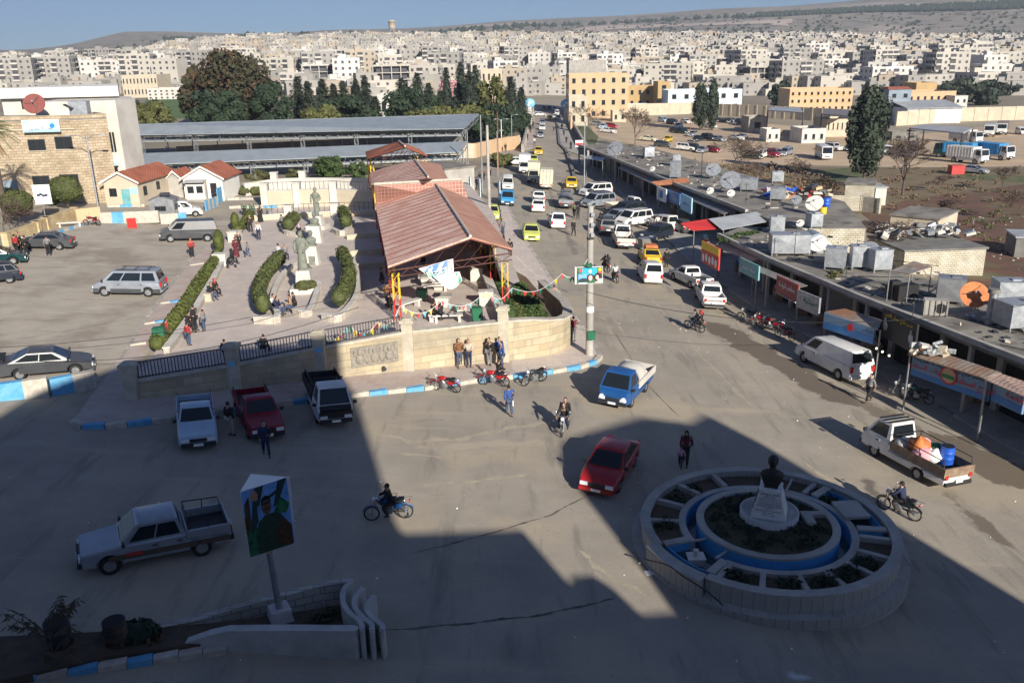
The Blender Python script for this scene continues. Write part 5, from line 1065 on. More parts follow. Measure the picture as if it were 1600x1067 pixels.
for k,A in enumerate(([(549,906),(536,922),(537,942),(548,958),(563,970),(566,982)],[(567,917),(555,932),(555,948),(565,962),(580,974),(581,984)],[(585,929),(574,943),(574,954),(583,965),(597,976),(597,984)])):
 q,hh=tpath([(x,y,1.02-.06*k) for x,y in smoothpts(A,4)]);thickwall(fr,'wavy_wall',q,hh,.16,'render_grey')
b=MB();q=ppath([(180,1036),(300,1020),(440,1010),(545,1010),(560,985),(545,955),(440,972),(340,985),(190,998),(-60,1010),(-60,1090)]);o=Vector(fr.location)
b.prism([(p.x-o.x,p.y-o.y) for p in q],lambda x,y:T(x+o.x,y+o.y)-o.z-.2,lambda x,y:T(x+o.x,y+o.y)-o.z+.3);b.build('planter_soil','soil',fr)
kerb('kerb',[(-60,1082),(60,1058),(200,1040),(280,1028),(355,1018)],.2,.3,.8,wild=.1,seed=12)
b=MB();rg=random.Random(8)
for (x,y) in ((500,985),(515,975),(490,995),(215,1005),(240,1010),(200,1015)):
 p=G(x,y)-Vector(fr.location);leaves(b,(p.x,p.y,p.z+.4),(.4,.4,.15),60,.07,rg,.3,1)
b.build('foliage','leaf_brown',fr)
pb_=G(440,978);pt=at(421,862,pb_.y-.1);r_=empty('billboard',pb_,0,'three sided billboard with a waving man in green on a grey post above the planter','billboard');o=Vector(r_.location)
b=MB();b.box((0,0,.3),(.75,.75,.8),.5,top=(.8,.8));b.build('footing','render_grey',r_)
b=MB();tp=pt-o;b.cyl((0,0,.5),(tp.x,tp.y,tp.z),.11,.1,12);b.build('post','steel',r_)
Yb=pb_.y-.35;P0,P1,P2,P3=at(391,871,Yb),at(462,848,Yb),at(453,745,Yb-.1),at(375,768,Yb-.1);back=Vector((0,1.1,0));ap=at(391,733,Yb+1.15)
wv=(P1-P0);up=(P3-P0);nrm=wv.cross(up).normalized()
if nrm.y > 0:nrm=-nrm
b=MB();Bk=(P2+P3)/2;apb=Vector((ap.x,Yb+1.15,P3.z-.05));apl=Vector((apb.x,apb.y,P0.z))
b.add([p-o for p in (P0,P1,P2,P3,apl,apb)],[(0,1,2,3),(3,2,5),(1,0,4),(1,4,5,2),(4,0,3,5)]);b.build('panel_box','paper',r_)
bx=empty('poster_face',(P0+P1+P2+P3)/4-o+nrm*.02);bx.parent=r_
ex=wv.normalized();ez=up-ex*up.dot(ex);ez.normalize();W_,H_=wv.length,up.length
pm=MB()
def face(nm,m,pts,off):
 b=MB();c=(P0+P1+P2+P3)/4;b.add([P0+wv*u+up*v+nrm*off-o for u,v in pts],[tuple(range(len(pts)))]);b.build(nm,m,r_)
bpy.data.objects.remove(bx)
face('sky_print','pr_sky',[(.01,.01),(.99,.01),(.99,.99),(.01,.99)],.02)
mat('pr_leaf',(.03,.22,.09),(.01,.05,.03),5,.7);mat('pr_uniform',(.03,.07,.04),(.015,.035,.02),6,.7);mat('pr_brown',(.12,.05,.02),(.04,.02,.01),6,.7)
face('foliage_print','pr_leaf',[(.01,.01),(.4,.01),(.3,.35),(.12,.6),(.01,.62)],.024);face('foliage_print','pr_leaf',[(.62,.55),(.8,.72),(.75,.8),(.99,.62),(.9,.5)],.024)
face('branch_print','pr_dark',[(.3,.99),(.5,.99),(.36,.72),(.24,.7)],.026);face('branch_print','pr_dark',[(.8,.99),(.99,.99),(.75,.66),(.64,.62)],.026);face('branch_print','pr_dark',[(.5,.8),(.8,.88),(.82,.84),(.55,.76)],.026);face('branch_print','pr_brown',[(.01,.3),(.14,.5),(.16,.9),(.05,.8)],.026)
face('uniform_print','pr_uniform',[(.22,.01),(.2,.3),(.3,.48),(.45,.56),(.62,.56),(.78,.52),(.88,.3),(.95,.01)],.03)
face('arm_print','pr_dark',[(.12,.32),(.3,.5),(.3,.66),(.36,.84),(.24,.84),(.18,.62)],.033);face('hand_print','skin',[(.2,.82),(.34,.8),(.36,.9),(.3,.96),(.24,.95),(.19,.9)],.035)
face('sleeve_print','pr_brown',[(.66,.06),(.62,.28),(.82,.46),(.97,.3),(.97,.02)],.033)
c_=[(.5+.1*cos(a*PI/8),.68+.12*sin(a*PI/8)) for a in range(16)];face('head_print','pr_skinb' if 'pr_skinb' in M else mat('pr_skinb',(.16,.08,.05),rough=.7).name,c_,.036)
face('hair_print','hair',[(.39,.7),(.41,.8),(.5,.84),(.58,.82),(.62,.72),(.56,.77),(.46,.77)],.038);face('moustache_print','hair',[(.44,.63),(.56,.64),(.54,.66),(.46,.65)],.04);face('glasses_print','hair',[(.43,.71),(.59,.72),(.58,.745),(.43,.735)],.04)
mat('barrel_dark',(.09,.05,.035),(.03,.025,.022),3,.8)
def barrel(loc,label,m,r=.3,h=.85,open_=True,group=None):
 rt=empty('barrel',loc,0,label,'barrel',group);b=MB();prof=[(r*.97,0),(r,.03),(r,h*.33),(r*1.04,h*.35),(r,h*.37),(r,h*.64),(r*1.04,h*.66),(r,h*.68),(r,h-.03),(r*1.02,h)]
 b.lathe(prof,n=20);
 if open_:b.f.pop(-2) if False else None
 b.build('drum',m,rt);b=MB();b.cyl((0,0,h-.0),(0,0,h+.012),r*.9,n=18);b.build('opening' if open_ else 'lid','void' if open_ else 'black',rt);return rt
barrel(G(186,1016)+Vector((0,0,.2)),'rusty barrel standing in the dark planter corner','barrel_dark',.33,.85)
barrel(G(97,1018)+Vector((0,0,.2)),'second rusty barrel behind the leafy sapling','darkmetal',.36,.85)
barrel(G(881,494),'small rusty bucket on the pavement beside the flower bed','rust',.35,.45)
g=G(212,1005);bush('dark scrubby plant beside the rusty barrel',g,(.9,.5,.35),'leaf_dark',seed=44,n=260,s=.1)
g=G(95,1045);r_=empty('sapling',Vector((g.x,g.y-.2,g.z)),0,'young sapling with long narrow drooping leaves near the bottom corner','tree');tb=MB();b=MB();rg=random.Random(12)
hS=hgt((95,1045),(80,935))
for k in range(15):
 a=rg.uniform(0,6.28);L=rg.uniform(.6,1.5);z0=hS*rg.uniform(.1,.75);q=[Vector((0,0,z0)),Vector((cos(a)*L*.5,sin(a)*L*.4,z0+L*.5)),Vector((cos(a)*L,sin(a)*L*.7,min(hS,z0+L*.75)))];tb.tube(q,[.025,.015,.006],4)
 for j in range(26):
  t=rg.uniform(.3,1);p=q[0].lerp(q[1],t*2) if t < .5 else q[1].lerp(q[2],t*2-1);aa=rg.uniform(0,6.28);dn=Vector((cos(aa),sin(aa),-.8)).normalized();sd_=dn.orthogonal().normalized()*.022;Ls=rg.uniform(.18,.36);b.add([p,p+dn*Ls*.5+sd_,p+dn*Ls,p+dn*Ls*.5-sd_],[(0,1,2,3)])
tb.cyl((0,0,-.1),(0,0,hS*.8),.03,.012,5);tb.build('trunk','bark',r_);b.build('crown',mat('leaf_willow',(.09,.07,.04),(.05,.05,.025),3,.8).name,r_)
# ---------------------------------------------------------------- shop row along the street
def rel(o,pts):return [(p[0]-o[0],p[1]-o[1]) for p in pts]
def offs(line,d):
 o=[]
 for i,p in enumerate(line):
  a,b=line[max(0,i-1)],line[min(len(line)-1,i+1)];t=Vector((b[0]-a[0],b[1]-a[1])).normalized();o.append((p[0]-t.y*d,p[1]+t.x*d))
 return o
def shoprow(label,edge,back,zr,seed):
 """edge = roof edge line along the street (far to near), facade 2.4 m behind it"""
 rg=random.Random(seed);o=edge[len(edge)//2];g=T(*o);root=empty('shop_row',(o[0],o[1],0),0,label,'shop row');fac=offs(edge,2.4)
 b=MB();b.prism(rel(o,fac+back),-4.5,zr-.3);b.build('wall','concrete_dark',root)
 b=MB();b.prism(rel(o,edge+back),zr-.28,zr);b.build('roof','roof_concrete',root)
 for i in range(len(edge)-1):
  a,c=Vector(edge[i]),Vector(edge[i+1]);L=(c-a).length;ang=math.atan2(c.y-a.y,c.x-a.x);m_=(a+c)/2
  b=MB();b.box((m_.x-o[0],m_.y-o[1],zr+.07),(L,.3,.3),ang);b.build('parapet','concrete',root)
  fa,fc=Vector(fac[i]),Vector(fac[i+1]);n=max(1,int((fc-fa).length/3.6));FL=(fc-fa).length;t=(fc-fa).normalized();nn=Vector((t.y,-t.x))
  for k in range(n):
   p=fa+t*(FL*(k+.5)/n)+nn*.03;z=T(p.x,p.y);w_=FL/n-.5;kind=rg.random()
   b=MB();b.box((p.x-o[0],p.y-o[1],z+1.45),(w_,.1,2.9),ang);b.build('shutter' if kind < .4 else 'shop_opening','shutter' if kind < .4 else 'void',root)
   p=fa+t*(FL*k/n)+nn*.1;b=MB();b.box((p.x-o[0],p.y-o[1],(z+zr)/2-.3),(.4,.4,zr-z-.4),ang);b.build('pilaster','concrete',root)
   if k % 2 == 0:p=a+t*(FL*k/n)+nn*-.15;b=MB();b.box((p.x-o[0],p.y-o[1],(z+zr)/2-.25),(.22,.22,zr-z-.1),ang);b.build('post','concrete',root)
 return root
ZR=2.6
EN=[(18,73.6),(19.5,64.1),(22.2,52),(25.6,39.5),(28.2,28),(30,20)]
EF=[(12.6,158),(14.2,149),(16.3,134.6),(20.4,104.6),(23.5,85.2)]
shoprow('nearer flat roofed shop row with blue signboards and cluttered grey concrete roof',EN,[(46,20),(44,46),(31.6,53.5),(27.5,58),(26.3,64),(26,75.6),(21,77.5)],ZR,1)
shoprow('farther flat roofed shop row with many satellite dishes behind the parked vans',EF,[(25.9,75.8),(31.5,75.4),(35,90),(30,118),(25,148),(19,160)],ZR+.02,2)
b=MB();A,B=GZ(1252,357,ZR),GZ(1350,357,ZR);d=B-A;b.box((d.length/2,-.1,-2.2),(d.length,.25,4.5));b.build('block_wall_end','block_wall',tag(empty('rear_wall',(A.x,A.y-.1,A.z),math.atan2(d.y,d.x)),'cream block end wall of the farther shop row beside the bare tree','wall'))
def blockhouse(label,a,c,depth,zt,m,roofm='roof_concrete',name='small_building',cat='building',over=.15,wins=(),door=None):
 A,B=G(*a),G(*c);ang,L=quadframe(A,B);z0=min(A.z,B.z)-.6;r=empty(name,(A.x,A.y,z0),ang,label,cat);H=zt if zt > 0 else -zt;H=H+.6
 b=MB();b.box((L/2,depth/2,H/2),(L,depth,H));b.build('wall',m,r);b=MB();b.box((L/2,depth/2,H+.08),(L+over*2,depth+over*2,.17));b.build('roof',roofm,r)
 if wins:openings(r,Vector((0,0,.6)),0,[(u*L,v*L,z,z1) for u,v,z,z1 in wins])
 if door:b=MB();b.box((door*L,-.03,1.6),(.95,.08,2.1));b.build('door','bluegrey',r)
 return r,L,H
blockhouse('cream walled roofless looking stone room with torn sheets on its roof in the muddy field',(1410,428),(1535,431),7,2.6,'block_wall','concrete_dark')
blockhouse('low cream building with dirty wall behind the bushy bare tree',(1388,372),(1462,382),7,2.7,'cream')
blockhouse('cream room at the back corner of the farther shop row',(1318,322),(1363,324),6,3.0,'block_wall')
blockhouse('small white shed with a lean roof beside the cream room',(1366,321),(1383,321),4,2.4,'white_wall','tin')
blockhouse('dark grey shed at the edge of the muddy field',(1584,402),(1640,404),4,2.0,'concrete_dark','tin')
bwall('yard_wall',[(1262,324),(1300,328),(1345,330),(1372,334)],2.0,'block_wall','low cream block wall with gaps behind the farther shop row roof')
TK='metal water tanks on the shop roofs';DG='satellite dishes on the shop roofs'
tk=[((1215,314),(1.7,1.3,1.3),'beside the heap of coloured clutter'),((1213,364),(1.4,1.2,1.4),'just behind the long bulging tank'),((1271,357),(1.3,1.3,1.3),'above the cream block end wall'),((1304,421),(1.6,1.3,1.6),'standing alone in the middle of the nearer roof'),((1340,420),(1.3,1.2,1.7),'first of the pair by the large dish'),((1372,424),(1.6,1.3,1.6),'second of the pair by the large dish'),((1483,473),(1.8,1.5,1.6),'dark one beside the orange dish'),((1574,476),(2.0,1.6,1.5),'at the far corner behind the chimney'),((1590,512),(2.6,1.8,1.5),'largest one beside the chimney pipe'),
  ((1055,279),(1.4,1.2,2.2),'white one next to the rusty awning'),((1057,260),(1.3,1.2,1.6),'small one at the back edge of the farther roof'),((1013,247),(1.8,1.4,1.6),'at the far end near the big dish'),((1170,299),(2.0,1.5,1.4),'behind the big grey dish'),((1214,286),(1.6,1.3,1.3),'on the rear edge above the clutter')]
for i,((x,y),d,w_) in enumerate(tk):g=GZ(x,y,ZR);tank_box((g.x,g.y,ZR+.02),tuple(v*.85 for v in d),-.15+.3*(i % 3-1),'galvanised water tank, '+w_,'galv' if i != 6 else 'steel',group=TK)
g=GZ(1232,398,ZR);tank_box((g.x,g.y,ZR+.02),(2.9,1.5,1.4),-.1,'long bulging grey sheet metal tank on the nearer shop roof','galv',group=TK)
g=GZ(1264,396,ZR);r_=empty('cylinder_tank',(g.x+.5,g.y+.6,ZR),0,'dark horizontal cylinder tank lying behind the white dish','water tank');b=MB();b.cyl((0,-.9,.85),(0,.9,.85),.75,n=20);b.build('tank','bluegrey',r_);b=MB();[b.box((0,y,.2),(1.2,.15,.4)) for y in (-.6,.6)];b.build('stand','steel',r_)
ds=[((962,249),1.5,'galv','big pale dish at the far end of the farther shop roof'),((1114,280),1.1,'galv','grey dish between two white boxes on the farther roof'),((1141,302),1.35,'galv','biggest grey dish in the middle of the farther roof'),((1110,306),.5,'white_paint','small white dish in front of the thin mast'),((1142,310),.5,'white_paint','small white dish right under the biggest grey dish'),((1020,270),.45,'white_paint','tiny white dish near the parapet of the farther roof'),((1244,322),.6,'galv','small grey dish beside the cluttered yard'),((1272,335),1.0,'white_paint','large white dish beside the blue barrel'),((1250,357),.42,'white_paint','tiny dish between two tanks'),((1276,398),.85,'white_paint','white dish with a white foot in front of the cylinder tank'),((1292,395),.45,'white_paint','small white dish right of the cylinder tank'),((1357,410),.85,'galv','half hidden grey dish behind the pair of tanks')]
for (x,y),r,m,lab in ds:g=GZ(x,y,ZR);dish((g.x,g.y,ZR+.02),r*.85,R(-112+rnd.uniform(-15,15)),R(38),m,lab,group=DG)
g=GZ(1516,495,ZR);dish((g.x,g.y,ZR+.02),.78,R(-105),R(30),'orange_paint','big orange painted satellite dish on the nearer shop roof',h=1.25)
g=GZ(1546,505,ZR);r_=empty('chimney_pipe',(g.x,g.y,ZR),0,'grey round chimney pipe with a cap at the roof corner','chimney');b=MB();b.cyl((0,0,0),(0,0,1.75),.24,.22,14);b.box((0,0,.15),(.7,.7,.3));b.build('pipe','steel',r_);b=MB();b.cyl((0,0,1.78),(0,0,2.0),.34,.3,14);b.build('cap','concrete_dark',r_)
g=GZ(1460,492,ZR);r_=empty('air_conditioner',(g.x,g.y,ZR),-.35,'caged air conditioner unit near the roof edge','air conditioner');b=MB();b.box((0,0,.5),(1.3,.7,.9));b.build('casing','concrete',r_);b=MB();b.cyl((.25,-.36,.5),(.25,-.38,.5),.3,n=14);b.build('fan','black',r_);b=MB();[b.box((x,-.42,.5),(.03,.03,.95)) for x in (-.6,-.3,0,.3,.6)];b.build('grille','steel',r_)
p4=[GZ(1385,470,ZR),GZ(1415,478,ZR),GZ(1450,462,ZR),GZ(1422,455,ZR)];o=p4[0];r_=empty('roof_shelter',o,0,'corrugated sheet shelter on thin poles over dark clutter on the roof','shelter');b=MB();slope(b,[p-o+Vector((0,0,1.9+.1*(i % 2))) for i,p in enumerate(p4)],.05);b.build('roof','tin_rusty',r_)
b=MB();[b.cyl(p-o,p-o+Vector((0,0,1.9)),.04,n=5) for p in p4];b.build('pole_frame','steel',r_);b=MB();q=(p4[1]+p4[2])/2-o;b.box((q.x-.7,q.y+.3,.5),(1.5,.7,1.0),.3);b.box((q.x-1.3,q.y+.5,.6),(.6,.5,1.2),.2);b.build('dark_sacks','black',r_)
def heap(label,loc,r3,n,mats,seed,name='junk_pile',s=.35):
 rg=random.Random(seed);r=empty(name,loc,0,label,'junk');bs=[MB() for _ in mats]
 for _ in range(n):
  k=rg.randrange(len(mats));sz=s*rg.uniform(.4,1.3);bs[k].box((rg.uniform(-1,1)*r3[0],rg.uniform(-1,1)*r3[1],rg.uniform(.05,1)*r3[2]*rg.random()+.1),(sz,sz*rg.uniform(.3,1),sz*rg.uniform(.1,.6)),rg.uniform(0,3),rx=rg.uniform(-.5,.5),ry=rg.uniform(-.5,.5))
 for b,m in zip(bs,mats):
  if b.v:b.build('scrap',m,r)
 return r
heap('colourful heap of cloths, buckets and boards behind the shop roofs',GZ(1252,312,ZR)+Vector((0,2,0)),(3.2,2.2,1.3),70,['cream','white_wall','darkmetal','blue_plastic','red','orange_wall','wood'],3,s=.8)
heap('torn grey sheets and scraps on the roof of the stone room',G(1440,420)+Vector((1,4,2.8)),(4.5,2.5,.3),90,['galv','concrete_dark','white_wall','darkmetal'],4,s=.8)
heap('scraps and rubbish on the tin awning over the shops',GZ(1455,552,2.1),(1.0,.7,.4),22,['white_wall','cream','tin','wood'],5,s=.45)
barrel(GZ(1293,325,ZR)+Vector((0,.5,0)),'blue and white barrel by the large white dish','blue_plastic',.4,1.0);barrel(GZ(1288,336,ZR)+Vector((0,.5,0)),'yellow barrel by the large white dish','yellow',.35,.7)
groundcover('roof_grass',[(1120,372),(1190,358),(1195,362),(1130,380)],ZR,60,.12,'leaf_green',9,.1);groundcover('roof_grass',[(1290,428),(1330,415),(1330,422),(1300,436)],ZR,30,.1,'leaf_olive',10,.09)
def awning(label,outer,inner,zo,zi,m,group=None):
 q=[GZ(*outer[0],zo),GZ(*outer[1],zo),GZ(*inner[1],zi),GZ(*inner[0],zi)];o=q[0];r=empty('shop_awning',o,0,label,'awning',group);b=MB();slope(b,[p-o for p in q],.05);b.build('sheet',m,r)
 b=MB()
 for p in q[:2]:b.cyl((p.x-o.x+.15,p.y-o.y,T(p.x,p.y)-o.z),(p.x-o.x+.15,p.y-o.y,-.03),.05,n=6)
 b.build('post_frame','steel',r);return r
AG='tin awnings of the shop row'
awning('sunlit corrugated tin awning above the large blue shop sign',((1418,553),(1537,590)),((1440,540),(1565,582)),1.9,2.25,'tin_rusty')
awning('pinkish corrugated awning at the very end of the shop row',((1538,592),(1620,628)),((1560,582),(1650,612)),1.85,2.2,'tin_pink')
awning('pale broken awning above the smaller blue shop sign',((1288,487),(1372,515)),((1320,482),(1378,500)),1.9,2.2,'tin_rusty')
awning('grey concrete awning slab beside the red shop sign',((1180,422),(1245,450)),((1190,417),(1262,446)),1.9,2.2,'concrete',AG)
awning('pink board awning behind the yellow and red sign',((1120,385),(1175,408)),((1134,382),(1185,404)),1.9,2.2,'tin_pink')
awning('bright red cloth awning over the pavement',((1082,360),(1128,357)),((1063,349),(1107,342)),2.2,2.7,'red')
awning('large pale grey corrugated awning next to the red cloth',((1128,359),(1205,345)),((1107,342),(1182,331)),2.3,2.8,'tin')
awning('rust brown tiled awning above the blue and white signs',((1028,290),(1080,285)),((1018,284),(1072,278)),2.6,3.1,'rust')
awning('long dark awning of the farther shop row',((1040,296),(1130,335)),((1058,288),(1150,328)),1.9,2.3,'tin_dark')
awning('dark awning strip beside the farther parked vans',((965,262),(1025,290)),((978,258),(1040,284)),1.9,2.3,'tin_dark')
awning('small pale awning at the start of the shop row',((915,247),(940,252)),((920,243),(948,247)),2.2,2.5,'tin')
def sign(label,a,c,zt,h,m,name='shop_sign'):
 A,B=GZ(*a,zt),GZ(*c,zt);d=B-A;L=d.length;ang=math.atan2(d.y,d.x);r=empty(name,((A.x+B.x)/2,(A.y+B.y)/2,zt-h/2),ang,label,'sign');b=MB();b.box((0,.05,0),(L,.12,h));b.build('panel',m,r);return r,L,h
mat('sign_blue',(.05,.2,.45),(.04,.15,.4),.6,.5);mat('sign_pale',(.16,.26,.37),rough=.5)
r,L,h=sign('large blue shop sign with red Arabic lettering and a round emblem',(1427,551),(1549,591),1.9,1.25,'sign_pale')
b=MB();b.box((0,-.02,-h*.38),(L-.02,.02,h*.24));b.build('blue_print','sign_blue',r)
text(ar('فروج اسطنبول'),.8,'txt_red',r,(L*.27,-.035,-.02),w=2.6);text(ar('مأكولات السعدي'),.6,'txt_red',r,(-L*.27,-.035,-.0),w=2.5);text(ar('مطعم فروج بروستد'),.25,'txt_dark',r,(L*.2,-.035,.43),w=2.0);text(ar('وجبات سريعة'),.25,'txt_dark',r,(-L*.24,-.035,.43),w=2.2)
b=MB();b.cyl((0,-.03,.05),(0,-.045,.05),.5,n=20);b.build('emblem','txt_red',r);b=MB();b.cyl((0,-.05,.05),(0,-.06,.05),.4,n=20);b.build('emblem','orange_wall',r);b=MB();b.box((0,-.065,-.02),(.72,.01,.2));b.build('emblem','txt_green',r)
r,L,h=sign('blue shop sign at the very end of the row beside the pink awning',(1553,593),(1602,614),1.85,1.1,'sign_pale');b=MB();b.box((0,-.02,-.33),(L-.02,.02,.35));b.build('blue_print','sign_blue',r);text(ar('ملحمة'),.4,'txt_red',r,(.5,-.035,.15),w=1.2)
r,L,h=sign('smaller blue shop sign with a small round emblem left of the black sign',(1288,489),(1367,513),1.9,1.0,'sign_pale');b=MB();b.box((0,-.02,-.25),(L-.02,.02,.45));b.build('blue_print','sign_blue',r);text(ar('حلويات الشام'),.3,'txt_blue',r,(L*.3,-.035,.2),w=1.6);b=MB();b.cyl((L*.05,-.03,.1),(L*.05,-.05,.1),.24,n=14);b.build('emblem','txt_red',r)
r,L,h=sign('tall black shop sign with yellow lettering and two pale flasks',(1380,481),(1434,507),3.0,1.7,'black');text(ar('محل الامير'),.4,'yellow',r,(-L*.2,-.03,.6),w=1.4);text(ar('عصير طازج'),.35,'yellow',r,(L*.22,-.03,.6),w=1.2)
for s_ in (-.36,.38):b=MB();b.ball((L*s_,-.04,-.1),(.24,.03,.3),12);b.cyl((L*s_,-.04,.1),(L*s_,-.04,.4),.08,n=8);b.build('flask_print','galv',r)
b=MB();[b.ball((L*k,-1.0,-1.15),.055,8) for k in (-.1,.08,.28)];b.build('lit_bulb',mat('bulb',(1,.9,.75),em=4).name,r)
r,L,h=sign('yellow and red advertising sign with white figures above the dark pavement',(1097,376),(1124,389),3.4,1.7,'red');b=MB();b.box((0,-.02,.55),(L-.02,.02,.6));b.build('yellow_print','yellow',r);b=MB();[b.ball((x,-.03,-.4+.1*(k % 2)),(.22,.02,.34),8) for k,x in enumerate((-1.2,-.6,0,.6,1.2))];b.build('white_print','paper',r)
r,L,h=sign('grey green shop sign between the pink awning and the red sign',(1156,402),(1186,416),2.6,1.1,'teal');text(ar('محلات السلام'),.4,'paper',r,(0,-.03,0),w=2)
r,L,h=sign('dark red shop sign with a row of white bulbs',(1214,430),(1248,446),2.6,1.2,mat('sign_darkred',(.28,.05,.05),rough=.6).name);text(ar('مطعم الواحة'),.4,'paper',r,(0,-.03,.1),w=2.2);b=MB();[b.ball((-L/2+L*(k+.5)/11,-.06,-.62),.05,6) for k in range(11)];b.build('bulb_row','paper',r)
r,L,h=sign('pale grey shop sign with green lettering beside the dark red one',(1246,452),(1281,466),2.4,1.2,'galv');text(ar('صيدلية'),.5,'txt_green',r,(.3,-.03,.1),w=1.5)
r,L,h=sign('white shop sign with a blue ring under the rusty awning',(1027,291),(1041,296),2.4,1.6,'paper');b=MB();b.cyl((0,-.02,0),(0,-.04,0),.5,n=16);b.build('emblem','txt_blue',r)
r,L,h=sign('blue shop sign right of the white one with a ring',(1043,296),(1062,304),2.3,1.3,'sign_blue');text(ar('موبايلات'),.4,'paper',r,(0,-.03,0),w=2.5)
r,L,h=sign('pale cyan shop sign farthest along the lit awning',(1064,302),(1081,310),2.5,1.8,'skyblue');text(ar('مكتبة النور'),.4,'txt_blue',r,(0,-.03,0),w=2.2)
bare_bits=G(1153,297)
wire('thin dark mast on the farther shop roof',GZ(1095,296,ZR),GZ(1095,296,ZR)+Vector((0,0,4.2)),0,.05)
# ---------------------------------------------------------------- market side stalls right of the canopy
blockhouse('low cream shop with a flat roof between the canopies and the street',(696,300),(742,298),9,3.2,'concrete')
b=MB();g=G(735,305)
for k in range(4):b.box((k*1.3,k*-1.5,1.2),(.1,1.2,2.4),.2)
tag(b.build('sheet_screen','paleblue_wall',loc=g),'row of pale blue and white sheets hanging at the stall front','screen')
# ---------------------------------------------------------------- middle distance buildings
def bld(label,xl,xr,yb,yt,depth,m,floors,cols,name='building',side=0,trim='concrete',Y=None,glass='glass',ang=0,wy=.55,ww=.34,roofm='roof_concrete',extra=None,cat='building'):
 g=G((xl+xr)/2,yb) if Y is None else None;Yd=Y or g.y;A,B=at(xl,yb,Yd),at(xr,yb,Yd+math.tan(ang)*0);zt=at((xl+xr)/2,yt,Yd).z;z0=min(T(A.x,A.y),T(B.x,B.y))-.5
 W_=B.x-A.x;r=empty(name,(A.x,A.y,z0),ang,label,cat);H=zt-z0;b=MB();b.box((W_/2,depth/2,H/2),(W_,depth,H));b.build('wall',m,r)
 b=MB();b.box((W_/2,.12,H+.3),(W_,.25,.6));b.box((W_/2,depth-.12,H+.3),(W_,.25,.6));b.box((.12,depth/2,H+.3),(.24,depth-.5,.6));b.box((W_-.12,depth/2,H+.3),(.24,depth-.5,.6));b.build('parapet',m,r);b=MB();b.box((W_/2,depth/2,H+.05),(W_-.5,depth-.5,.1));b.build('roof',roofm,r)
 fh=(H-.5)/max(floors,1);cw=W_/max(cols,1)
 for f in range(floors):
  for c in range(cols):
   b=MB();x=cw*(c+.5);z=.5+fh*(f+wy);b.box((x,-.02,z),(cw*ww,.08,fh*.42));w_=b.build('window',glass,r);b=MB();b.box((x,-.08,z-fh*.23),(cw*ww+.3,.18,.12));b.build('sill',trim,w_)
 if side:
  n=max(2,int(depth/4))
  for f in range(floors):
   for c in range(n):b=MB();b.box((0 if side < 0 else W_,depth*(c+.5)/n,.5+fh*(f+wy)),(.08,depth/n*.35,fh*.42));b.build('window',glass,r)
 return r,W_,H
bld('orange four storey building with small dark windows at the end of the street',889,981,184,118,16,'orange_wall',4,6,side=-1)
bld('pale grey concrete block standing behind and above the orange building',889,947,118,97,14,'concrete',1,3,Y=330)
bld('low cream annex at the foot of the orange building',889,918,183,153,8,'cream',2,2,Y=262)
bld('ochre yellow two storey building with striped awnings beside the orange one',981,1030,170,137,14,'ochre_wall',2,4)
bld('narrow ochre tower wing at the right end of the ochre building',1027,1046,172,130,12,'ochre_wall',3,1)
bld('long pale blue two storey school like building behind the boundary wall',1043,1158,176,143,14,'paleblue_wall',2,6)
bld('low pale blue extension left of the long pale blue building',983,1030,176,166,10,'paleblue_wall',1,5)
bwall('boundary_wall',[(958,181),(1080,178),(1240,187),(1330,193)],4.0,'cream','long cream boundary wall behind the dirt car park',.4)
bwall('boundary_wall',[(1400,197),(1500,190),(1650,186)],4.0,'cream','long cream boundary wall behind the lorry yard',.4)
bld('long low yellow edged housing block behind the tall tree',1232,1330,176,141,14,'orange_wall',3,10,trim='yellow')
bld('yellow edged housing block right of the blue grey tower',1418,1492,162,146,14,'orange_wall',2,7,trim='yellow',Y=285)
bld('upper ochre house behind the blue grey tower',1430,1462,150,132,12,'ochre_wall',1,3,Y=330)
r,W_,H=bld('tall blue grey silo tower with a small red roof beside the tall tree',1384,1419,190,143,7,'bluegrey',3,2);b=MB();b.box((W_/2,3.5,H+.9),(W_+.6,7.6,.7),top=(.8,.3));b.build('red_roof','house_tile',r)
r,W_,H=bld('long white ribbed warehouse with a grey sheet roof',1416,1500,193,172,12,'shed_white',0,0);b=MB();slope(b,(Vector((-.5,-.6,H+.62)),Vector((W_+.5,-.6,H+.62)),Vector((W_+.5,12,H+2.3)),Vector((-.5,12,H+2.3))),.2);b.build('sheet_roof','tin',r)
bld('white cornered building at the end of the warehouse',1488,1508,186,153,10,'white_wall',3,2,side=0)
bld('small white flat roofed office on the dirt lot',1252,1289,224,205,9,'white_wall',1,3)
bld('cream walled store room with high slit windows behind the white office',1290,1332,214,190,10,'cream',1,6,wy=.7,ww=.25)
bld('white gate house left of the white office',1197,1218,222,206,6,'white_wall',1,2);bld('grey block garage beside the gate house',1169,1197,208,186,8,'grey_block',1,1)
bld('small cream house beside the boundary wall at the street end',957,978,191,176,6,'cream',1,2)
bld('cream shed on the lorry yard under the canopy edge',1393,1435,220,210,6,'concrete_dark',1,2)
def canopy_px(label,pts,zz,m,legs):
 q=[GZ(x,y,zz) for x,y in pts];o=Vector((q[0].x,q[0].y,T(q[0].x,q[0].y)));r=empty('yard_canopy',o,0,label,'canopy');b=MB();slope(b,[p-o for p in q],.25);b.build('roof',m,r)
 for i in legs:b=MB();b.cyl((q[i].x-o.x,q[i].y-o.y,-.3),(q[i].x-o.x,q[i].y-o.y,zz-o.z),.15,n=6);b.build('leg','darkmetal',r)
canopy_px('long grey sheet canopy on thin legs over the lorries',[(1422,200),(1504,208),(1520,200),(1445,194)],2.5,'tin',(0,1,2,3))
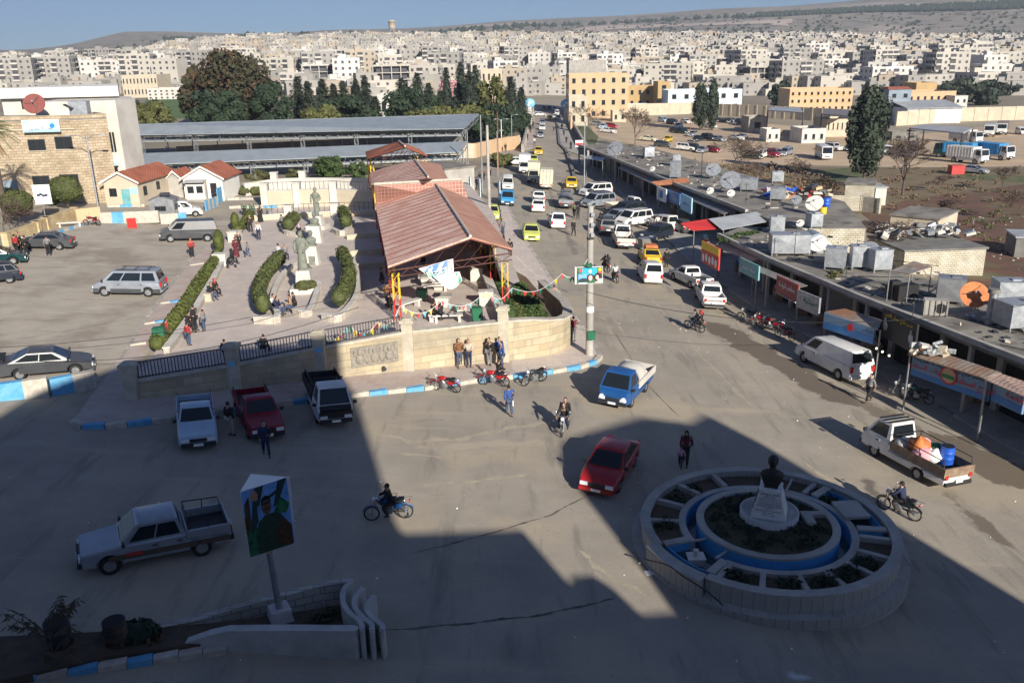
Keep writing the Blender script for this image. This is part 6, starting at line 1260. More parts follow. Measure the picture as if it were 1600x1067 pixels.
canopy_px('dark sheet canopy of the market stalls by the dirt lot',[(1284,178),(1330,182),(1332,172),(1290,170)],3.5,'tin_dark',(0,1));canopy_px('pale sheet canopy over red goods near the boundary wall',[(1200,172),(1255,176),(1250,168),(1206,167)],3.5,'tin',(0,1))
bld('pink plastered house among the dark conifers',688,720,158,131,9,'pink_wall',2,2,Y=270);bld('white low house beside the pines',590,610,166,150,8,'white_wall',1,1,Y=250);bld('white two storey house with a terrace beyond the pines',752,785,130,110,10,'cream',2,4,Y=420)
bld('long cream colonnaded building with arched windows on the left slope',193,248,145,119,18,'cream',2,10,Y=430);bld('white three storey building with balconies below the long cream one',232,285,160,140,14,'white_wall',3,6,Y=400)
bld('white hospital like block with even rows of windows behind the pines',476,546,130,104,14,'white_wall',3,14,Y=560);bld('plain pale concrete block left of the even windowed white block',431,475,138,104,18,'concrete',0,0,Y=540);bld('large white apartment slab at the hilltop right of the water tower',672,762,112,86,14,'white_wall',4,14,Y=640)
g=at(614,66,1150);r_=empty('water_tower',(g.x,g.y,T(g.x,g.y)-2),0,'tall cylindrical water tower on legs rising above the hilltop houses','tower');H=at(614,33,1150).z-T(g.x,g.y)+2
b=MB();b.lathe([(3.2,H-9),(4.4,H-7),(4.4,H-1),(4.7,H-1),(4.7,H),(1,H+.8)],n=16);b.build('tank','cream',r_)
for k in range(6):a=k*PI/3;b=MB();b.cyl((3.6*cos(a),3.6*sin(a),0),(3*cos(a),3*sin(a),H-8.5),.5,n=6);b.build('leg','concrete',r_)
b=MB();[b.cyl((0,0,z),(0,0,z+.6),3.7,n=12) for z in (H*.3,H*.55)];b.build('ring_beam','concrete',r_)
# ---------------------------------------------------------------- building behind the camera that shades the square
sil=[(-34,-6),(-34,14),(-14,16.5),(-8,19.3),(-6.16,20.4),(-4.84,21.6),(-3.28,22.3),(-1.6,23),(.93,24.1),(6,24.8),(12,25),(11,22),(9.95,19),(9.85,14.8),(14.75,14.8),(14.75,13.1),(15.2,13.3),(15.9,13.3),(16.2,12.9),(16.3,12.2),(17.5,12.2),(17.9,13.2),(18.3,14.6),(19,16.8),(19.3,17.5),(20.5,18.4),(22.8,19.0),(26.3,19.7),(28.5,19.3),(30.2,19.8),(30.7,18),(30.7,-6)]
r_=empty('tall_building',(0,-3,0),0,'tall grey building behind the viewpoint whose stepped roofline shades the square','building')
b=MB();dx,dy=.407*9,-.914*9;n=len(sil);vs=[(x,0,z) for x,z in sil]+[(x+dx,dy,z) for x,z in sil];b.add(vs,[tuple(range(n)),tuple(range(2*n-1,n-1,-1))]+[(i,n+i,n+(i+1) % n,(i+1) % n) for i in range(n)]);b.build('wall','concrete_dark',r_)
for f in range(5):
 for c in range(13):
  x=-31+c*4.6
  if f < 3 or x < 8:b=MB();b.box((x,.06,1.5+f*3.2),(1.5,.1,1.5));b.build('window','glass',r_)
# ---------------------------------------------------------------- hillside town
mat('t_white',(.62,.6,.56),(.46,.43,.39),.05,.9);mat('t_cream',(.50,.465,.40),(.42,.39,.34),.05,.9);mat('t_grey',(.36,.34,.31),(.28,.265,.24),.05,.9);mat('t_sand',(.42,.355,.27),(.34,.29,.23),.05,.9);mat('t_win',(.05,.05,.055),rough=.6);mat('t_slab',(.5,.47,.42),rough=.9)
def block_mesh(fl,W_,D_,seed,style):
 rg=random.Random(seed);b=MB();fh=3.1;H=fl*fh
 if style == 3:
  b.box((0,0,fh/2-1),(W_,D_,fh+2),m=0)
  for f in range(1,fl+1):b.box((0,0,f*fh),(W_,D_,.3),m=2)
  for f in range(1,fl):b.box((0,0,f*fh+fh/2),(W_*.8,D_*.7,fh-.3),m=1)
  for x in range(5):
   for s in (-1,1):b.box((-W_/2+.3+x*(W_-.6)/4,s*(D_/2-.3),fh+(H-fh)/2),(.4,.4,H-fh),m=0)
 else:
  b.box((0,0,H/2-2),(W_,D_,H+4),m=0)
  for (wd,fx) in ((W_,0),(D_,1),(D_,3),(W_,2)):
   a=fx*PI/2;dd=D_/2 if fx in (0,2) else W_/2;n=max(2,int(wd/3.3));q=Matrix.Rotation(a,3,'Z')
   if style == 2 and fx in (1,3):continue
   bal=[rg.random() < (.35 if style == 1 else .12) for _ in range(n)]
   for f in range(fl):
    for c in range(n):
     x=-wd/2+wd*(c+.5)/n;z=f*fh+1.7;cw=wd/n
     if bal[c] and f > 0:
      b.box(q @ Vector((x,-dd-.02,z-.1)),(cw*.85,.06,2.2),a,m=1);b.box(q @ Vector((x,-dd-.6,z-1.45)),(cw,1.25,.16),a,m=2);b.box(q @ Vector((x,-dd-1.18,z-.95)),(cw,.1,.9),a,m=2)
     elif rg.random() < .88:b.box(q @ Vector((x,-dd-.01,z)),(cw*rg.choice((.3,.36)),.06,1.35),a,m=1)
 b.box((0,-D_/2+.1,H+.35),(W_,.2,.7),m=0);b.box((0,D_/2-.1,H+.35),(W_,.2,.7),m=0);b.box((W_/2-.1,0,H+.35),(.2,D_-.4,.7),m=0);b.box((-W_/2+.1,0,H+.35),(.2,D_-.4,.7),m=0)
 b.box((rg.uniform(-.2,.2)*W_,rg.uniform(-.1,.3)*D_,H+1.3),(3.4,3.8,2.6),m=0)
 for _ in range(3):b.box((rg.uniform(-.4,.4)*W_,rg.uniform(-.3,.3)*D_,H+.9),(1.1,1.1,1.3),m=2)
 return b
KINDS_=[]
for i,(fl,W_,D_,stl) in enumerate([(4,22,13,1),(5,20,14,1),(3,18,12,0),(4,28,13,1),(5,16,14,2),(3,14,11,1),(4,15,12,0),(6,18,15,1),(4,18,14,3),(2,16,12,0),(2,20,12,2),(5,26,14,1)]):
 KINDS_.append((block_mesh(fl,W_,D_,50+i,stl),fl,W_,D_,stl))
KM={}
CN={'t_white':'whitewashed','t_cream':'cream','t_grey':'grey concrete','t_sand':'sandy'}
rg=random.Random(21);used=[];placed=0;small=MB();nsm=0
def clear(g,w_):
 if 1.5*abs(g.x) < 0:return False
 for (x,y,r) in used:
  if (g.x-x)**2+(g.y-y)**2 < (r+w_)**2:return False
 return True
def upper(px):return lerp(px,[0,60,190,260,340,420,800,1000,1300,1600],[110,106,92,78,70,66,62,58,62,64])
def lower(px):return lerp(px,[0,180,200,440,450,800,820,882,890,1000,1200,1330,1480,1600],[150,142,138,134,148,150,160,160,150,152,158,158,142,154])
yy=150.0
for rowi in range(40):
 yy -= lerp(yy,[60,100,150],[1.9,2.6,4.6]);x=-20+rg.uniform(0,20)
 if yy < 57:break
 while x < 1625:
  x += rg.uniform(14,30)
  if not (upper(x) < yy < lower(x)) or placed >= 292:continue
  g=G(x,yy);d=g.y
  if d > 1900:continue
  mb,fl,W_,D_,stl=rg.choice(KINDS_);tall=sst(90,70,yy)
  if rg.random() < (.30 if yy > 112 else .12):continue
  if not clear(g,W_*.42):continue
  col=rg.choice(['t_white','t_cream','t_cream','t_grey','t_grey','t_sand','t_white']);k=(id(mb),col)
  if k not in KM:KM[k]=mb.mesh('apartment_block',[col,'t_win','t_slab'])
  o=bpy.data.objects.new('apartment_block',KM[k]);COL.objects.link(o);o.location=g;o.rotation_euler.z=rg.choice((0,.25,-.3,.12,PI/2+.15,-.12))
  tag(o,'%s %s storey apartment block packed among others in the hillside town' % (CN[col],['','','two','three','four','five','six'][fl]),'building','%s %s storey blocks of the hillside town' % (CN[col],['','','two','three','four','five','six'][fl]))
  used.append((g.x,g.y,W_*.42));placed += 1
yy=151.0
while yy > 57:
 yy -= lerp(yy,[60,90,150],[.55,1.1,2.6]);x=-30+rg.uniform(0,10)
 while x < 1640:
  x += rg.uniform(6,15)*(1 if yy > 90 else .75)
  if not (upper(x)-1 < yy < lower(x)+4) or rg.random() < .2:continue
  g=G(x,yy+rg.uniform(-1,1))
  if g.y > 2000 or not clear(g,3):continue
  W_,D_,H=rg.uniform(7,14),rg.uniform(7,11),rg.choice((3.2,3.4,6.4,6.6,9.5) if rg.random() < .6 else (3.4,6.5));a=rg.choice((0,.3,-.25,.15));c=rg.choice((0,1,2,2,3));q=Matrix.Rotation(a,3,'Z');small.c=c
  small.box((g.x,g.y,g.z+H/2-1.5),(W_,D_,H+3),a);nsm += 1
  if rg.random() < .5:p=q @ Vector((rg.uniform(-.3,.3)*W_,0,0));small.box((g.x+p.x,g.y+p.y,g.z+H+.9),(2.6,2.8,1.8),a)
  n=max(1,int(W_/3.5))
  for f in range(int(H/3)):
   for k in range(n):
    if rg.random() < .8:p=q @ Vector((-W_/2+W_*(k+.5)/n,-D_/2-.02,0));small.box((g.x+p.x,g.y+p.y,g.z+1.7+3.1*f),(1.1,.06,1.2),a,m=4)
   s=1 if g.x < 0 else -1;p=q @ Vector((s*(W_/2+.02),0,0));small.box((g.x+p.x,g.y+p.y,g.z+1.7+3.1*f),(.06,1.2,1.2),a,m=4)
o=small.build('distant_houses',['t_grey','t_cream','t_grey','t_sand','t_win']);o['kind']='stuff'
print('## town',placed,nsm)
tm=MB();rg=random.Random(4)
for _ in range(150):
 x,y_=rg.uniform(0,1600),rg.uniform(62,140)
 if not (upper(x) < y_ < lower(x)+6):continue
 g=G(x,y_);h=rg.uniform(4,9);leaves(tm,(g.x,g.y,g.z+h*.5),(h*.45,h*.45,h*.5),60,.8,rg,.6,.8)
o=tm.build('town_trees','leaf_pine');o['kind']='stuff'
# ---------------------------------------------------------------- trees
def tp(px,pb,pt,Y=None):
 g=G(px,pb) if Y is None else Vector((at(px,pb,Y).x,Y,T(at(px,pb,Y).x,Y)));return g,at(px,pt,g.y).z-g.z
g,h=tp(372,195,74,205);tree('largest spreading tree with rusty brown and green crown behind the market hall',g,h,(10.5,8,8.5),'leaf_brown',.6,31,34,210,.4,th=.3)
g,h=tp(318,195,100,212);tree('dense green brown tree at the left side of the large spreading tree',g,h,(5.5,5,7),'leaf_brown',.5,32,16,320,.42)
g,h=tp(425,190,130,200);tree('lower dark tree at the right side of the large spreading tree',g,h,(5.5,5,5),'leaf_dark',.4,33,14,320,.38)
g,h=tp(345,190,140,190);tree('dark bushy tree below the large spreading tree',g,h,(7,5,4),'leaf_dark',.4,34,14,320,.38)
g,h=tp(245,190,158,185);tree('low olive green tree behind the left end of the market hall',g,h,(5,4,3),'leaf_olive',.3,35,12,260,.35)
g,h=tp(222,190,158,195);tree('small dark tree beside the white building',g,h,(3,3,3),'leaf_dark',.3,36,8,260,.35)
PN='dark conifers behind the market hall'
for i,(x,pt,w_,Y) in enumerate(((470,118,8,215),(485,125,7,205),(508,122,9,212),(525,130,7,205),(540,125,7,222),(560,122,6,215),(574,116,6.5,218),(588,150,6,200),(630,120,10,215),(655,112,10,222),(672,128,9,210),(700,104,9,235),(722,95,10,240),(735,110,9,232),(745,100,9,240),(712,150,8,205),(800,118,9,235),(815,135,7,240),(793,140,8,215),(690,140,8,212))):
 g,h=tp(x,190,pt,Y);conifer(['tall','broad','ragged','narrow','bushy'][i % 5]+' dark conifer behind the market hall, '+['first','second','third','fourth','fifth','sixth','seventh','eighth','ninth','tenth','eleventh','twelfth','thirteenth','fourteenth','fifteenth','sixteenth','seventeenth','eighteenth','nineteenth','twentieth'][i]+' of the group',g,h,w_,seed=60+i,group=PN,n=22,per=95,s=.45)
for i,(x,pt,rx,Y,m,lab) in enumerate(((545,148,8,198,'leaf_dark','low dark thicket tree in the gap of the conifers'),(505,165,5,190,'leaf_olive','yellow green bush tree just behind the market roof'),(642,135,7,200,'leaf_dark','dark rounded tree left of the pink house'),(680,165,8,190,'leaf_olive','yellow olive thicket above the market roof end'),(730,165,6,195,'leaf_olive','second yellow olive thicket beside the pink house'),(772,118,4.5,215,'leaf_olive','bright yellow green tree between dark conifers'),(770,165,7,205,'leaf_dark','dark tree in front of the yellow green one'),(805,172,6,225,'leaf_dark','dark shrubby tree at the bridge parapet'),(750,178,6,190,'leaf_dark','dark low tree beyond the end of the market roof'))):
 g,h=tp(x,190,pt,Y);tree(lab,g,h,(rx,rx*.8,h*.45),m,.3,90+i,12,260,.38)
g,h=tp(1350,282,135);tree('tall dark columnar tree standing alone beyond the shop roofs',g,h,(3.5,3,h*.46),'leaf_pine',.35,120,44,230,.26,th=.12)
g,h=tp(1094,204,131);tree('left and shorter of the two dark cypresses on the dirt lot',g,h,(2.7,2.4,h*.46),'leaf_pine',.3,121,26,130,.34,th=.1);g,h=tp(1112,204,123);tree('right and taller of the two dark cypresses on the dirt lot',g,h,(1.7,1.6,h*.48),'leaf_pine',.3,122,26,110,.3,th=.1)
g,h=tp(1008,140,105,520);tree('dark tree behind the ochre building',g,h,(8,6,7),'leaf_pine',.4,123,9,160,.8)
for i,(x,pb,pt,rx) in enumerate(((1390,108,92,8),(1440,118,96,9),(1475,140,118,12),(1500,150,122,14),(1525,165,128,13),(1560,150,130,10),(1218,168,128,5),(1175,125,108,7),(1590,140,118,8),(1235,70,60,8))):
 g,h=tp(x,pb,pt);tree('dark town tree, '+['behind the grey blocks','beside the unfinished frame','left of the dark grove','in the middle of the dark grove','at the front of the dark grove','at the right of the grove','beside the yellow edged block','among the low houses','at the picture edge of the grove','high on the town slope'][i],g,max(h,6),(rx,rx*.7,max(h,6)*.5),'leaf_pine',.3,130+i,9,130,.9,group='dark trees in the town')
g,h=tp(518,286,243);tree('bright green bushy tree behind the white terrace wall',g,h,(2.7,2.4,h*.45),'leaf_green',.2,140,14,330,.15,th=.2);g,h=tp(560,286,252);tree('small dark green tree beside the canopy post',g,h,(1.7,1.6,h*.45),'leaf_green',.15,141,9,260,.15)
g,h=tp(407,300,265);tree('thin grey green olive tree beside the white house',g,h,(1.8,1.6,h*.4),'leaf_olive',.1,142,7,160,.12);g,h=tp(463,298,263);tree('small flat topped tree above the retaining wall pillar',g,h,(1.5,1.3,h*.25),'leaf_olive',.1,143,5,160,.12)
g,h=tp(785,262,240);tree('loose green tree at the stall front by the street',g,h,(2.8,2.4,h*.45),'leaf_olive',.15,144,10,260,.18)
for i,(x,pb,pt,w_,lab) in enumerate(((992,232,168,5,'bare brown tree on the dirt lot behind the farther shop row'),(1410,305,222,8,'bare grey tree in the scrub beside the muddy field'),(1140,290,205,7,'reddish bare bushy tree behind the shop roofs'),(1565,300,262,4,'small bare tree near the white lorry'),(1240,285,240,5,'bare thorny bush left of the tall dark tree'),(915,205,165,4,'bare tree at the foot of the orange building'),(935,205,170,4,'second bare tree before the orange building'),(1390,405,335,8,'wide bare shrub tree between the two block walls'),(1180,280,245,5,'tangled reddish bush on the scrub strip'),(1500,345,300,5,'scraggly bare bush in the muddy field'),(1470,300,268,6,'bare bush at the field edge'),(1585,345,300,5,'bare bush by the right edge of the field'),(8,370,300,3,'bare shrub in the planter beside the round bush'))):
 g,h=tp(x,pb,pt);bare(lab,g,h,h*(1.6 if i in (2,7,4,8,9,10) else 1.0),150+i,depth=7 if i in (1,2,7,0) else 6,r0=h*(.028 if i == 1 else .015))
g,h=tp(12,300,178,84)
r_=empty('palm_tree',Vector((at(2,300,84).x,84,T(-58,84))),0,'palm tree with hanging dry fronds in front of the stone building','tree');h=at(5,205,84).z-r_.location.z
b=MB();b.cyl((0,0,-.3),(0,0,h),.32,.24,9);b.build('trunk','bark',r_);b=MB();c=MB();rg=random.Random(2)
for k in range(44):
 a=k*2.4;el=R(65-k*2.6);L=2.7;dry=k > 26;q=[];
 if dry:el=R(-60);L=rg.uniform(1.5,2.4)
 for j in range(7):t=j/6;q.append(Vector((cos(a)*L*t*(cos(el)*.9+.1),sin(a)*L*t*(cos(el)*.9+.1),h+L*t*sin(el)-1.5*t*t*(.4 if dry else 1))))
 mb=c if dry else b;mb.tube(q,.03,3)
 for j in range(1,18):
  t=j/18*6;i0=min(5,int(t));p=q[i0].lerp(q[i0+1],t-i0);d=(q[i0+1]-q[i0]).normalized();s=d.cross(Vector((0,0,1))).normalized()
  for sg in (-1,1):e=(d*.5+s*sg*.8+Vector((0,0,-.45))).normalized()*(.55*(1-.5*abs(j/9-1)));mb.add([p-d*.03,p+e,p+d*.03],[(0,1,2)])
b.build('green_fronds','leaf_palm',r_);c.build('dry_fronds','palm_dry',r_)
mat('scrub_brown',(.2,.13,.08),(.12,.09,.05),.4,.95)
groundcover('scrub',[(1000,240),(1075,262),(1180,292),(1335,330),(1345,300),(1250,262),(1080,256)],None,170,1.1,'scrub_brown',41,.16)
groundcover('scrub',[(1340,292),(1345,330),(1420,330),(1600,310),(1600,280),(1500,268),(1400,262)],None,70,.6,'scrub_brown',42,.14)
groundcover('scrub',[(1480,330),(1600,320),(1600,380),(1540,385)],None,30,.4,'leaf_olive',43,.1)
groundcover('weeds',[(905,232),(985,228),(1060,250),(1000,262),(940,240)],None,150,.5,'leaf_olive',44,.14)
# ---------------------------------------------------------------- hillside shrubs, ridge wood and pale quarry cut
def blobs(name,pts,m):
 b=MB()
 for g,r in pts:b.add([(g.x+r,g.y,g.z+r*.4),(g.x,g.y+r,g.z+r*.4),(g.x-r,g.y,g.z+r*.4),(g.x,g.y-r,g.z+r*.4),(g.x,g.y,g.z+r*1.3),(g.x,g.y,g.z-r)],[(0,1,4),(1,2,4),(2,3,4),(3,0,4),(1,0,5),(2,1,5),(3,2,5),(0,3,5)])
 o=b.build(name,m);o['kind']='stuff'
rg=random.Random(91);pts=[]
for _ in range(2200):
 x=rg.uniform(-10,1610);ys_=lerp(x,UX,USKY);y_=rg.uniform(ys_+.8,upper(x)-1)
 if upper(x)-ys_ < 3 or (sin(x*.05)+sin(y_*.9+x*.02)) < rg.uniform(-1.6,.8):continue
 g=G(x,y_);pts.append((g,rg.uniform(1.6,4.2)))
blobs('hillside_shrubs',pts,'leaf_pine');pts=[]
for _ in range(1500):
 x=rg.uniform(1180,1615) if rg.random() < .85 else rg.uniform(250,1180);ys_=lerp(x,UX,USKY);g=G(x,ys_+.5+rg.random()**1.5*(2+6*sst(1200,1600,x)));pts.append((g,rg.uniform(4,9)))
blobs('ridge_wood',pts,'leaf_pine')
mat('quarry',(.55,.44,.36),(.42,.35,.29),.02,.95)
def cut(name,top,bot,m):
 b=MB();n=40;vs=[]
 for i in range(n+1):
  for j in range(4):
   t=i/n;x=top[0][0]*(1-t)+top[-1][0]*t;y0=lerp(x,[p[0] for p in top],[p[1] for p in top]);y1=lerp(x,[p[0] for p in bot],[p[1] for p in bot]);g=G(x,y0+(y1-y0)*j/3);vs.append((g.x,g.y,g.z+1.2))
 b.add(vs,[(i*4+j,(i+1)*4+j,(i+1)*4+j+1,i*4+j+1) for i in range(n) for j in range(3)]);o=b.build(name,m);o['kind']='structure'
cut('quarry_cut',[(878,50),(925,42),(960,41),(1080,38),(1238,31)],[(878,52),(925,52),(960,47),(1080,42),(1238,37)],'quarry')
cut('quarry_cut',[(1205,36),(1232,34)],[(1205,41),(1232,42)],'quarry')
# ---------------------------------------------------------------- vehicles
def paint(name,c,c2=None,rough=.35,metal=.0):return mat(name,c,c2 or tuple(v*.8 for v in c),1.3,rough,metal,coord='O').name
mat('paint',(.5,.5,.5),rough=.4);mat('trim',(.02,.02,.022),rough=.6);mat('tyre',(.018,.018,.018),rough=.85);mat('rim',(.35,.35,.36),rough=.35,metal=.6);mat('lamp_clear',(.7,.72,.75),rough=.15);mat('lamp_red',(.45,.02,.015),rough=.25);mat('plate',(.75,.75,.72),rough=.5);mat('chrome',(.6,.6,.6),rough=.2,metal=.8);mat('car_glass',(.012,.016,.02),rough=.06);mat('load',(.4,.4,.4),rough=.7)
p_white=paint('paint_white',(.72,.71,.68));p_silver=paint('paint_silver',(.34,.37,.41),rough=.3,metal=.35);p_grey=paint('paint_grey',(.075,.078,.085),rough=.32,metal=.1);p_dark=paint('paint_dark',(.025,.032,.045),rough=.25);p_red=paint('paint_red',(.42,.018,.02),(.3,.015,.02),.25);p_maroon=paint('paint_maroon',(.24,.008,.022),rough=.35)
p_blue=paint('paint_blue',(.015,.09,.28),rough=.35);p_sky=paint('paint_sky',(.05,.3,.6),rough=.35);p_yellow=paint('paint_yellow',(.72,.48,.03),rough=.4);p_lime=paint('paint_lime',(.62,.66,.16),rough=.4);p_cream=paint('paint_cream',(.66,.61,.45),rough=.5);p_green=paint('paint_green',(.01,.05,.055),rough=.25);p_lblue=paint('paint_paleblue',(.42,.55,.66),rough=.35)
def shell(outline,W_,bev=.05,taper=.08,L=4.4,tum=0.0):
 """side outline extruded across the width with a rounded edge and ends that taper in plan"""
 n=len(outline);cx=sum(p[0] for p in outline)/n;cz=sum(p[1] for p in outline)/n;vs=[]
 def yk(x,z):e=max(0,abs(x)/(L/2)-.72)/.28;return 1-taper*e*e-tum*max(0,z-.75)
 ins=[]
 for i,(x,z) in enumerate(outline):
  a,b=outline[i-1],outline[(i+1) % n];t=Vector((b[0]-a[0],b[1]-a[1])).normalized();ins.append((x-t.y*bev,z+t.x*bev))
 A=sum(outline[i][0]*outline[(i+1) % n][1]-outline[(i+1) % n][0]*outline[i][1] for i in range(n))
 if A < 0:ins=[(2*x-a,2*z-c) for (x,z),(a,c) in zip(outline,ins)]
 rings=[(ins,-W_/2),(outline,-W_/2+bev),(outline,W_/2-bev),(ins,W_/2)]
 for pts,y in rings:vs += [(x,y*yk(x,z),z) for x,z in pts]
 fs=[]
 for r in range(3):fs += [(r*n+i,r*n+(i+1) % n,(r+1)*n+(i+1) % n,(r+1)*n+i) for i in range(n)]
 fs += [tuple(range(n-1,-1,-1)),tuple(range(3*n,4*n))]
 if A < 0:fs=[f[::-1] for f in fs]
 b=MB();b.add(vs,fs);return b
def arch(cx,r,z0,n=7):return [(cx+r*cos(PI*k/(n-1)),z0+(r)*sin(PI*k/(n-1))) for k in range(n)]
def finish(b,name,m,ang=35):
 me=b.mesh(name,m);bm=bmesh.new();bm.from_mesh(me);bmesh.ops.remove_doubles(bm,verts=bm.verts,dist=1e-4);bmesh.ops.triangulate(bm,faces=[f for f in bm.faces if len(f.verts) > 4]);bmesh.ops.recalc_face_normals(bm,faces=bm.faces);bm.to_mesh(me);bm.free();smooth(me,ang);return me
def wheel(r,w_=.2,truck=False):
 b=MB();prof=[(r*.62,-w_/2),(r*.93,-w_/2),(r,-w_*.3),(r,w_*.3),(r*.93,w_/2),(r*.62,w_/2),(r*.62,-w_/2)];n=18
 vs=[(p*cos(2*PI*k/n),y,p*sin(2*PI*k/n)) for p,y in prof for k in range(n)];b.add(vs,[(i*n+k,i*n+(k+1) % n,(i+1)*n+(k+1) % n,(i+1)*n+k) for i in range(6) for k in range(n)],0,True)
 t=b.mesh('tyre','tyre');c=MB();c.cyl((0,-w_*.36,0),(0,w_*.36,0),r*.63,n=16)
 for s in (-1,1):
  c.cyl((0,s*w_*.36,0),(0,s*w_*.5,0),r*.16,n=8)
  for k in range(5):a=2*PI*k/5;c.box((r*.36*cos(a),s*w_*.39,r*.36*sin(a)),(r*.5,w_*.1,r*.14),ry=-a)
 return t,c.mesh('rim','rim')
VC={}
def vehicle_node(kind):
 if kind in VC:return VC[kind]
 S=dict(L=4.4,W=1.7,wb=2.6,r=.31,zb=.22,bed=None,kids=[],load=None,box=None,rack=False)
 K={
  'sedan':dict(L=4.5,wb=2.65,top=[(2.24,.5),(2.2,.62),(2.06,.73),(1.6,.85),(1.05,.92),(-1.5,.98),(-2.0,.97),(-2.2,.9),(-2.27,.6)],cab=((1.2,.9),(.35,1.38),(-.85,1.40),(-1.78,.96)),side=[(.1,.5),(.52,.92)]),
  'hatch':dict(L=3.9,wb=2.4,top=[(1.95,.55),(1.88,.72),(1.0,.92),(-1.8,.95),(-1.93,.6)],cab=((1.05,.9),(.4,1.42),(-1.4,1.42),(-1.85,.95)),side=[(.08,.4),(.43,.7),(.73,.95)]),
  'estate':dict(L=4.2,wb=2.55,top=[(2.1,.55),(2.0,.72),(1.05,.92),(-2.0,.98),(-2.1,.6)],cab=((1.1,.9),(.45,1.45),(-1.7,1.5),(-2.02,.98)),side=[(.07,.36),(.39,.64),(.67,.95)],rack=True),
  'suv':dict(L=4.5,W=1.78,wb=2.7,r=.36,zb=.35,top=[(2.2,.65),(2.15,.95),(1.0,1.08),(-2.1,1.1),(-2.22,.7)],cab=((1.05,1.06),(.55,1.72),(-1.9,1.74),(-2.15,1.1)),side=[(.07,.34),(.37,.63),(.66,.95)],rack=True),
  'minivan':dict(L=4.75,W=1.82,wb=2.98,r=.34,zb=.28,top=[(2.35,.6),(2.3,.85),(1.7,1.08),(-2.2,1.1),(-2.36,.7)],cab=((1.72,1.06),(.95,1.80),(-2.0,1.85),(-2.28,1.1)),side=[(.07,.3),(.325,.66),(.69,.94)],rack=True),
  'van_panel':dict(L=5.1,W=1.9,wb=3.2,r=.34,zb=.28,top=[(2.55,.6),(2.5,.9),(1.85,1.15),(-2.35,1.15),(-2.53,.7)],cab=((1.88,1.12),(1.1,1.88),(-2.2,1.93),(-2.45,1.15)),side=[(.06,.27)],rack=False),
  'smallvan':dict(L=4.1,W=1.68,wb=2.65,r=.3,top=[(2.05,.55),(1.95,.8),(1.2,.98),(-1.95,1.0),(-2.04,.6)],cab=((1.25,.96),(.6,1.55),(-1.85,1.78),(-2.0,1.0)),side=[(.07,.33),(.38,.6),(.66,.93)]),
  'pickup':dict(L=4.7,W=1.68,wb=2.8,r=.32,zb=.3,top=[(2.32,.6),(2.28,.82),(1.0,.98),(-.38,1.0),(-.4,.74),(-2.33,.74),(-2.35,.6)],cab=((1.05,.97),(.5,1.50),(-.25,1.50),(-.42,.98)),side=[(.14,.9)],bed=(-.42,-2.32,.76,.95)),
  'pickup_double':dict(L=4.95,W=1.72,wb=2.985,r=.34,zb=.34,top=[(2.45,.66),(2.4,.9),(1.15,1.04),(-.93,1.06),(-.95,.78),(-2.46,.78),(-2.48,.66)],cab=((1.2,1.02),(.6,1.62),(-.7,1.62),(-.95,1.04)),side=[(.12,.5),(.53,.92)],bed=(-.95,-2.45,.8,1.04)),
  'truck':dict(L=5.0,W=1.76,wb=2.6,r=.31,zb=.35,top=[(2.5,.6),(2.48,.95),(2.2,1.12),(.75,1.12),(.7,.72),(-2.45,.72),(-2.5,.55)],cab=((2.28,1.1),(1.72,1.86),(.9,1.9),(.72,1.1)),side=[(.15,.85)],bed=(.6,-2.5,.78,1.12),cabover=True),
  'bus':dict(L=7.2,W=2.2,wb=3.9,r=.42,zb=.35,top=[(3.6,.7),(3.55,1.25),(-3.5,1.3),(-3.6,.7)],cab=((3.55,1.22),(3.2,2.6),(-3.35,2.65),(-3.5,1.3)),side=[(.04,.2),(.23,.4),(.43,.6),(.63,.8),(.83,.96)]),
  'lorry':dict(L=7.5,W=2.4,wb=4.4,r=.5,zb=.6,top=[(3.75,.8),(3.72,1.5),(3.65,1.6),(2.1,1.6),(2.05,1.1),(-3.7,1.1),(-3.75,.8)],cab=((3.68,1.55),(3.45,2.75),(2.25,2.8),(2.1,1.6)),side=[(.15,.8)],box=(1.9,-3.75,1.15,3.1),cabover=True),
 }
 base='truck' if kind.startswith('truck') else kind
 S.update(K[base]);L,W_,wb,r,zb=S['L'],S['W'],S['wb'],S['r'],S['zb'];kids=[]
 wx=wb/2+(.25 if S.get('cabover') else .05);wr=wx-wb;ar_=r+.07
 top=S['top'];out=[(top[0][0]-.05,zb)]+top+[(top[-1][0]+.05,zb)]+arch(wr,-ar_,r-.02)[::1]+arch(wx,-ar_,r-.02)
 out=[(top[0][0]-.05,zb)]+top+[(top[-1][0]+.05,zb)]
 for c in (wr,wx):out += [(c-ar_*cos(PI*k/7),max(zb,r-.02+ar_*sin(PI*k/7))) for k in range(8)]
 b=shell(out,W_,.07 if L < 6 else .05,.12,L);kids.append(Node('body',finish(b,'body','paint')))
 A,C,D,B=S['cab'];hb,ht=W_/2-.05,W_/2-(.2 if L < 5.5 else .1);b=MB();rr_=.05
 vs=[(A[0],-hb,A[1]),(A[0],hb,A[1]),(C[0],ht,C[1]),(C[0],-ht,C[1]),(D[0],-ht,D[1]),(D[0],ht,D[1]),(B[0],hb,B[1]),(B[0],-hb,B[1])]
 zc=[(C[0]+.0,ht-.09,C[1]+.05),(C[0],-ht+.09,C[1]+.05),(D[0],-ht+.09,D[1]+.05),(D[0],ht-.09,D[1]+.05)]
 vs += [(C[0]-.12,ht-.09,C[1]+.045),(C[0]-.12,-ht+.09,C[1]+.045),(D[0]+.1,-ht+.09,D[1]+.045),(D[0]+.1,ht-.09,D[1]+.045)]
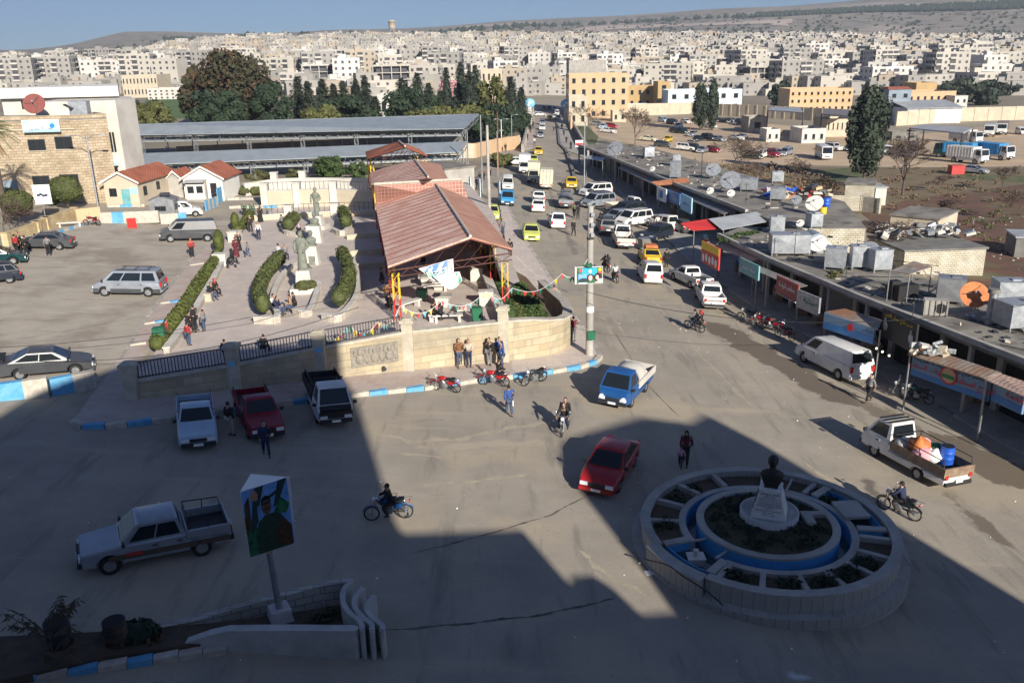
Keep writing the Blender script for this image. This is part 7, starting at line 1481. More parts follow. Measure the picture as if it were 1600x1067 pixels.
 b.add(vs,[(0,1,2,3),(4,5,6,7),(0,3,4,7),(1,6,5,2),(3,2,8,9),(4,10,11,5),(3,9,10,4),(2,5,11,8),(9,8,11,10)]);kids.append(Node('cabin',finish(b,'cabin','paint',30)))
 def pan(name,P,u0,u1,v0,v1,m='car_glass',off=.012):
  """panel on the bilinear patch P (bottom a,b, top d,c)"""
  a,b2,c,d=[Vector(p) for p in P];f=lambda u,v:(a.lerp(b2,u)).lerp(d.lerp(c,u),v);n=(b2-a).cross(d-a).normalized()*off;q=[f(u0,v0)+n,f(u1,v0)+n,f(u1,v1)+n,f(u0,v1)+n];mb=MB();mb.add(q+[p-n*2 for p in q],[(0,1,2,3),(0,4,5,1),(1,5,6,2),(2,6,7,3),(3,7,4,0)]);return Node(name,mb.mesh(name,m))
 kids.append(pan('windshield',(vs[0],vs[1],vs[2],vs[3]),.05,.95,.1,.93));
 if kind != 'van_dummy':kids.append(pan('rear_window',(vs[6],vs[7],vs[4],vs[5]),.08,.92,.2,.88))
 for (u0,u1) in S['side']:
  kids.append(pan('side_window',(vs[1],vs[6],vs[5],vs[2]),u0,u1,.12,.86));kids.append(pan('side_window',(vs[7],vs[0],vs[3],vs[4]),1-u1,1-u0,.12,.86))
 t,rm=wheel(r,.2 if L < 6 else .3)
 for x in (wx,wr):
  for s in (-1,1):kids.append(Node('wheel',t,[Node('rim',rm)],(x,s*(W_/2-.13),r)))
 fz=top[0][1];F_=max(p[0] for p in top);Rr=min(p[0] for p in top)
 def bx(name,c,d,m,**k):q=MB();q.box(c,d,**k);kids.append(Node(name,q.mesh(name,m)))
 for s in (-1,1):
  bx('headlight',(F_-.04,s*(W_/2-.3),fz+.04),(.14,.34,.15),'lamp_clear');bx('taillight',(Rr+.03,s*(W_/2-.17),top[-1][1]+(.22 if L > 4.2 else .15)),(.1,.17,.34 if 'van' in kind or kind in ('suv','estate','smallvan','minivan') else .2),'lamp_red')
  bx('mirror',(A[0]-.12,s*(W_/2+.09),A[1]+.1),(.1,.18,.14),'trim')
  xs_=[A[0]-.35-(A[0]-B[0])*q for q in ((.0,.38) if len(S['side']) > 1 else (.0,))]
  for xd in xs_:
   q=MB();wd=min(1.0,(A[0]-B[0])*.42);q.box((xd-wd/2,s*(W_/2+.001),(zb+A[1])/2+.04),(wd,.012,A[1]-zb-.2));h2=MB();h2.box((xd-wd+.15,s*(W_/2+.02),A[1]-.16),(.16,.03,.035));kids.append(Node('door',q.mesh('door','paint'),[Node('handle',h2.mesh('handle','trim'))]))
 bx('grille',(F_-.0,0,fz+.03),(.06,W_*.45,.14),'trim');bx('bumper',(F_+.0,0,fz-.17),(.16,W_*.88,.17),'bumper_f' if 0 else ('trim' if 'pick' in kind or 'truck' in kind or kind == 'lorry' else 'paint'));bx('bumper',(Rr+.0,0,fz-.15),(.16,W_*.88,.17),'trim' if 'pick' in kind or 'truck' in kind else 'paint')
 bx('number_plate',(F_+.09,0,fz-.16),(.02,.42,.12),'plate');bx('number_plate',(Rr-.085,0,top[-1][1]+(.02 if L < 6 else 0)),(.02,.42,.13),'plate')
 if S['rack']:
  q=MB();[q.box(((C[0]+D[0])/2,s*(ht-.12),C[1]+.12),(abs(C[0]-D[0])*.8,.04,.04)) for s in (-1,1)];[q.box((C[0]*(1-k)+D[0]*k,0,C[1]+.1),(.04,ht*2-.2,.03)) for k in (.2,.5,.8)];kids.append(Node('roof_rack',q.mesh('roof_rack','trim')))
 if L < 5 and 'truck' not in kind:bx('wiper',(A[0]-.05,0,A[1]+.07),(.03,W_*.6,.02),'trim')
 if S['bed']:
  x0,x1,zf,zt=S['bed'];m='paint';q=MB()
  if 'truck' in kind:m='bedpaint';M.get('bedpaint') or mat('bedpaint',(.5,.5,.48),(.35,.33,.3),3,.5)
  hw=W_/2-.01 if 'truck' not in kind else W_/2+.04
  for s in (-1,1):q.box(((x0+x1)/2,s*(hw-.05),(zf+zt)/2+.04),(x0-x1,.1 if 'truck' not in kind else .05,zt-zf+.08))
  q.box((x0-.03,0,(zf+zt)/2+.04),(.06,hw*2-.2,zt-zf+.08));kids.append(Node('bed',q.mesh('bed',m)))
  q=MB();q.box((x1+.04,0,(zf+zt)/2+.04),(.07,hw*2-.1,zt-zf+.08));kids.append(Node('tailgate',q.mesh('tailgate',m)));q=MB();q.box(((x0+x1)/2,0,zf-.0),(x0-x1-.14,hw*2-.22,.05));kids.append(Node('bed_floor',q.mesh('bed_floor','trim')))
  if kind == 'pickup_double' or kind == 'truck_rail':
   q=MB();xx=[x0-.1,(x0+x1)/2,x1+.1];zr_=zt+.38
   for s in (-1,1):q.tube([(x0-.06,s*(hw-.08),zt-.1),(x0-.08,s*(hw-.08),zr_+.05),(x1+.2,s*(hw-.08),zr_),(x1+.12,s*(hw-.08),zt)],.025,5);q.cyl(((x0+x1)/2,s*(hw-.08),zt),((x0+x1)/2,s*(hw-.08),zr_),.02,n=5)
   q.tube([(x0-.07,-hw+.08,zr_+.05),(x0-.07,hw-.08,zr_+.05)],.025,5);kids.append(Node('bed_rail',q.mesh('bed_rail','trim')))
 if kind == 'pickup':
  q=MB();zt=S['bed'][3]
  for s in (-1,1):
   q.tube([(-.5,s*.76,zt+.28),(-2.25,s*.76,zt+.28)],.022,4)
   for k in range(10):q.cyl((-.5-k*.19,s*.76,zt),(-.5-k*.19,s*.76,zt+.28),.014,n=4)
  q.tube([(-.5,-.76,zt+.28),(-.5,.76,zt+.28)],.022,4);kids.append(Node('bed_rail',q.mesh('bed_rail','trim')))
 if kind in ('truck_tarp',):
  q=MB();n=10;vs2=[];
  for j,x in enumerate((.65,.3,-.2,-.8,-1.3)):
   w2,h2=(.84,.95) if j < 4 else (.8,.55)
   vs2 += [(x,w2*cos(PI*k/n)*(1+.02*sin(k*3+j)),.85+(h2+.05*sin(j*2+k))*sin(PI*k/n)**.6) for k in range(n+1)]
  q.add(vs2,[(j*(n+1)+k,j*(n+1)+k+1,(j+1)*(n+1)+k+1,(j+1)*(n+1)+k) for j in range(4) for k in range(n)]+[tuple(range(n+1)),tuple(range(5*(n+1)-1,4*(n+1)-1,-1))],0,True);q.box((-.3,0,.95),(1.8,1.66,.3));kids.append(Node('tarpaulin',q.mesh('tarpaulin','load')))
 if kind == 'truck_box':q=MB();q.box((-.95,0,1.85),(3.1,1.85,2.1));kids.append(Node('cargo_box',q.mesh('cargo_box','paint')));q=MB();[q.box((-2.52,y,1.85),(.03,.06,2.0)) for y in (-.5,0,.5)];q.box((-2.52,0,2.7),(.03,1.8,.06));kids.append(Node('box_trim',q.mesh('box_trim','galv')))
 if S['box']:
  x0,x1,z0,z1=S['box'];q=MB();q.box(((x0+x1)/2,0,(z0+z1)/2),(x0-x1,W_+.05,z1-z0));q2=MB()
  for k in range(9):
   for s in (-1,1):q2.box((x1+(x0-x1)*(k+.5)/9,s*(W_/2+.05),(z0+z1)/2),(.08,.06,z1-z0))
  kids.append(Node('cargo_box',q.mesh('cargo_box','load')));kids.append(Node('box_ribs',q2.mesh('box_ribs','load')))
 nd=Node({'sedan':'saloon_car','hatch':'hatchback_car','estate':'estate_car','suv':'off_road_car','minivan':'minibus','van_panel':'panel_van','smallvan':'small_van','pickup':'pickup_truck','pickup_double':'pickup_truck','bus':'bus','lorry':'lorry'}.get(kind,'light_truck'),None,kids);nd.W=W_;nd.wb=wb;nd.mid=wx-wb/2;nd.L=L;VC[kind]=nd;return nd
CATN={'saloon_car':'car','hatchback_car':'car','estate_car':'car','off_road_car':'car','minibus':'minibus','panel_van':'van','small_van':'van','pickup_truck':'pickup','bus':'bus','lorry':'lorry','light_truck':'truck'}
def veh(kind,pt,label,c=None,h=None,near=None,side=1,group=None,over=None,skip=()):
 """near=(front wheel px, rear wheel px) of the wheels on the seen side; or c=ground centre px and h=a ground px ahead"""
 n=vehicle_node(kind);mats={'paint':pt};mats.update(over or {})
 if near:
  f,r=G(*near[0]),G(*near[1]);a=math.atan2(f.y-r.y,f.x-r.x);m=(f+r)/2;nn=Vector((-sin(a),cos(a),0))
  if nn.y < 0:nn=-nn
  p=m+nn*(n.W/2-.15)-Vector((cos(a),sin(a),0))*n.mid
 else:p=G(*c);q=G(*h);a=math.atan2(q.y-p.y,q.x-p.x)
 o=spawn(n,None,mats,skip=skip);z=T(p.x,p.y);o.location=(p.x,p.y,z+.012)
 fx=T(p.x+cos(a),p.y+sin(a))-T(p.x-cos(a),p.y-sin(a));fy=T(p.x-sin(a),p.y+cos(a))-T(p.x+sin(a),p.y-cos(a))
 o.rotation_euler=(math.atan(fy/2),-math.atan(fx/2),a);tag(o,label,CATN[n.name],group);return o,p,a
V=veh
o,p,a=V('pickup_double',p_silver,'silver double cab pickup with a black rear bed rail driving beside the billboard',near=((168,897),(321.5,866)))
b=MB();[b.box((.1,s*.875,.62),(2.9,.012,.2)) for s in (-1,1)];[b.box((-1.9,s*.875,.62),(1.0,.012,.2)) for s in (-1,1)];b.build('side_band',mat('band_brown',(.09,.065,.045),rough=.5).name,o);b=MB();b.box((.75,.885,.68),(.55,.012,.12));b.build('door_sticker','red',o)
V('pickup',p_lblue,'white single cab pickup with a caged bed parked facing the camera',c=(308,676),h=(312,715))
V('pickup',p_maroon,'maroon red pickup parked beside the white caged pickup',c=(404,663),h=(424,700),over={'bedpaint':p_maroon})
o,p,a=V('truck',p_white,'white and black small truck parked half in sun at the blue white kerb',c=(512,640),h=(530,680),over={'bedpaint':'trim'})
b=MB();b.box((2.36,0,.98),(.3,1.5,.26),ry=.5);b.box((2.5,0,.75),(.05,1.6,.3));b.build('front_mask','black',o);b=MB();b.tube([(.5,-.7,1.9),(.5,.7,1.9)],.04,5);b.tube([(.5,.75,1.1),(.5,.75,1.55),(-2.3,.75,1.4),(-2.4,.75,1.1)],.04,5);b.tube([(.5,-.75,1.1),(.5,-.75,1.55),(-2.3,-.75,1.4),(-2.4,-.75,1.1)],.04,5);b.build('bed_rail','trim',o)
o,p,a=V('sedan',p_grey,'dark grey saloon with black flame side stripes behind the concrete barriers',near=((121,586),(30,594)))
b=MB();b.box((-2.1,0,1.12),(.3,1.5,.05));b.build('spoiler','trim',o)
o=V('minivan',p_silver,'silver and dark grey minibus parked across the middle of the car park',near=((165,463),(232,464)))[0];b=MB();[b.box((x,s*.918,.45),(w_,.03,.3)) for s in (-1,1) for x,w_ in ((.05,2.1),(-2.05,.5),(2.1,.35))];b.box((2.4,0,.5),(.03,1.6,.3));b.box((-2.4,0,.5),(.03,1.6,.3));b.build('lower_cladding',p_grey,o)
V('van_panel',p_grey,'dark grey van with a long side window beside the corner conifer',near=((267.7,379),(324,377.6)))
o,p,a=V('sedan',p_grey,'grey saloon with an open rear door and people around it',near=((45,391),(89,391)),over={'paint':p_grey});b=MB();b.box((-.75,-1.25,.75),(.9,.05,.75),.9);b.build('open_door',p_grey,o)
V('sedan',p_green,'dark green saloon with a bright headlight at the car park edge',near=((15,414),(-32,416)))
V('hatch',p_dark,'dark car cut off by the edge below the green saloon',c=(-14,442),h=(-60,446))
V('smallvan',p_white,'white small van behind the grey guard hut',near=((304,339),(266,340)))
o,p,a=V('truck_tarp',p_blue,'blue light truck with a white tarpaulin load driving past the pole',near=((984,637),(1007,612)),over={'load':'white_wall','bedpaint':'white_wall'});b=MB();[b.cyl((2.5,s*.6,.72),(2.56,s*.6,.72),.12,n=12) for s in (-1,1)];b.build('round_lamp','lamp_clear',o)
V('sedan',p_red,'bright red saloon driving into the shadow by the fountain',near=((965,767),(987,731)))
o,p,a=V('truck_rail',p_white,'white and brown flatbed truck loaded with blankets and a blue barrel',near=((1367,713),(1431.5,749)),over={'bedpaint':mat('bed_brown',(.28,.2,.13),(.16,.11,.08),3,.7).name})
b=MB();[b.box((x,0,1.97),(.1,1.5,.05)) for x in (1.0,1.3,1.6)];b.build('roof_stripe','black',o);b=MB();b.box((2.05,-.62,1.02),(.5,.5,.1),ry=.7);b.build('red_decal','red',o)
def onbed(x,y,z):q=Matrix.Rotation(a,3,'Z') @ Vector((x,y,0));return Vector((p.x+q.x,p.y+q.y,T(p.x,p.y)+z))
barrel(onbed(-1.45,-.45,.8),'blue plastic barrel standing on the loaded flatbed truck','blue_plastic',.3,.85,False)
for i,(x,y,m,lab) in enumerate(((.2,.3,'white_wall','white bundle behind the cab'),(-.1,-.35,'pink_wall','pink flowered quilt'),(-.5,.25,'orange_paint','rusty orange blanket on top'),(-.9,.4,'pink_wall','pink quilt at the middle'),(-.85,-.4,'green_plastic','dark green tarpaulin bundle'),(-1.1,.1,'paper','white sack'))):
 b=MB();rg=random.Random(i);b.ball((0,0,.3),(.5,.42,.34+.08*(i == 2)),12);b.v=[v*(1+.12*sin(v.x*13+v.y*9+i)) for v in b.v];tag(b.build('cloth_bundle',m,loc=onbed(x,y,.85+.25*(i == 2)),rz=i),lab+' piled on the loaded flatbed truck','bundle','bundles on the flatbed truck')
o,p,a=V('van_panel',p_white,'silver white panel van parked by the dark shops',near=((1257.5,567),(1307.5,592.5)),skip=())
o,p,a=V('pickup_double',p_white,'white pickup with an open bed seen from behind next to the motorcyclists',c=(1107,474),h=(1094,452),skip=('bed_rail',));text('SHUTDOWNERS',.15,'txt_dark',o,(-2.5,0,.86),rz=-PI/2,w=1.1)
V('pickup',p_white,'older white pickup parked between the small van and the double cab pickup',c=(1077,444),h=(1052,432),skip=('bed_rail',));V('smallvan',p_white,'white small van with rear windows parked beside the old pickup',c=(1014,437),h=(1004,422))
o,p,a=V('sedan',p_yellow,'yellow taxi with an orange load on its roof rack',c=(1014,410),h=(1004,396));b=MB();b.box((-.3,0,1.62),(1.1,1.1,.25));b.build('roof_load','orange_paint',o);b=MB();b.box((-.3,0,1.49),(1.3,1.15,.04));b.build('roof_rack','trim',o)
o,p,a=V('truck_rail',p_white,'white light truck with three black gas bottles painted on the cab back',c=(973,384),h=(963,366),over={'bedpaint':'white_wall'});b=MB();[b.ball((.7,y,1.5),(.05,.12,.2),8) for y in (-.45,0,.45)];b.build('black_print','black',o)
V('suv',p_grey,'grey off road car parked tight left of the long white minibus',c=(946,364),h=(938,350));V('minivan',p_white,'long white minibus parked sideways by the shops',near=((976,357),(1018,352)));V('minivan',p_dark,'dark minibus just behind the long white minibus',near=((966,343),(1008,339)))
V('minivan',p_silver,'silver minibus with black side windows in the row of parked vans',near=((923,327),(958,324)));V('minivan',p_white,'white minibus with a blue stripe at the far end of the parked row',near=((918,309),(953,307)));V('hatch',p_dark,'black hatchback between the silver and the white minibus',near=((930,318),(952,316)))
V('truck',p_white,'white light truck with a cream slatted bed among the parked vans',c=(975,332),h=(998,331),over={'bedpaint':p_cream});V('hatch',p_silver,'silver grey car half hidden behind the dark minibus',near=((957,350),(985,347)))
V('estate',p_dark,'dark blue estate car parked under the red awning',near=((1019,379),(1050,372)));V('smallvan',p_white,'white van nose beside the dark blue estate car',c=(1032,358),h=(1010,352));V('hatch',p_grey,'grey car deep in shade behind the dark blue estate',c=(1062,362),h=(1045,356))
V('truck_tarp',p_grey,'light truck bulging with a grey tied tarpaulin seen from behind',c=(883,323),h=(881,310),over={'load':'steel','bedpaint':'steel'});V('sedan',p_yellow,'deep yellow taxi on the far side of the tarpaulin truck',c=(892,292),h=(894,300));V('sedan',p_lime,'lime yellow taxi driving towards the camera in mid street',c=(829,372),h=(832,384))
V('smallvan',p_white,'white van seen from behind in the middle of the street',c=(869,354),h=(863,342));V('estate',p_white,'cream white estate car nearest behind the box trucks',c=(840,329),h=(839,317));V('estate',p_white,'white car just ahead of the cream white estate',c=(841,315),h=(840,305))
V('truck_box',p_cream,'white box truck with vertical ribs seen from behind',c=(852,294),h=(850,284));V('truck_box',p_cream,'cream box truck left of the ribbed box truck',c=(833,284),h=(833,296),over={'bedpaint':p_cream});V('truck_box',p_white,'white minitruck with a pale blue box at its back',c=(819,270),h=(817,278))
V('sedan',p_lime,'pale yellow green taxi behind the minitruck',c=(833,255),h=(832,262));V('sedan',p_white,'white saloon parked sideways by the green tree',near=((818,259),(798,259)));V('sedan',p_yellow,'orange yellow taxi at the foot of the bridge',c=(841,241),h=(841,248))
V('truck',p_sky,'sky blue light truck with a rack of bicycles and goods',c=(792,319),h=(793,330),over={'bedpaint':p_sky});V('smallvan',p_white,'white van driving down by the concrete utility pole',c=(793,295),h=(793,302));V('sedan',p_lime,'small pale yellow car half hidden by the tall pole',c=(768,340),h=(770,352))
BG='cars on the distant bridge'
for (x,y,k,c_,lab,d) in ((844,215,'estate',p_silver,'silver grey car nearest on the bridge',1),(847,203,'sedan',p_white,'white car second on the bridge',1),(847,195,'sedan',p_silver,'silver car third on the bridge',1),(843,182,'sedan',p_white,'white car turning at the far end of the bridge',0),(836,181,'sedan',p_white,'white car left of the turning one',0),(859,188,'sedan',p_yellow,'yellow taxi at the far end of the bridge',1),(867,186,'estate',p_white,'white car beside the far yellow taxi',1),(872,188,'estate',p_cream,'pinkish cream car at the right bridge end',1),(870,180,'smallvan',p_white,'white van behind the cream car at the bridge',1),(850,172,'sedan',p_grey,'grey car in the shade beyond the bridge',1),(858,172,'sedan',p_dark,'dark car in the shade beyond the bridge',1),(866,173,'sedan',p_white,'white car in the shade beyond the bridge',1)):
 V(k,c_,lab,c=(x,y),h=(x+(0 if d else 6),y+(5 if d else 0)),group=BG)
LG_='cars on the dirt lot'
lot=[(1090,221,'sedan',p_dark),(1107,220,'suv',p_dark),(1122,221,'sedan',p_silver),(1083,213,'sedan',p_silver),(1056,207,'sedan',p_dark),(1066,209,'estate',p_green),(1060,200,'sedan',p_white),(1050,195,'suv',p_dark),(1036,191,'smallvan',p_lblue),(1053,194,'sedan',p_grey),(1071,193,'sedan',p_white),(1088,191,'sedan',p_grey),(1122,191,'sedan',p_grey),(1132,192,'sedan',p_dark),(1143,192,'estate',p_silver),(1153,195,'suv',p_dark),(1160,197,'sedan',p_dark),(1150,219,'sedan',p_white),(1159,218,'sedan',p_silver),(1072,236,'suv',p_white),(1084,237,'suv',p_dark),(1097,239,'sedan',p_silver),(1112,238,'sedan',p_maroon),(1176,248,'sedan',p_green),(1189,247,'smallvan',p_white),(1203,246,'suv',p_maroon),(1213,244,'estate',p_silver),(1228,243,'smallvan',p_silver),(950,208,'sedan',p_white),(955,201,'estate',p_red),(942,201,'sedan',p_lblue),(932,197,'sedan',p_silver),(1302,236,'suv',p_white),(1329,236,'suv',p_dark),(1110,200,'sedan',p_white),(1013,221,'sedan',p_cream),(1043,222,'hatch',p_yellow),(1035,230,'hatch',p_grey)]
CNM={p_white:'white',p_dark:'black',p_silver:'silver',p_grey:'grey',p_green:'dark green',p_lblue:'pale blue',p_maroon:'dark red',p_red:'red',p_cream:'cream',p_yellow:'yellow'}
NBR=['in the front middle row','second in the front middle row','third in the front middle row','just behind the front middle row','of the dark pair in mid lot','in front of the dark pair in mid lot','behind the dark pair','close to the cream boundary wall','first along the boundary wall','second along the boundary wall','third along the boundary wall','by the left cypress','first right of the cypresses by the wall','second right of the cypresses by the wall','third right of the cypresses by the wall','fourth right of the cypresses','last right of the cypresses','first of two near the gate house','second of two near the gate house','first in the row behind the shop roofs','second in the row behind the shop roofs','third in the row behind the shop roofs','fourth in the row behind the shop roofs','first behind the reddish bare bush','second behind the reddish bare bush','third behind the reddish bare bush','fourth behind the reddish bare bush','fifth behind the reddish bare bush','nearest of the scrapped cars by the grass slope','in the scrapped group by the grass slope','behind the scrapped group','farthest of the scrapped group','beside the coach','left of the tall dark tree','between the two cypresses and the dark pair','among weeds near the bare tree','beside the weeds of the lot','low among the brown weeds']
for i,(x,y,k,c_) in enumerate(lot):
 a_=(10,1) if i % 3 else (-8,2)
 V(k,c_,CNM[c_]+' car on the dirt lot '+NBR[i],c=(x,y),h=(x+a_[0],y+a_[1]),group=LG_)
V('bus',p_white,'white coach parked on the dirt lot left of the tall dark tree',c=(1286,248),h=(1298,254));V('bus',p_silver,'old silver coach behind the tall dark tree',c=(1422,244),h=(1424,252));V('smallvan',p_white,'white van between the tall tree and the silver coach',c=(1386,240),h=(1390,246))
V('lorry',p_white,'white lorry with a ribbed white cargo box in the yard',c=(1510,255),h=(1540,258),over={'load':'shed_white'});V('lorry',p_green,'dark lorry with a long blue trailer behind the white one',c=(1490,247),h=(1460,245),over={'load':p_sky});V('lorry',p_white,'white cab lorry with a bright blue open trailer',c=(1552,249),h=(1580,252),over={'load':p_sky})
V('lorry',p_white,'pale lorry under the yard canopy edge',c=(1545,213),h=(1540,220),over={'load':'tin'});V('lorry',p_white,'second pale lorry behind the yard canopy',c=(1565,210),h=(1560,217),over={'load':'tin_dark'});V('lorry',p_white,'white lorry with a red arrow painted on its box',c=(1508,224),h=(1530,226),over={'load':'white_wall'})
V('sedan',p_silver,'silver saloon in the scrub in front of the white lorry',c=(1521,271),h=(1535,272));V('smallvan',p_white,'white van beside the far lorries',c=(1595,210),h=(1605,212));b=MB();g=G(1493,272);b.box((0,0,.7),(2.2,1.6,1.4));b.box((0,0,1.45),(2.35,1.75,.12));tag(b.build('crate','red',loc=g),'red crate like box in the scrub beside the silver saloon','crate')
# ---------------------------------------------------------------- motorcycles
def moto_node():
 k=[];rw=.3
 def ring(x):
  b=MB();n=20;m=6;vs=[(x+(rw-.03+.03*cos(2*PI*j/m))*cos(2*PI*i/n),.035*sin(2*PI*j/m),rw+(rw-.03+.03*cos(2*PI*j/m))*sin(2*PI*i/n)) for i in range(n) for j in range(m)]
  b.add(vs,[(i*m+j,i*m+(j+1) % m,((i+1) % n)*m+(j+1) % m,((i+1) % n)*m+j) for i in range(n) for j in range(m)],0,True);r=MB();r.cyl((x,-.05,rw),(x,.05,rw),.06,n=8)
  for j in range(10):a=2*PI*j/10;r.cyl((x,0,rw),(x+.25*cos(a),0,rw+.25*sin(a)),.007,n=3)
  return Node('wheel',b.mesh('wheel','tyre'),[Node('rim',r.mesh('rim','rim'))])
 k += [ring(.62),ring(-.62)]
 b=MB();b.tube([(.42,0,.82),(.1,0,.5),(-.15,0,.35),(-.62,0,.3)],.03,6);b.tube([(.42,0,.85),(-.1,0,.72),(-.62,0,.68)],.025,6);b.tube([(-.3,.1,.68),(-.62,.08,.3)],.02,5);b.tube([(-.3,-.1,.68),(-.62,-.08,.3)],.02,5);b.tube([(-.2,-.12,.3),(-.3,-.35,.02)],.015,4);k.append(Node('frame',b.mesh('frame','trim')))
 b=MB();b.box((0,0,.42),(.3,.26,.24));b.cyl((.05,0,.5),(.16,0,.66),.09,n=10);b.cyl((-.02,-.18,.42),(-.02,.18,.42),.1,n=10);k.append(Node('engine',b.mesh('engine','steel')))
 b=MB();b.tube([(.1,-.13,.35),(-.2,-.15,.28),(-.75,-.15,.34)],[.02,.03,.045],7);k.append(Node('exhaust',b.mesh('exhaust','chrome')))
 b=MB();b.ball((.14,0,.8),(.28,.15,.13),12);k.append(Node('fuel_tank',b.mesh('fuel_tank','paint')))
 b=MB();b.box((-.28,0,.79),(.62,.24,.1),top=(.92,.8));b.box((-.5,0,.84),(.22,.22,.08));k.append(Node('seat',b.mesh('seat','black')))
 b=MB();b.box((-.35,.13,.62),(.32,.04,.18));b.box((-.35,-.13,.62),(.32,.04,.18));b.tube([(-.38+.33*cos(a)-.24,0,.3+.33*sin(a)) for a in (.9,1.3,1.8,2.3,2.7)],.03,5);b.tube([(.62+.34*cos(a),0,.3+.34*sin(a)) for a in (.3,.8,1.3,1.8,2.4)],.028,5);k.append(Node('fender',b.mesh('fender','paint')))
 b=MB();[b.cyl((.62,s*.07,.3),(.4,s*.07,.92),.022,n=6) for s in (-1,1)];b.tube([(.3,-.34,1.0),(.38,-.15,.97),(.4,0,.95),(.38,.15,.97),(.3,.34,1.0)],.016,5);[b.cyl((.36,s*.25,1.0),(.34,s*.33,1.18),.008,n=4) for s in (-1,1)];[b.ball((.34,s*.34,1.2),(.02,.06,.04),6) for s in (-1,1)];k.append(Node('handlebar',b.mesh('handlebar','chrome')))
 b=MB();b.ball((.5,0,.88),(.09,.1,.1),10);k.append(Node('headlight',b.mesh('headlight','lamp_clear')));b=MB();b.box((-.8,0,.74),(.06,.14,.08));k.append(Node('taillight',b.mesh('taillight','lamp_red')));b=MB();b.tube([(-.55,-.13,.82),(-.9,-.13,.84),(-.9,.13,.84),(-.55,.13,.82)],.013,4);k.append(Node('rear_rack',b.mesh('rear_rack','chrome')))
 return Node('motorcycle',None,k)
MOTO=moto_node()
def moto(label,c,ang,pt,group=None,lean=0,z=None,s=1.0):
 g=G(*c) if z is None else z;o=spawn(MOTO,None,{'paint':pt});o.location=(g.x,g.y,g.z+.015);o.rotation_euler=(lean,0,R(ang));o.scale=(s,s,s);tag(o,label,'motorcycle',group);return g,R(ang)
# ---------------------------------------------------------------- people
def pose(kind):
 """joints of a 1.72 m figure facing +x; z up from the ground it stands or sits on"""
 J=dict(pelvis=(0,0,.93),spine=(.0,0,1.15),chest=(.0,0,1.36),neck=(.0,0,1.47),head=(.02,0,1.6))
 for s,n in ((1,'l'),(-1,'r')):
  J.update({'sh'+n:(0,s*.18,1.40),'el'+n:(-.02,s*.25,1.13),'ha'+n:(.06,s*.25,.88),'hi'+n:(0,s*.09,.9),'kn'+n:(.03,s*.1,.5),'an'+n:(-.01,s*.1,.09),'to'+n:(.14,s*.11,.04)})
 def mv(**k):J.update(k)
 def shift(names,dx,dz,dy=0):
  for n in names:x,y,z=J[n];J[n]=(x+dx,y+dy,z+dz)
 UP=['spine','chest','neck','head','shl','shr','ell','elr','hal','har']
 if kind == 'walk':
  mv(knl=(.2,.1,.52),anl=(.28,.1,.12),tol=(.42,.1,.1),knr=(-.02,-.1,.5),anr=(-.28,-.1,.16),tor=(-.17,-.11,.05),ell=(-.12,.24,1.15),hal=(-.1,.25,.92),elr=(.08,-.24,1.14),har=(.26,-.22,.98))
 elif kind == 'talk':mv(elr=(.02,-.25,1.15),har=(.26,-.16,1.2),knl=(.05,.13,.5),anl=(.02,.16,.09),tol=(.16,.2,.04))
 elif kind == 'lean':mv(pelvis=(.1,0,.9),hil=(.1,.09,.87),hir=(.1,-.09,.87),knl=(.34,.1,.62),anl=(.12,.1,.32),tol=(.2,.1,.2),knr=(.2,-.1,.48),anr=(.24,-.1,.09),tor=(.38,-.1,.04),har=(.18,-.14,1.0),hal=(.18,.14,1.0))
 elif kind == 'sit':
  for n in list(J):
   x,y,z=J[n];J[n]=(x,y,z-.43)
  mv(pelvis=(0,0,.5),hil=(.03,.1,.48),hir=(.03,-.1,.48),knl=(.42,.14,.5),knr=(.42,-.14,.5),anl=(.44,.14,.09),anr=(.48,-.15,.09),tol=(.58,.16,.04),tor=(.62,-.17,.04),ell=(.08,.25,.74),elr=(.08,-.25,.74),hal=(.3,.14,.62),har=(.3,-.12,.6));shift(['spine','chest','neck','head','shl','shr'],.05,0);shift(['head'],.05,-.02)
 elif kind in ('ride','pillion'):
  for n in list(J):
   x,y,z=J[n];J[n]=(x,y,z-.03)
  mv(pelvis=(0,0,.9),hil=(.02,.1,.88),hir=(.02,-.1,.88),knl=(.36,.22,.76),knr=(.36,-.22,.76),anl=(.16,.2,.38),anr=(.16,-.2,.38),tol=(.3,.2,.33),tor=(.3,-.2,.33))
  if kind == 'ride':shift(['spine','chest','neck','head','shl','shr'],.08,-.02);shift(['chest','neck','head','shl','shr'],.06,-.02);mv(ell=(.3,.28,1.12),elr=(.3,-.28,1.12),hal=(.52,.3,1.03),har=(.52,-.3,1.03))
  else:mv(ell=(.14,.26,1.1),elr=(.14,-.26,1.1),hal=(.34,.18,1.08),har=(.34,-.18,1.08),knl=(.34,.25,.74),knr=(.34,-.25,.74))
 elif kind == 'phone':mv(elr=(.06,-.27,1.16),har=(.1,-.12,1.45),ell=(.04,.25,1.14),hal=(.2,.12,1.12))
 return J
BONES=[('pelvis','spine'),('spine','chest'),('chest','neck'),('neck','head'),('chest','shl'),('shl','ell'),('ell','hal'),('chest','shr'),('shr','elr'),('elr','har'),('pelvis','hil'),('hil','knl'),('knl','anl'),('anl','tol'),('pelvis','hir'),('hir','knr'),('knr','anr'),('anr','tor')]
RAD=dict(pelvis=(.15,.115),spine=(.135,.1),chest=(.155,.11),neck=(.055,.055),head=(.08,.075),sh=(.07,.065),el=(.045,.045),ha=(.028,.03),hi=(.09,.09),kn=(.062,.062),an=(.04,.042),to=(.035,.03))
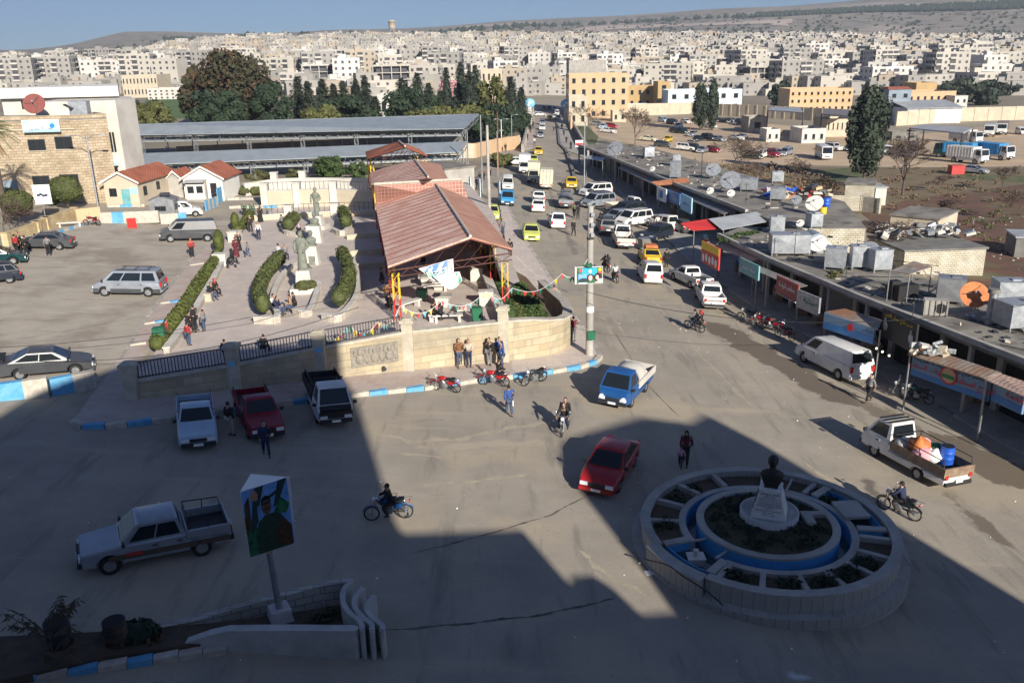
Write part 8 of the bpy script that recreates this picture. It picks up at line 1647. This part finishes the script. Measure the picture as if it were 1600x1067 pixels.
def skinned(J,bones,rad,name,root_):
 names=[];[names.append(n) for b in bones for n in b if n not in names];me=bpy.data.meshes.new(name);me.from_pydata([J[n] for n in names],[(names.index(a),names.index(b)) for a,b in bones],[])
 o=bpy.data.objects.new(name,me);COL.objects.link(o);m=o.modifiers.new('s','SKIN');m.use_smooth_shade=True;s=o.modifiers.new('d','SUBSURF');s.levels=s.render_levels=1
 for i,n in enumerate(names):
  k=n if n in RAD else n[:-1];r=rad(k);me.skin_vertices[0].data[i].radius=r
  if n == root_:me.skin_vertices[0].data[i].use_root=True
 bpy.context.view_layer.update();r=bpy.data.meshes.new_from_object(o.evaluated_get(bpy.context.evaluated_depsgraph_get()));r.name=name;bpy.data.objects.remove(o);bpy.data.meshes.remove(me);return r
def join(me,mb):
 b=bmesh.new();b.from_mesh(me);t=bpy.data.meshes.new('t');t.from_pydata([tuple(v) for v in mb.v],[],mb.f);b.from_mesh(t);[setattr(f,'smooth',True) for f in b.faces];b.to_mesh(me);b.free();bpy.data.meshes.remove(t)
PCN={}
mat('top',(.1,.1,.1),rough=.85);mat('legs',(.05,.06,.09),rough=.9);mat('shoe',(.02,.02,.02),rough=.6);mat('scarf',(.6,.6,.6),rough=.8)
def person_node(kind,robe=False,scarf=False):
 key=(kind,robe,scarf)
 if key in PCN:return PCN[key]
 J=pose(kind);body=skinned(J,BONES,lambda k:(RAD[k][0]*.92,RAD[k][1]*.92),'body','pelvis');h=J['head'];mb=MB()
 mb.ball((h[0],0,h[2]+.01),(.095,.078,.12),12);mb.box((h[0]+.1,0,h[2]-.005),(.035,.024,.04));[mb.ball((h[0],s*.08,h[2]),(.02,.012,.03),6) for s in (-1,1)];mb.box((h[0]+.088,0,h[2]-.055),(.015,.045,.012));[mb.ball((h[0]+.083,s*.03,h[2]+.02),.012,6) for s in (-1,1)]
 for n,s in (('l',1),('r',-1)):
  e,w_=Vector(J['el'+n]),Vector(J['ha'+n]);d=(w_-e).normalized();u=Vector((0,s,0));u=(u-d*u.dot(d)).normalized();v=d.cross(u);mb.ball(tuple(w_+d*.045),(.036,.03,.045),8)
  for k in range(4):p=w_+d*.07+v*(k-1.5)*.019;ln=(.062,.072,.068,.052)[k];mb.tube([p,p+d*ln*.55-u*.004,p+d*ln*.85-u*.022],[.0095,.0085,.0065],5)
  p=w_+d*.03+v*.03;mb.tube([p,p+v*.025+d*.02,p+v*.03+d*.05],[.01,.009,.007],5)
 join(body,mb);body.materials.append(M['skin']);kids=[]
 up=[b for b in BONES if b[0] in ('pelvis','spine','chest','shl','shr','ell','elr') and b[1] not in ('hil','hir')];low=[b for b in BONES if b[0] in ('pelvis','hil','hir','knl','knr') and b[1] not in ('spine',)]
 J2=dict(J)
 for n in ('hal','har'):e=Vector(J['e'+'l'+n[-1]]);J2[n]=tuple(e.lerp(Vector(J[n]),.93))
 x,y,z=J['neck'];J2['neck']=(x,y,z-.02)
 t=skinned(J2,up,lambda k:(RAD[k][0]*1.12+.012+(.02 if k == 'neck' else 0),RAD[k][1]*1.12+.018),'jacket','pelvis');t.materials.append(M['top']);kids.append(Node('jacket',t))
 if robe:
  b=MB();zt=J['pelvis'][2];b.lathe([(.3,.06),(.27,.3),(.22,.6),(.2,zt),(.16,zt+.12)] if kind != 'sit' else [(.34,.1),(.32,.4),(.24,.62),(.17,.72)],c=(J['pelvis'][0]+(.15 if kind == 'sit' else 0),0,0),n=14,sy=.85);kids.append(Node('robe',b.mesh('robe','top')))
 tr=skinned(J,low,lambda k:(RAD[k][0]*1.1+.012,RAD[k][1]*1.1+.012),'trousers','pelvis');tr.materials.append(M['legs']);kids.append(Node('trousers',tr))
 for n in 'lr':b=MB();a,t2=Vector(J['an'+n]),Vector(J['to'+n]);d=t2-a;b.ball(tuple(a.lerp(t2,.45)-Vector((0,0,.01))),(.125,.045,.045),10);kids.append(Node('shoe',b.mesh('shoe','shoe')))
 b=MB()
 if scarf:b.ball((h[0]-.025,0,h[2]+.02),(.115,.1,.135),12);b.lathe([(.15,h[2]-.2),(.11,h[2]-.1),(.08,h[2]-.03)],c=(h[0]-.02,0,0),n=12);kids.append(Node('headscarf',b.mesh('headscarf','scarf')))
 else:b.ball((h[0]-.022,0,h[2]+.035),(.1,.084,.112),12);kids.append(Node('hair',b.mesh('hair','hair')))
 PCN[key]=Node('person',body,kids);return PCN[key]
CL={'black':(.018,.018,.02),'navy':(.02,.03,.08),'blue':(.04,.09,.3),'jeans':(.06,.09,.16),'red':(.4,.03,.03),'brown':(.2,.09,.04),'tan':(.4,.27,.15),'grey':(.2,.2,.21),'beige':(.5,.44,.36),'white':(.65,.63,.6),'green':(.03,.14,.07),'maroon':(.13,.02,.03),'pink':(.6,.35,.42),'olive':(.12,.13,.06),'orange':(.5,.16,.04)}
def cm(c):
 k='cloth_'+c
 return k if k in M else mat(k,CL[c],tuple(v*.7 for v in CL[c]),6,.9,coord='O').name
def person(label,at_,ang,kind='stand',top='black',legs='jeans',s=1.0,robe=False,scarf=None,group=None,z=None,parent_pt=None):
 """at_ = photo pixel of the feet (or a Vector)"""
 g=at_ if isinstance(at_,Vector) else (G(*at_) if z is None else GZ(*at_,z));nd=person_node(kind,robe,bool(scarf));mats={'top':cm(top),'legs':cm(legs)}
 if scarf:mats['scarf']=cm(scarf)
 o=spawn(nd,None,mats);o.location=(g.x,g.y,g.z+(0 if isinstance(at_,Vector) else (.13 if z is None and (450 < g.x*0+1) and False else 0)));o.rotation_euler.z=R(ang);o.scale=(s,s,s);tag(o,label,'person',group);return o
PV=.13
def pp_(px,py,dz=PV):g=G(px,py);return Vector((g.x,g.y,g.z+dz))
person('person in a brown jacket and jeans leaning back on the wall with one foot up',pp_(718,576),-80,'lean','brown','jeans');person('person in a beige jacket standing against the wall beside the one in brown',pp_(733,577),-85,'phone','beige','navy')
person('person in a black jacket facing the wall pillar',pp_(765,574),-120,'stand','black','grey');person('person in a blue striped jacket by the wall pillar',pp_(781,573),-60,'talk','blue','navy');person('person in a bright blue jersey next to the one in the striped jacket',pp_(784,580),-150,'stand','blue','jeans')
person('person in a blue hoodie and jeans crossing the road with a white bag',(796,650),100,'walk','blue','jeans',.98);b=MB();g=G(800,645);b.box((0,0,.55),(.18,.1,.3));tag(b.build('carrier_bag','paper',loc=g),'white patterned bag carried by the person in the blue hoodie','bag')
g,a=moto('red motorcycle parked alone at the kerb',(697,612),158,p_red,lean=-.12);g,a=moto('red motorcycle with a dark rider seated at the kerb',(772,603),165,p_red,lean=-.08);person('person in black sitting sideways on the parked red motorcycle',g-Vector((.3*cos(a),.3*sin(a),.08)),40,'pillion','black','navy');moto('black and silver motorcycle parked next to the pole pavement',(834,600),215,p_dark,lean=-.15)
g,a=moto('dusty motorcycle with two riders coming towards the camera',(881,675),-102,p_grey);person('rider in a black jacket steering the dusty motorcycle',g-Vector((.12*cos(a),.12*sin(a),.08)),-102,'ride','black','navy');person('passenger in a black jacket behind the rider of the dusty motorcycle',g-Vector((.5*cos(a),.5*sin(a),.06)),-102,'pillion','black','olive')
g,a=moto('blue motorcycle ridden across the sunlit road to the left',(608,812),186,p_blue,s=1.05);person('rider in black on the blue motorcycle',g-Vector((.15*cos(a),.15*sin(a),.08)),186,'ride','black','black')
g,a=moto('dark motorcycle passing the right side of the fountain',(1403,805),130,p_dark,s=1.05);person('rider in a dark blue shirt passing the fountain',g-Vector((.15*cos(a),.15*sin(a),.08)),130,'ride','navy','black')
g,a=moto('dark motorcycle with two riders near the white pickup',(1085,517),128,p_dark);person('rider in grey on the motorcycle near the white pickup',g-Vector((.12*cos(a),.12*sin(a),.08)),128,'ride','grey','navy');person('passenger in black with a red cap near the white pickup',g-Vector((.5*cos(a),.5*sin(a),.06)),128,'pillion','black','black',scarf='red')
g,a=moto('black scooter like motorcycle with a white crate going up the street',(961,440),100,p_dark);person('rider in a pale shirt and grey scarf on the motorcycle with the crate',g-Vector((.15*cos(a),.15*sin(a),.08)),100,'ride','white','black',scarf='grey')
g,a=moto('motorcycle carrying two people in black robes up the street',(946,424),105,p_dark);person('rider in black steering the motorcycle with two people in robes',g-Vector((.12*cos(a),.12*sin(a),.08)),105,'ride','black','black',scarf='grey');person('passenger in a long black robe on the motorcycle ahead',g-Vector((.5*cos(a),.5*sin(a),.06)),105,'pillion','black','black',robe=False,scarf='black')
MG='motorcycles parked by the shops'
for (x,y,an,c_,lab) in ((1170,503,140,p_dark,'first motorcycle in the parked row, black with a chrome front'),(1190,513,150,p_red,'second motorcycle in the parked row, bright red'),(1204,517,145,p_red,'third motorcycle in the parked row, red and chrome'),(1226,530,120,p_maroon,'fourth motorcycle in the parked row, dark red')):moto(lab,(x,y),an,c_,MG,lean=-.12)
moto('black motorcycle parked behind the walking man at the kerb',(1412,622),150,p_dark,lean=-.1);moto('motorcycle with a red cloth on its mirror at the dark kerb',(1432,628),140,p_green,lean=-.1);moto('red and chrome motorcycle parked at the painted wall of the car park',(145,353),172,p_maroon,lean=-.1)
person('person in a dark hoodie striding across the road behind the silver van',(1357,629),200,'walk','grey','black');person('person in black with a headscarf walking with a bag beside the fountain',(1071,727),-110,'walk','maroon','black',scarf='black');person('small child with a pink coat held by the walking person in black',(1063,731),-110,'walk','pink','navy',.62)
person('person in a dark jacket and beige trousers beside the maroon pickup',(362,681),60,'stand','black','beige');person('person in dark clothes walking in front of the maroon pickup',(417,713),-70,'walk','navy','navy')
person('older person in a maroon jumper with hands behind the head by the pole',pp_(896,537),90,'phone','maroon','grey');person('person in a tan brown jacket behind the flower bed wall',pp_(866,483),90,'stand','tan','brown')
TZ=dict(z=ZP)
person('person in a red and white jacket standing at the hedge gap in the car park',(301,403),-60,'stand','red','black');
PPL=[((297,517),-20,'sit','black','black','person in black seated on the kerb wall by the hedge'),((306,518),160,'talk','black','black','person in a black top with a pale motif beside the seated one'),((320,517),170,'stand','grey','jeans','child in a grey blue jacket facing the group at the hedge',.8),((296,540),60,'stand','red','jeans','child in a red top and jeans near the railing',.82),((263,533),40,'stand','red','navy','child in a red top leaning by the open green bin',.8),((331,468),-40,'sit','black','jeans','person in black seated on the hedge wall by a small crate'),((336,462),-30,'sit','black','black','person with a red headscarf seated on the hedge wall',1,'red'),((362,413),20,'sit','black','black','person in black seated with a pram at the hedge wall',1,'black'),((370,402),-100,'stand','maroon','maroon','person in a dark red robe beside the pram',1,'maroon'),((374,392),-90,'stand','black','black','person in black behind the dark red robe'),((388,402),180,'walk','grey','jeans','child walking towards the group by the pram',.75),((383,340),-90,'stand','green','black','person in green and black at the top of the short hedge'),((395,340),-90,'stand','green','green','second person in green at the top of the short hedge'),((408,347),-100,'stand','black','black','person in a long black robe near the retaining wall',1,'black'),((419,341),160,'walk','blue','navy','small child in blue behind the person in the long robe',.55),((405,375),-80,'stand','white','navy','person in a white shirt standing in the park path'),((392,363),-60,'talk','black','black','person in black at the side of the short hedge'),
  ((467,371),-30,'sit','black','black','person in black with a pink scarf seated by the small hedge',1,'pink'),((442,355),150,'sit','grey','black','person in grey seated behind the small hedge'),((446,405),-60,'sit','grey','navy','person in grey seated at the upper end of the curved hedge'),((435,404),60,'sit','white','navy','person in white seated at the top of the curved hedge'),((433,492),-20,'sit','navy','jeans','person in a dark jacket seated on the planter edge with jeans'),((427,488),-10,'sit','white','navy','person in white behind the one seated on the planter edge'),((456,489),200,'sit','tan','jeans','person in a tan jacket seated on the rectangular planter'),((462,485),190,'sit','black','black','person in black seated beside the tan jacket'),
  ((354,567),90,'stand','black','black','child in black looking through the park railing',.8),((413,553),80,'sit','black','black','person in dark clothes crouched behind the railing',.9),((676,502),30,'sit','black','black','person in black at the nearest picnic table'),((690,503),150,'sit','black','black','second person in black at the nearest picnic table',1,'black'),((605,470),90,'sit','brown','black','person in brown seated on the terrace beside the front post'),((608,488),60,'sit','black','black','person in black seated by the red and yellow post'),((662,425),0,'stand','black','black','person in black in the canopy shade'),((598,455),0,'stand','black','navy','person standing at the shaded edge of the canopy')]
for e in PPL:
 (x,y),an,kd,tp_,lg,lab=e[:6];person(lab,(x,y),an,kd,tp_,lg,e[6] if len(e) > 6 else 1.0,scarf=e[7] if len(e) > 7 else None,robe='robe' in lab,z=ZP)
b=MB();b.box((0,0,.25),(.5,.4,.5));b.box((0,0,.53),(.56,.46,.05));tag(b.build('crate','cream',loc=GZ(326,470,ZP)),'pale cream crate by the people seated on the hedge wall','crate')
r_=empty('pram',GZ(362,418,ZP),.4,'dark pushchair standing by the hedge wall','pram');b=MB();b.ball((0,0,.6),(.35,.22,.28),10);b.build('seat','black',r_);b=MB();b.tube([(-.3,-.2,.05),(.2,-.2,.6),(.5,-.2,.95),(.5,.2,.95),(.2,.2,.6),(-.3,.2,.05)],.015,4);b.build('frame','steel',r_)
for x,y in ((.3,.2),(.3,-.2),(-.3,.2),(-.3,-.2)):b=MB();b.cyl((x,y-.02,.1),(x,y+.02,.1),.1,n=10);b.build('wheel','tyre',r_)
person('person in a red jacket with their back turned beside the dark green saloon',(27,398),70,'stand','red','black');person('person in black talking to the one in the red jacket',(32,394),-100,'stand','black','black');person('person in black leaning near the bonnet of the green saloon',(43,400),170,'talk','black','black');person('person in a grey jacket bending at the open car door',(77,400),100,'talk','grey','black')
SP=[((772,376),-80,'walk','black','black','person in black walking beside the tall pole'),((777,372),100,'walk','maroon','black','person in dark red beside the tall pole',1,'maroon'),((786,368),-90,'walk','grey','jeans','person in grey walking down past the lattice post'),((783,390),-70,'stand','black','black','person in a black robe at the canopy corner',1,'black'),((797,402),90,'stand','black','black','person in black at the edge of the flower bed'),((750,288),90,'walk','black','black','person in black in the stall street'),((756,282),-90,'walk','brown','black','person in brown in the stall street'),((766,276),80,'walk','grey','black','person in grey in the stall street'),((818,238),-90,'walk','black','black','person in black at the foot of the bridge'),((835,228),-80,'walk','white','jeans','person in a white top at the kerb of the bridge'),((824,220),90,'walk','black','black','first person in black on the left pavement of the bridge'),((829,208),90,'walk','maroon','black','person in dark red on the left pavement of the bridge'),((833,200),90,'walk','navy','navy','farthest person on the left pavement of the bridge'),((885,225),90,'walk','black','black','person in black on the right pavement of the bridge'),((881,213),-90,'walk','navy','black','person in navy on the right pavement of the bridge'),((878,203),90,'walk','black','black','person in black far up the right pavement of the bridge'),((892,234),90,'walk','black','black','person in a black robe near the red and white sign',1,'black'),((865,206),0,'walk','grey','black','person crossing the bridge roadway'),((879,302),90,'stand','black','black','person in black behind the tarpaulin truck'),((897,340),80,'walk','olive','black','person in olive at the back of the parked vans'),((903,343),-90,'walk','black','black','person in black between the vans and the road',1,'black'),((896,369),-70,'walk','black','black','person in black stepping into the road left of the concrete pole'),((1018,362),90,'stand','grey','black','person in a patterned jacket beside the white van'),((1027,360),90,'stand','white','black','person in white beside the dark blue estate car'),((1041,418),90,'stand','black','black','person in black in the shade behind the yellow taxi'),((940,352),90,'stand','black','black','person in black in front of the silver minibus'),((780,236),90,'walk','grey','black','person in grey by the white low wall'),((790,238),90,'walk','black','black','person in black by the white low wall'),((746,296),90,'stand','navy','black','person in navy at the sheets of the stall')]
for e in SP:
 (x,y),an,kd,tp_,lg,lab=e[:6];person(lab,(x,y),an,kd,tp_,lg,e[6] if len(e) > 6 else 1.0,scarf=e[7] if len(e) > 7 else None,robe='robe' in lab)
r_=empty('rubbish_skip',G(1010,391),.3,'grey metal rubbish container at the kerb beside the white truck','skip');b=MB();b.box((0,0,.65),(1.2,.9,1.0),top=(1.25,1.25));b.build('container','concrete_dark',r_);b=MB();b.box((0,0,1.2),(1.5,1.1,.08));b.build('rim_frame','steel',r_)
b=MB();rg=random.Random(77)
for _ in range(260):
 x,y=rg.uniform(-22,26),rg.uniform(21,75)
 if -19 < x < 4.5 and y > 37:continue
 s_=rg.uniform(.015,.05);b.box((x,y,T(x,y)+.02),(s_*1.5,s_,s_*.7),rg.uniform(0,3))
o=b.build('litter_scraps','paper');o['kind']='stuff'
b=MB()
for _ in range(500):
 g=(rg.uniform(26,70),rg.uniform(45,110));s_=rg.uniform(.05,.22);b.box((g[0],g[1],T(*g)+.04),(s_*1.5,s_,s_*.7),rg.uniform(0,3),rx=rg.uniform(-.5,.5))
o=b.build('rubble','concrete');o['kind']='stuff'
# ---------------------------------------------------------------- goods and roof clutter of the shops
rg=random.Random(6);GG='goods set out in front of the shops'
PLC=['near the large blue sign','under the smaller blue sign','beside the black sign','below the dark red sign','below the pale grey sign','under the grey green sign','under the yellow and red sign','at the red awning','under the ringed white sign','below the pale cyan sign','behind the dark blue estate','beside the parked motorcycles']
for i,(x,y) in enumerate(((1500,625),(1345,553),(1420,590),(1262,508),(1290,520),(1200,468),(1140,425),(1090,385),(1040,335),(1060,350),(1110,400),(1235,490))):
 g=G(x,y);c1,c2=rg.choice([('white_wall','red'),('blue_plastic','cream'),('wood','green_plastic'),('galv','orange_wall'),('cream','skyblue')]);r_=empty('goods_stand',Vector((g.x+.8,g.y,g.z+.12)),R(80),['white and red','blue and cream','mixed'][i % 3]+' goods stand in the shade '+PLC[i],'stand',GG)
 b=MB();b.box((0,0,.35),(1.6,.7,.7));b.build('table','wood',r_);b=MB();[b.box((-.6+.4*k,0,.8+.04*(k % 2)),(.34,.5,.2)) for k in range(4)];b.build('goods',c1,r_);b=MB();[b.ball((-.6+.4*k,.0,.93),(.12,.16,.08),6) for k in range(4)];b.build('goods',c2,r_)
b=MB();c=MB()
for _ in range(330):
 t=rg.random();x,y=(18+rg.uniform(.5,9)+t*8,73-t*33) if rg.random() < .55 else (14+rg.uniform(2,10)+t*9,148-t*62)
 s_=rg.uniform(.06,.35);(b if rg.random() < .6 else c).box((x,y,ZR+.04+.05*rg.random()),(s_*rg.uniform(.5,3),s_,.06+.2*rg.random()**3),rg.uniform(0,3),rx=rg.uniform(-.2,.2))
for k in range(26):t=rg.random();x,y=20+rg.uniform(0,7)+t*5,73-t*33;b.tube([(x,y,ZR+.06),(x+rg.uniform(-2,2),y+rg.uniform(-3,3),ZR+.08),(x+rg.uniform(-4,4),y+rg.uniform(-4,4),ZR+.06)],.03,3)
for o,nm in ((b.build('roof_litter','darkmetal'),0),(c.build('roof_litter','kerb_white'),0)):o['kind']='stuff'
for i,(x,y,hh) in enumerate(((1120,320,2.6),(1165,318,2.2),(1320,450,1.6),(1240,410,2.4),(1425,500,1.4),(1000,256,2.5))):
 g=GZ(x,y,ZR);r_=empty('roof_antenna',g,rg.uniform(0,3),'thin aerial on the shop roof '+['by the big grey dish','left of the square tank','between lone tank and roof edge','beside the long bulging tank','by the sheet shelter','near the far white tank'][i],'aerial','aerials on the shop roofs');b=MB();b.cyl((0,0,0),(0,0,hh),.025,n=5);b.build('mast','darkmetal',r_);b=MB();b.cyl((-.5,0,hh*.9),(.5,0,hh*.9),.015,n=4);[b.cyl((-.45+.2*k,-.3,hh*.9),(-.45+.2*k,.3,hh*.9),.01,n=3) for k in range(5)];b.build('aerial_rods','galv',r_)
# ---------------------------------------------------------------- hazy air
def haze():
 b=MB();b.box((0,2150,205),(10400,5600,490));m=bpy.data.materials.new('haze_air');m.use_nodes=True;t=m.node_tree;t.nodes.clear();o=t.nodes.new('ShaderNodeOutputMaterial');v=t.nodes.new('ShaderNodeVolumePrincipled')
 v.inputs['Color'].default_value=(.72,.8,.95,1);v.inputs['Density'].default_value=1.9e-4;v.inputs['Anisotropy'].default_value=.2;t.links.new(v.outputs[0],o.inputs['Volume']);M['haze_air']=m
 ob=b.build('haze','haze_air');ob['kind']='stuff'
haze()
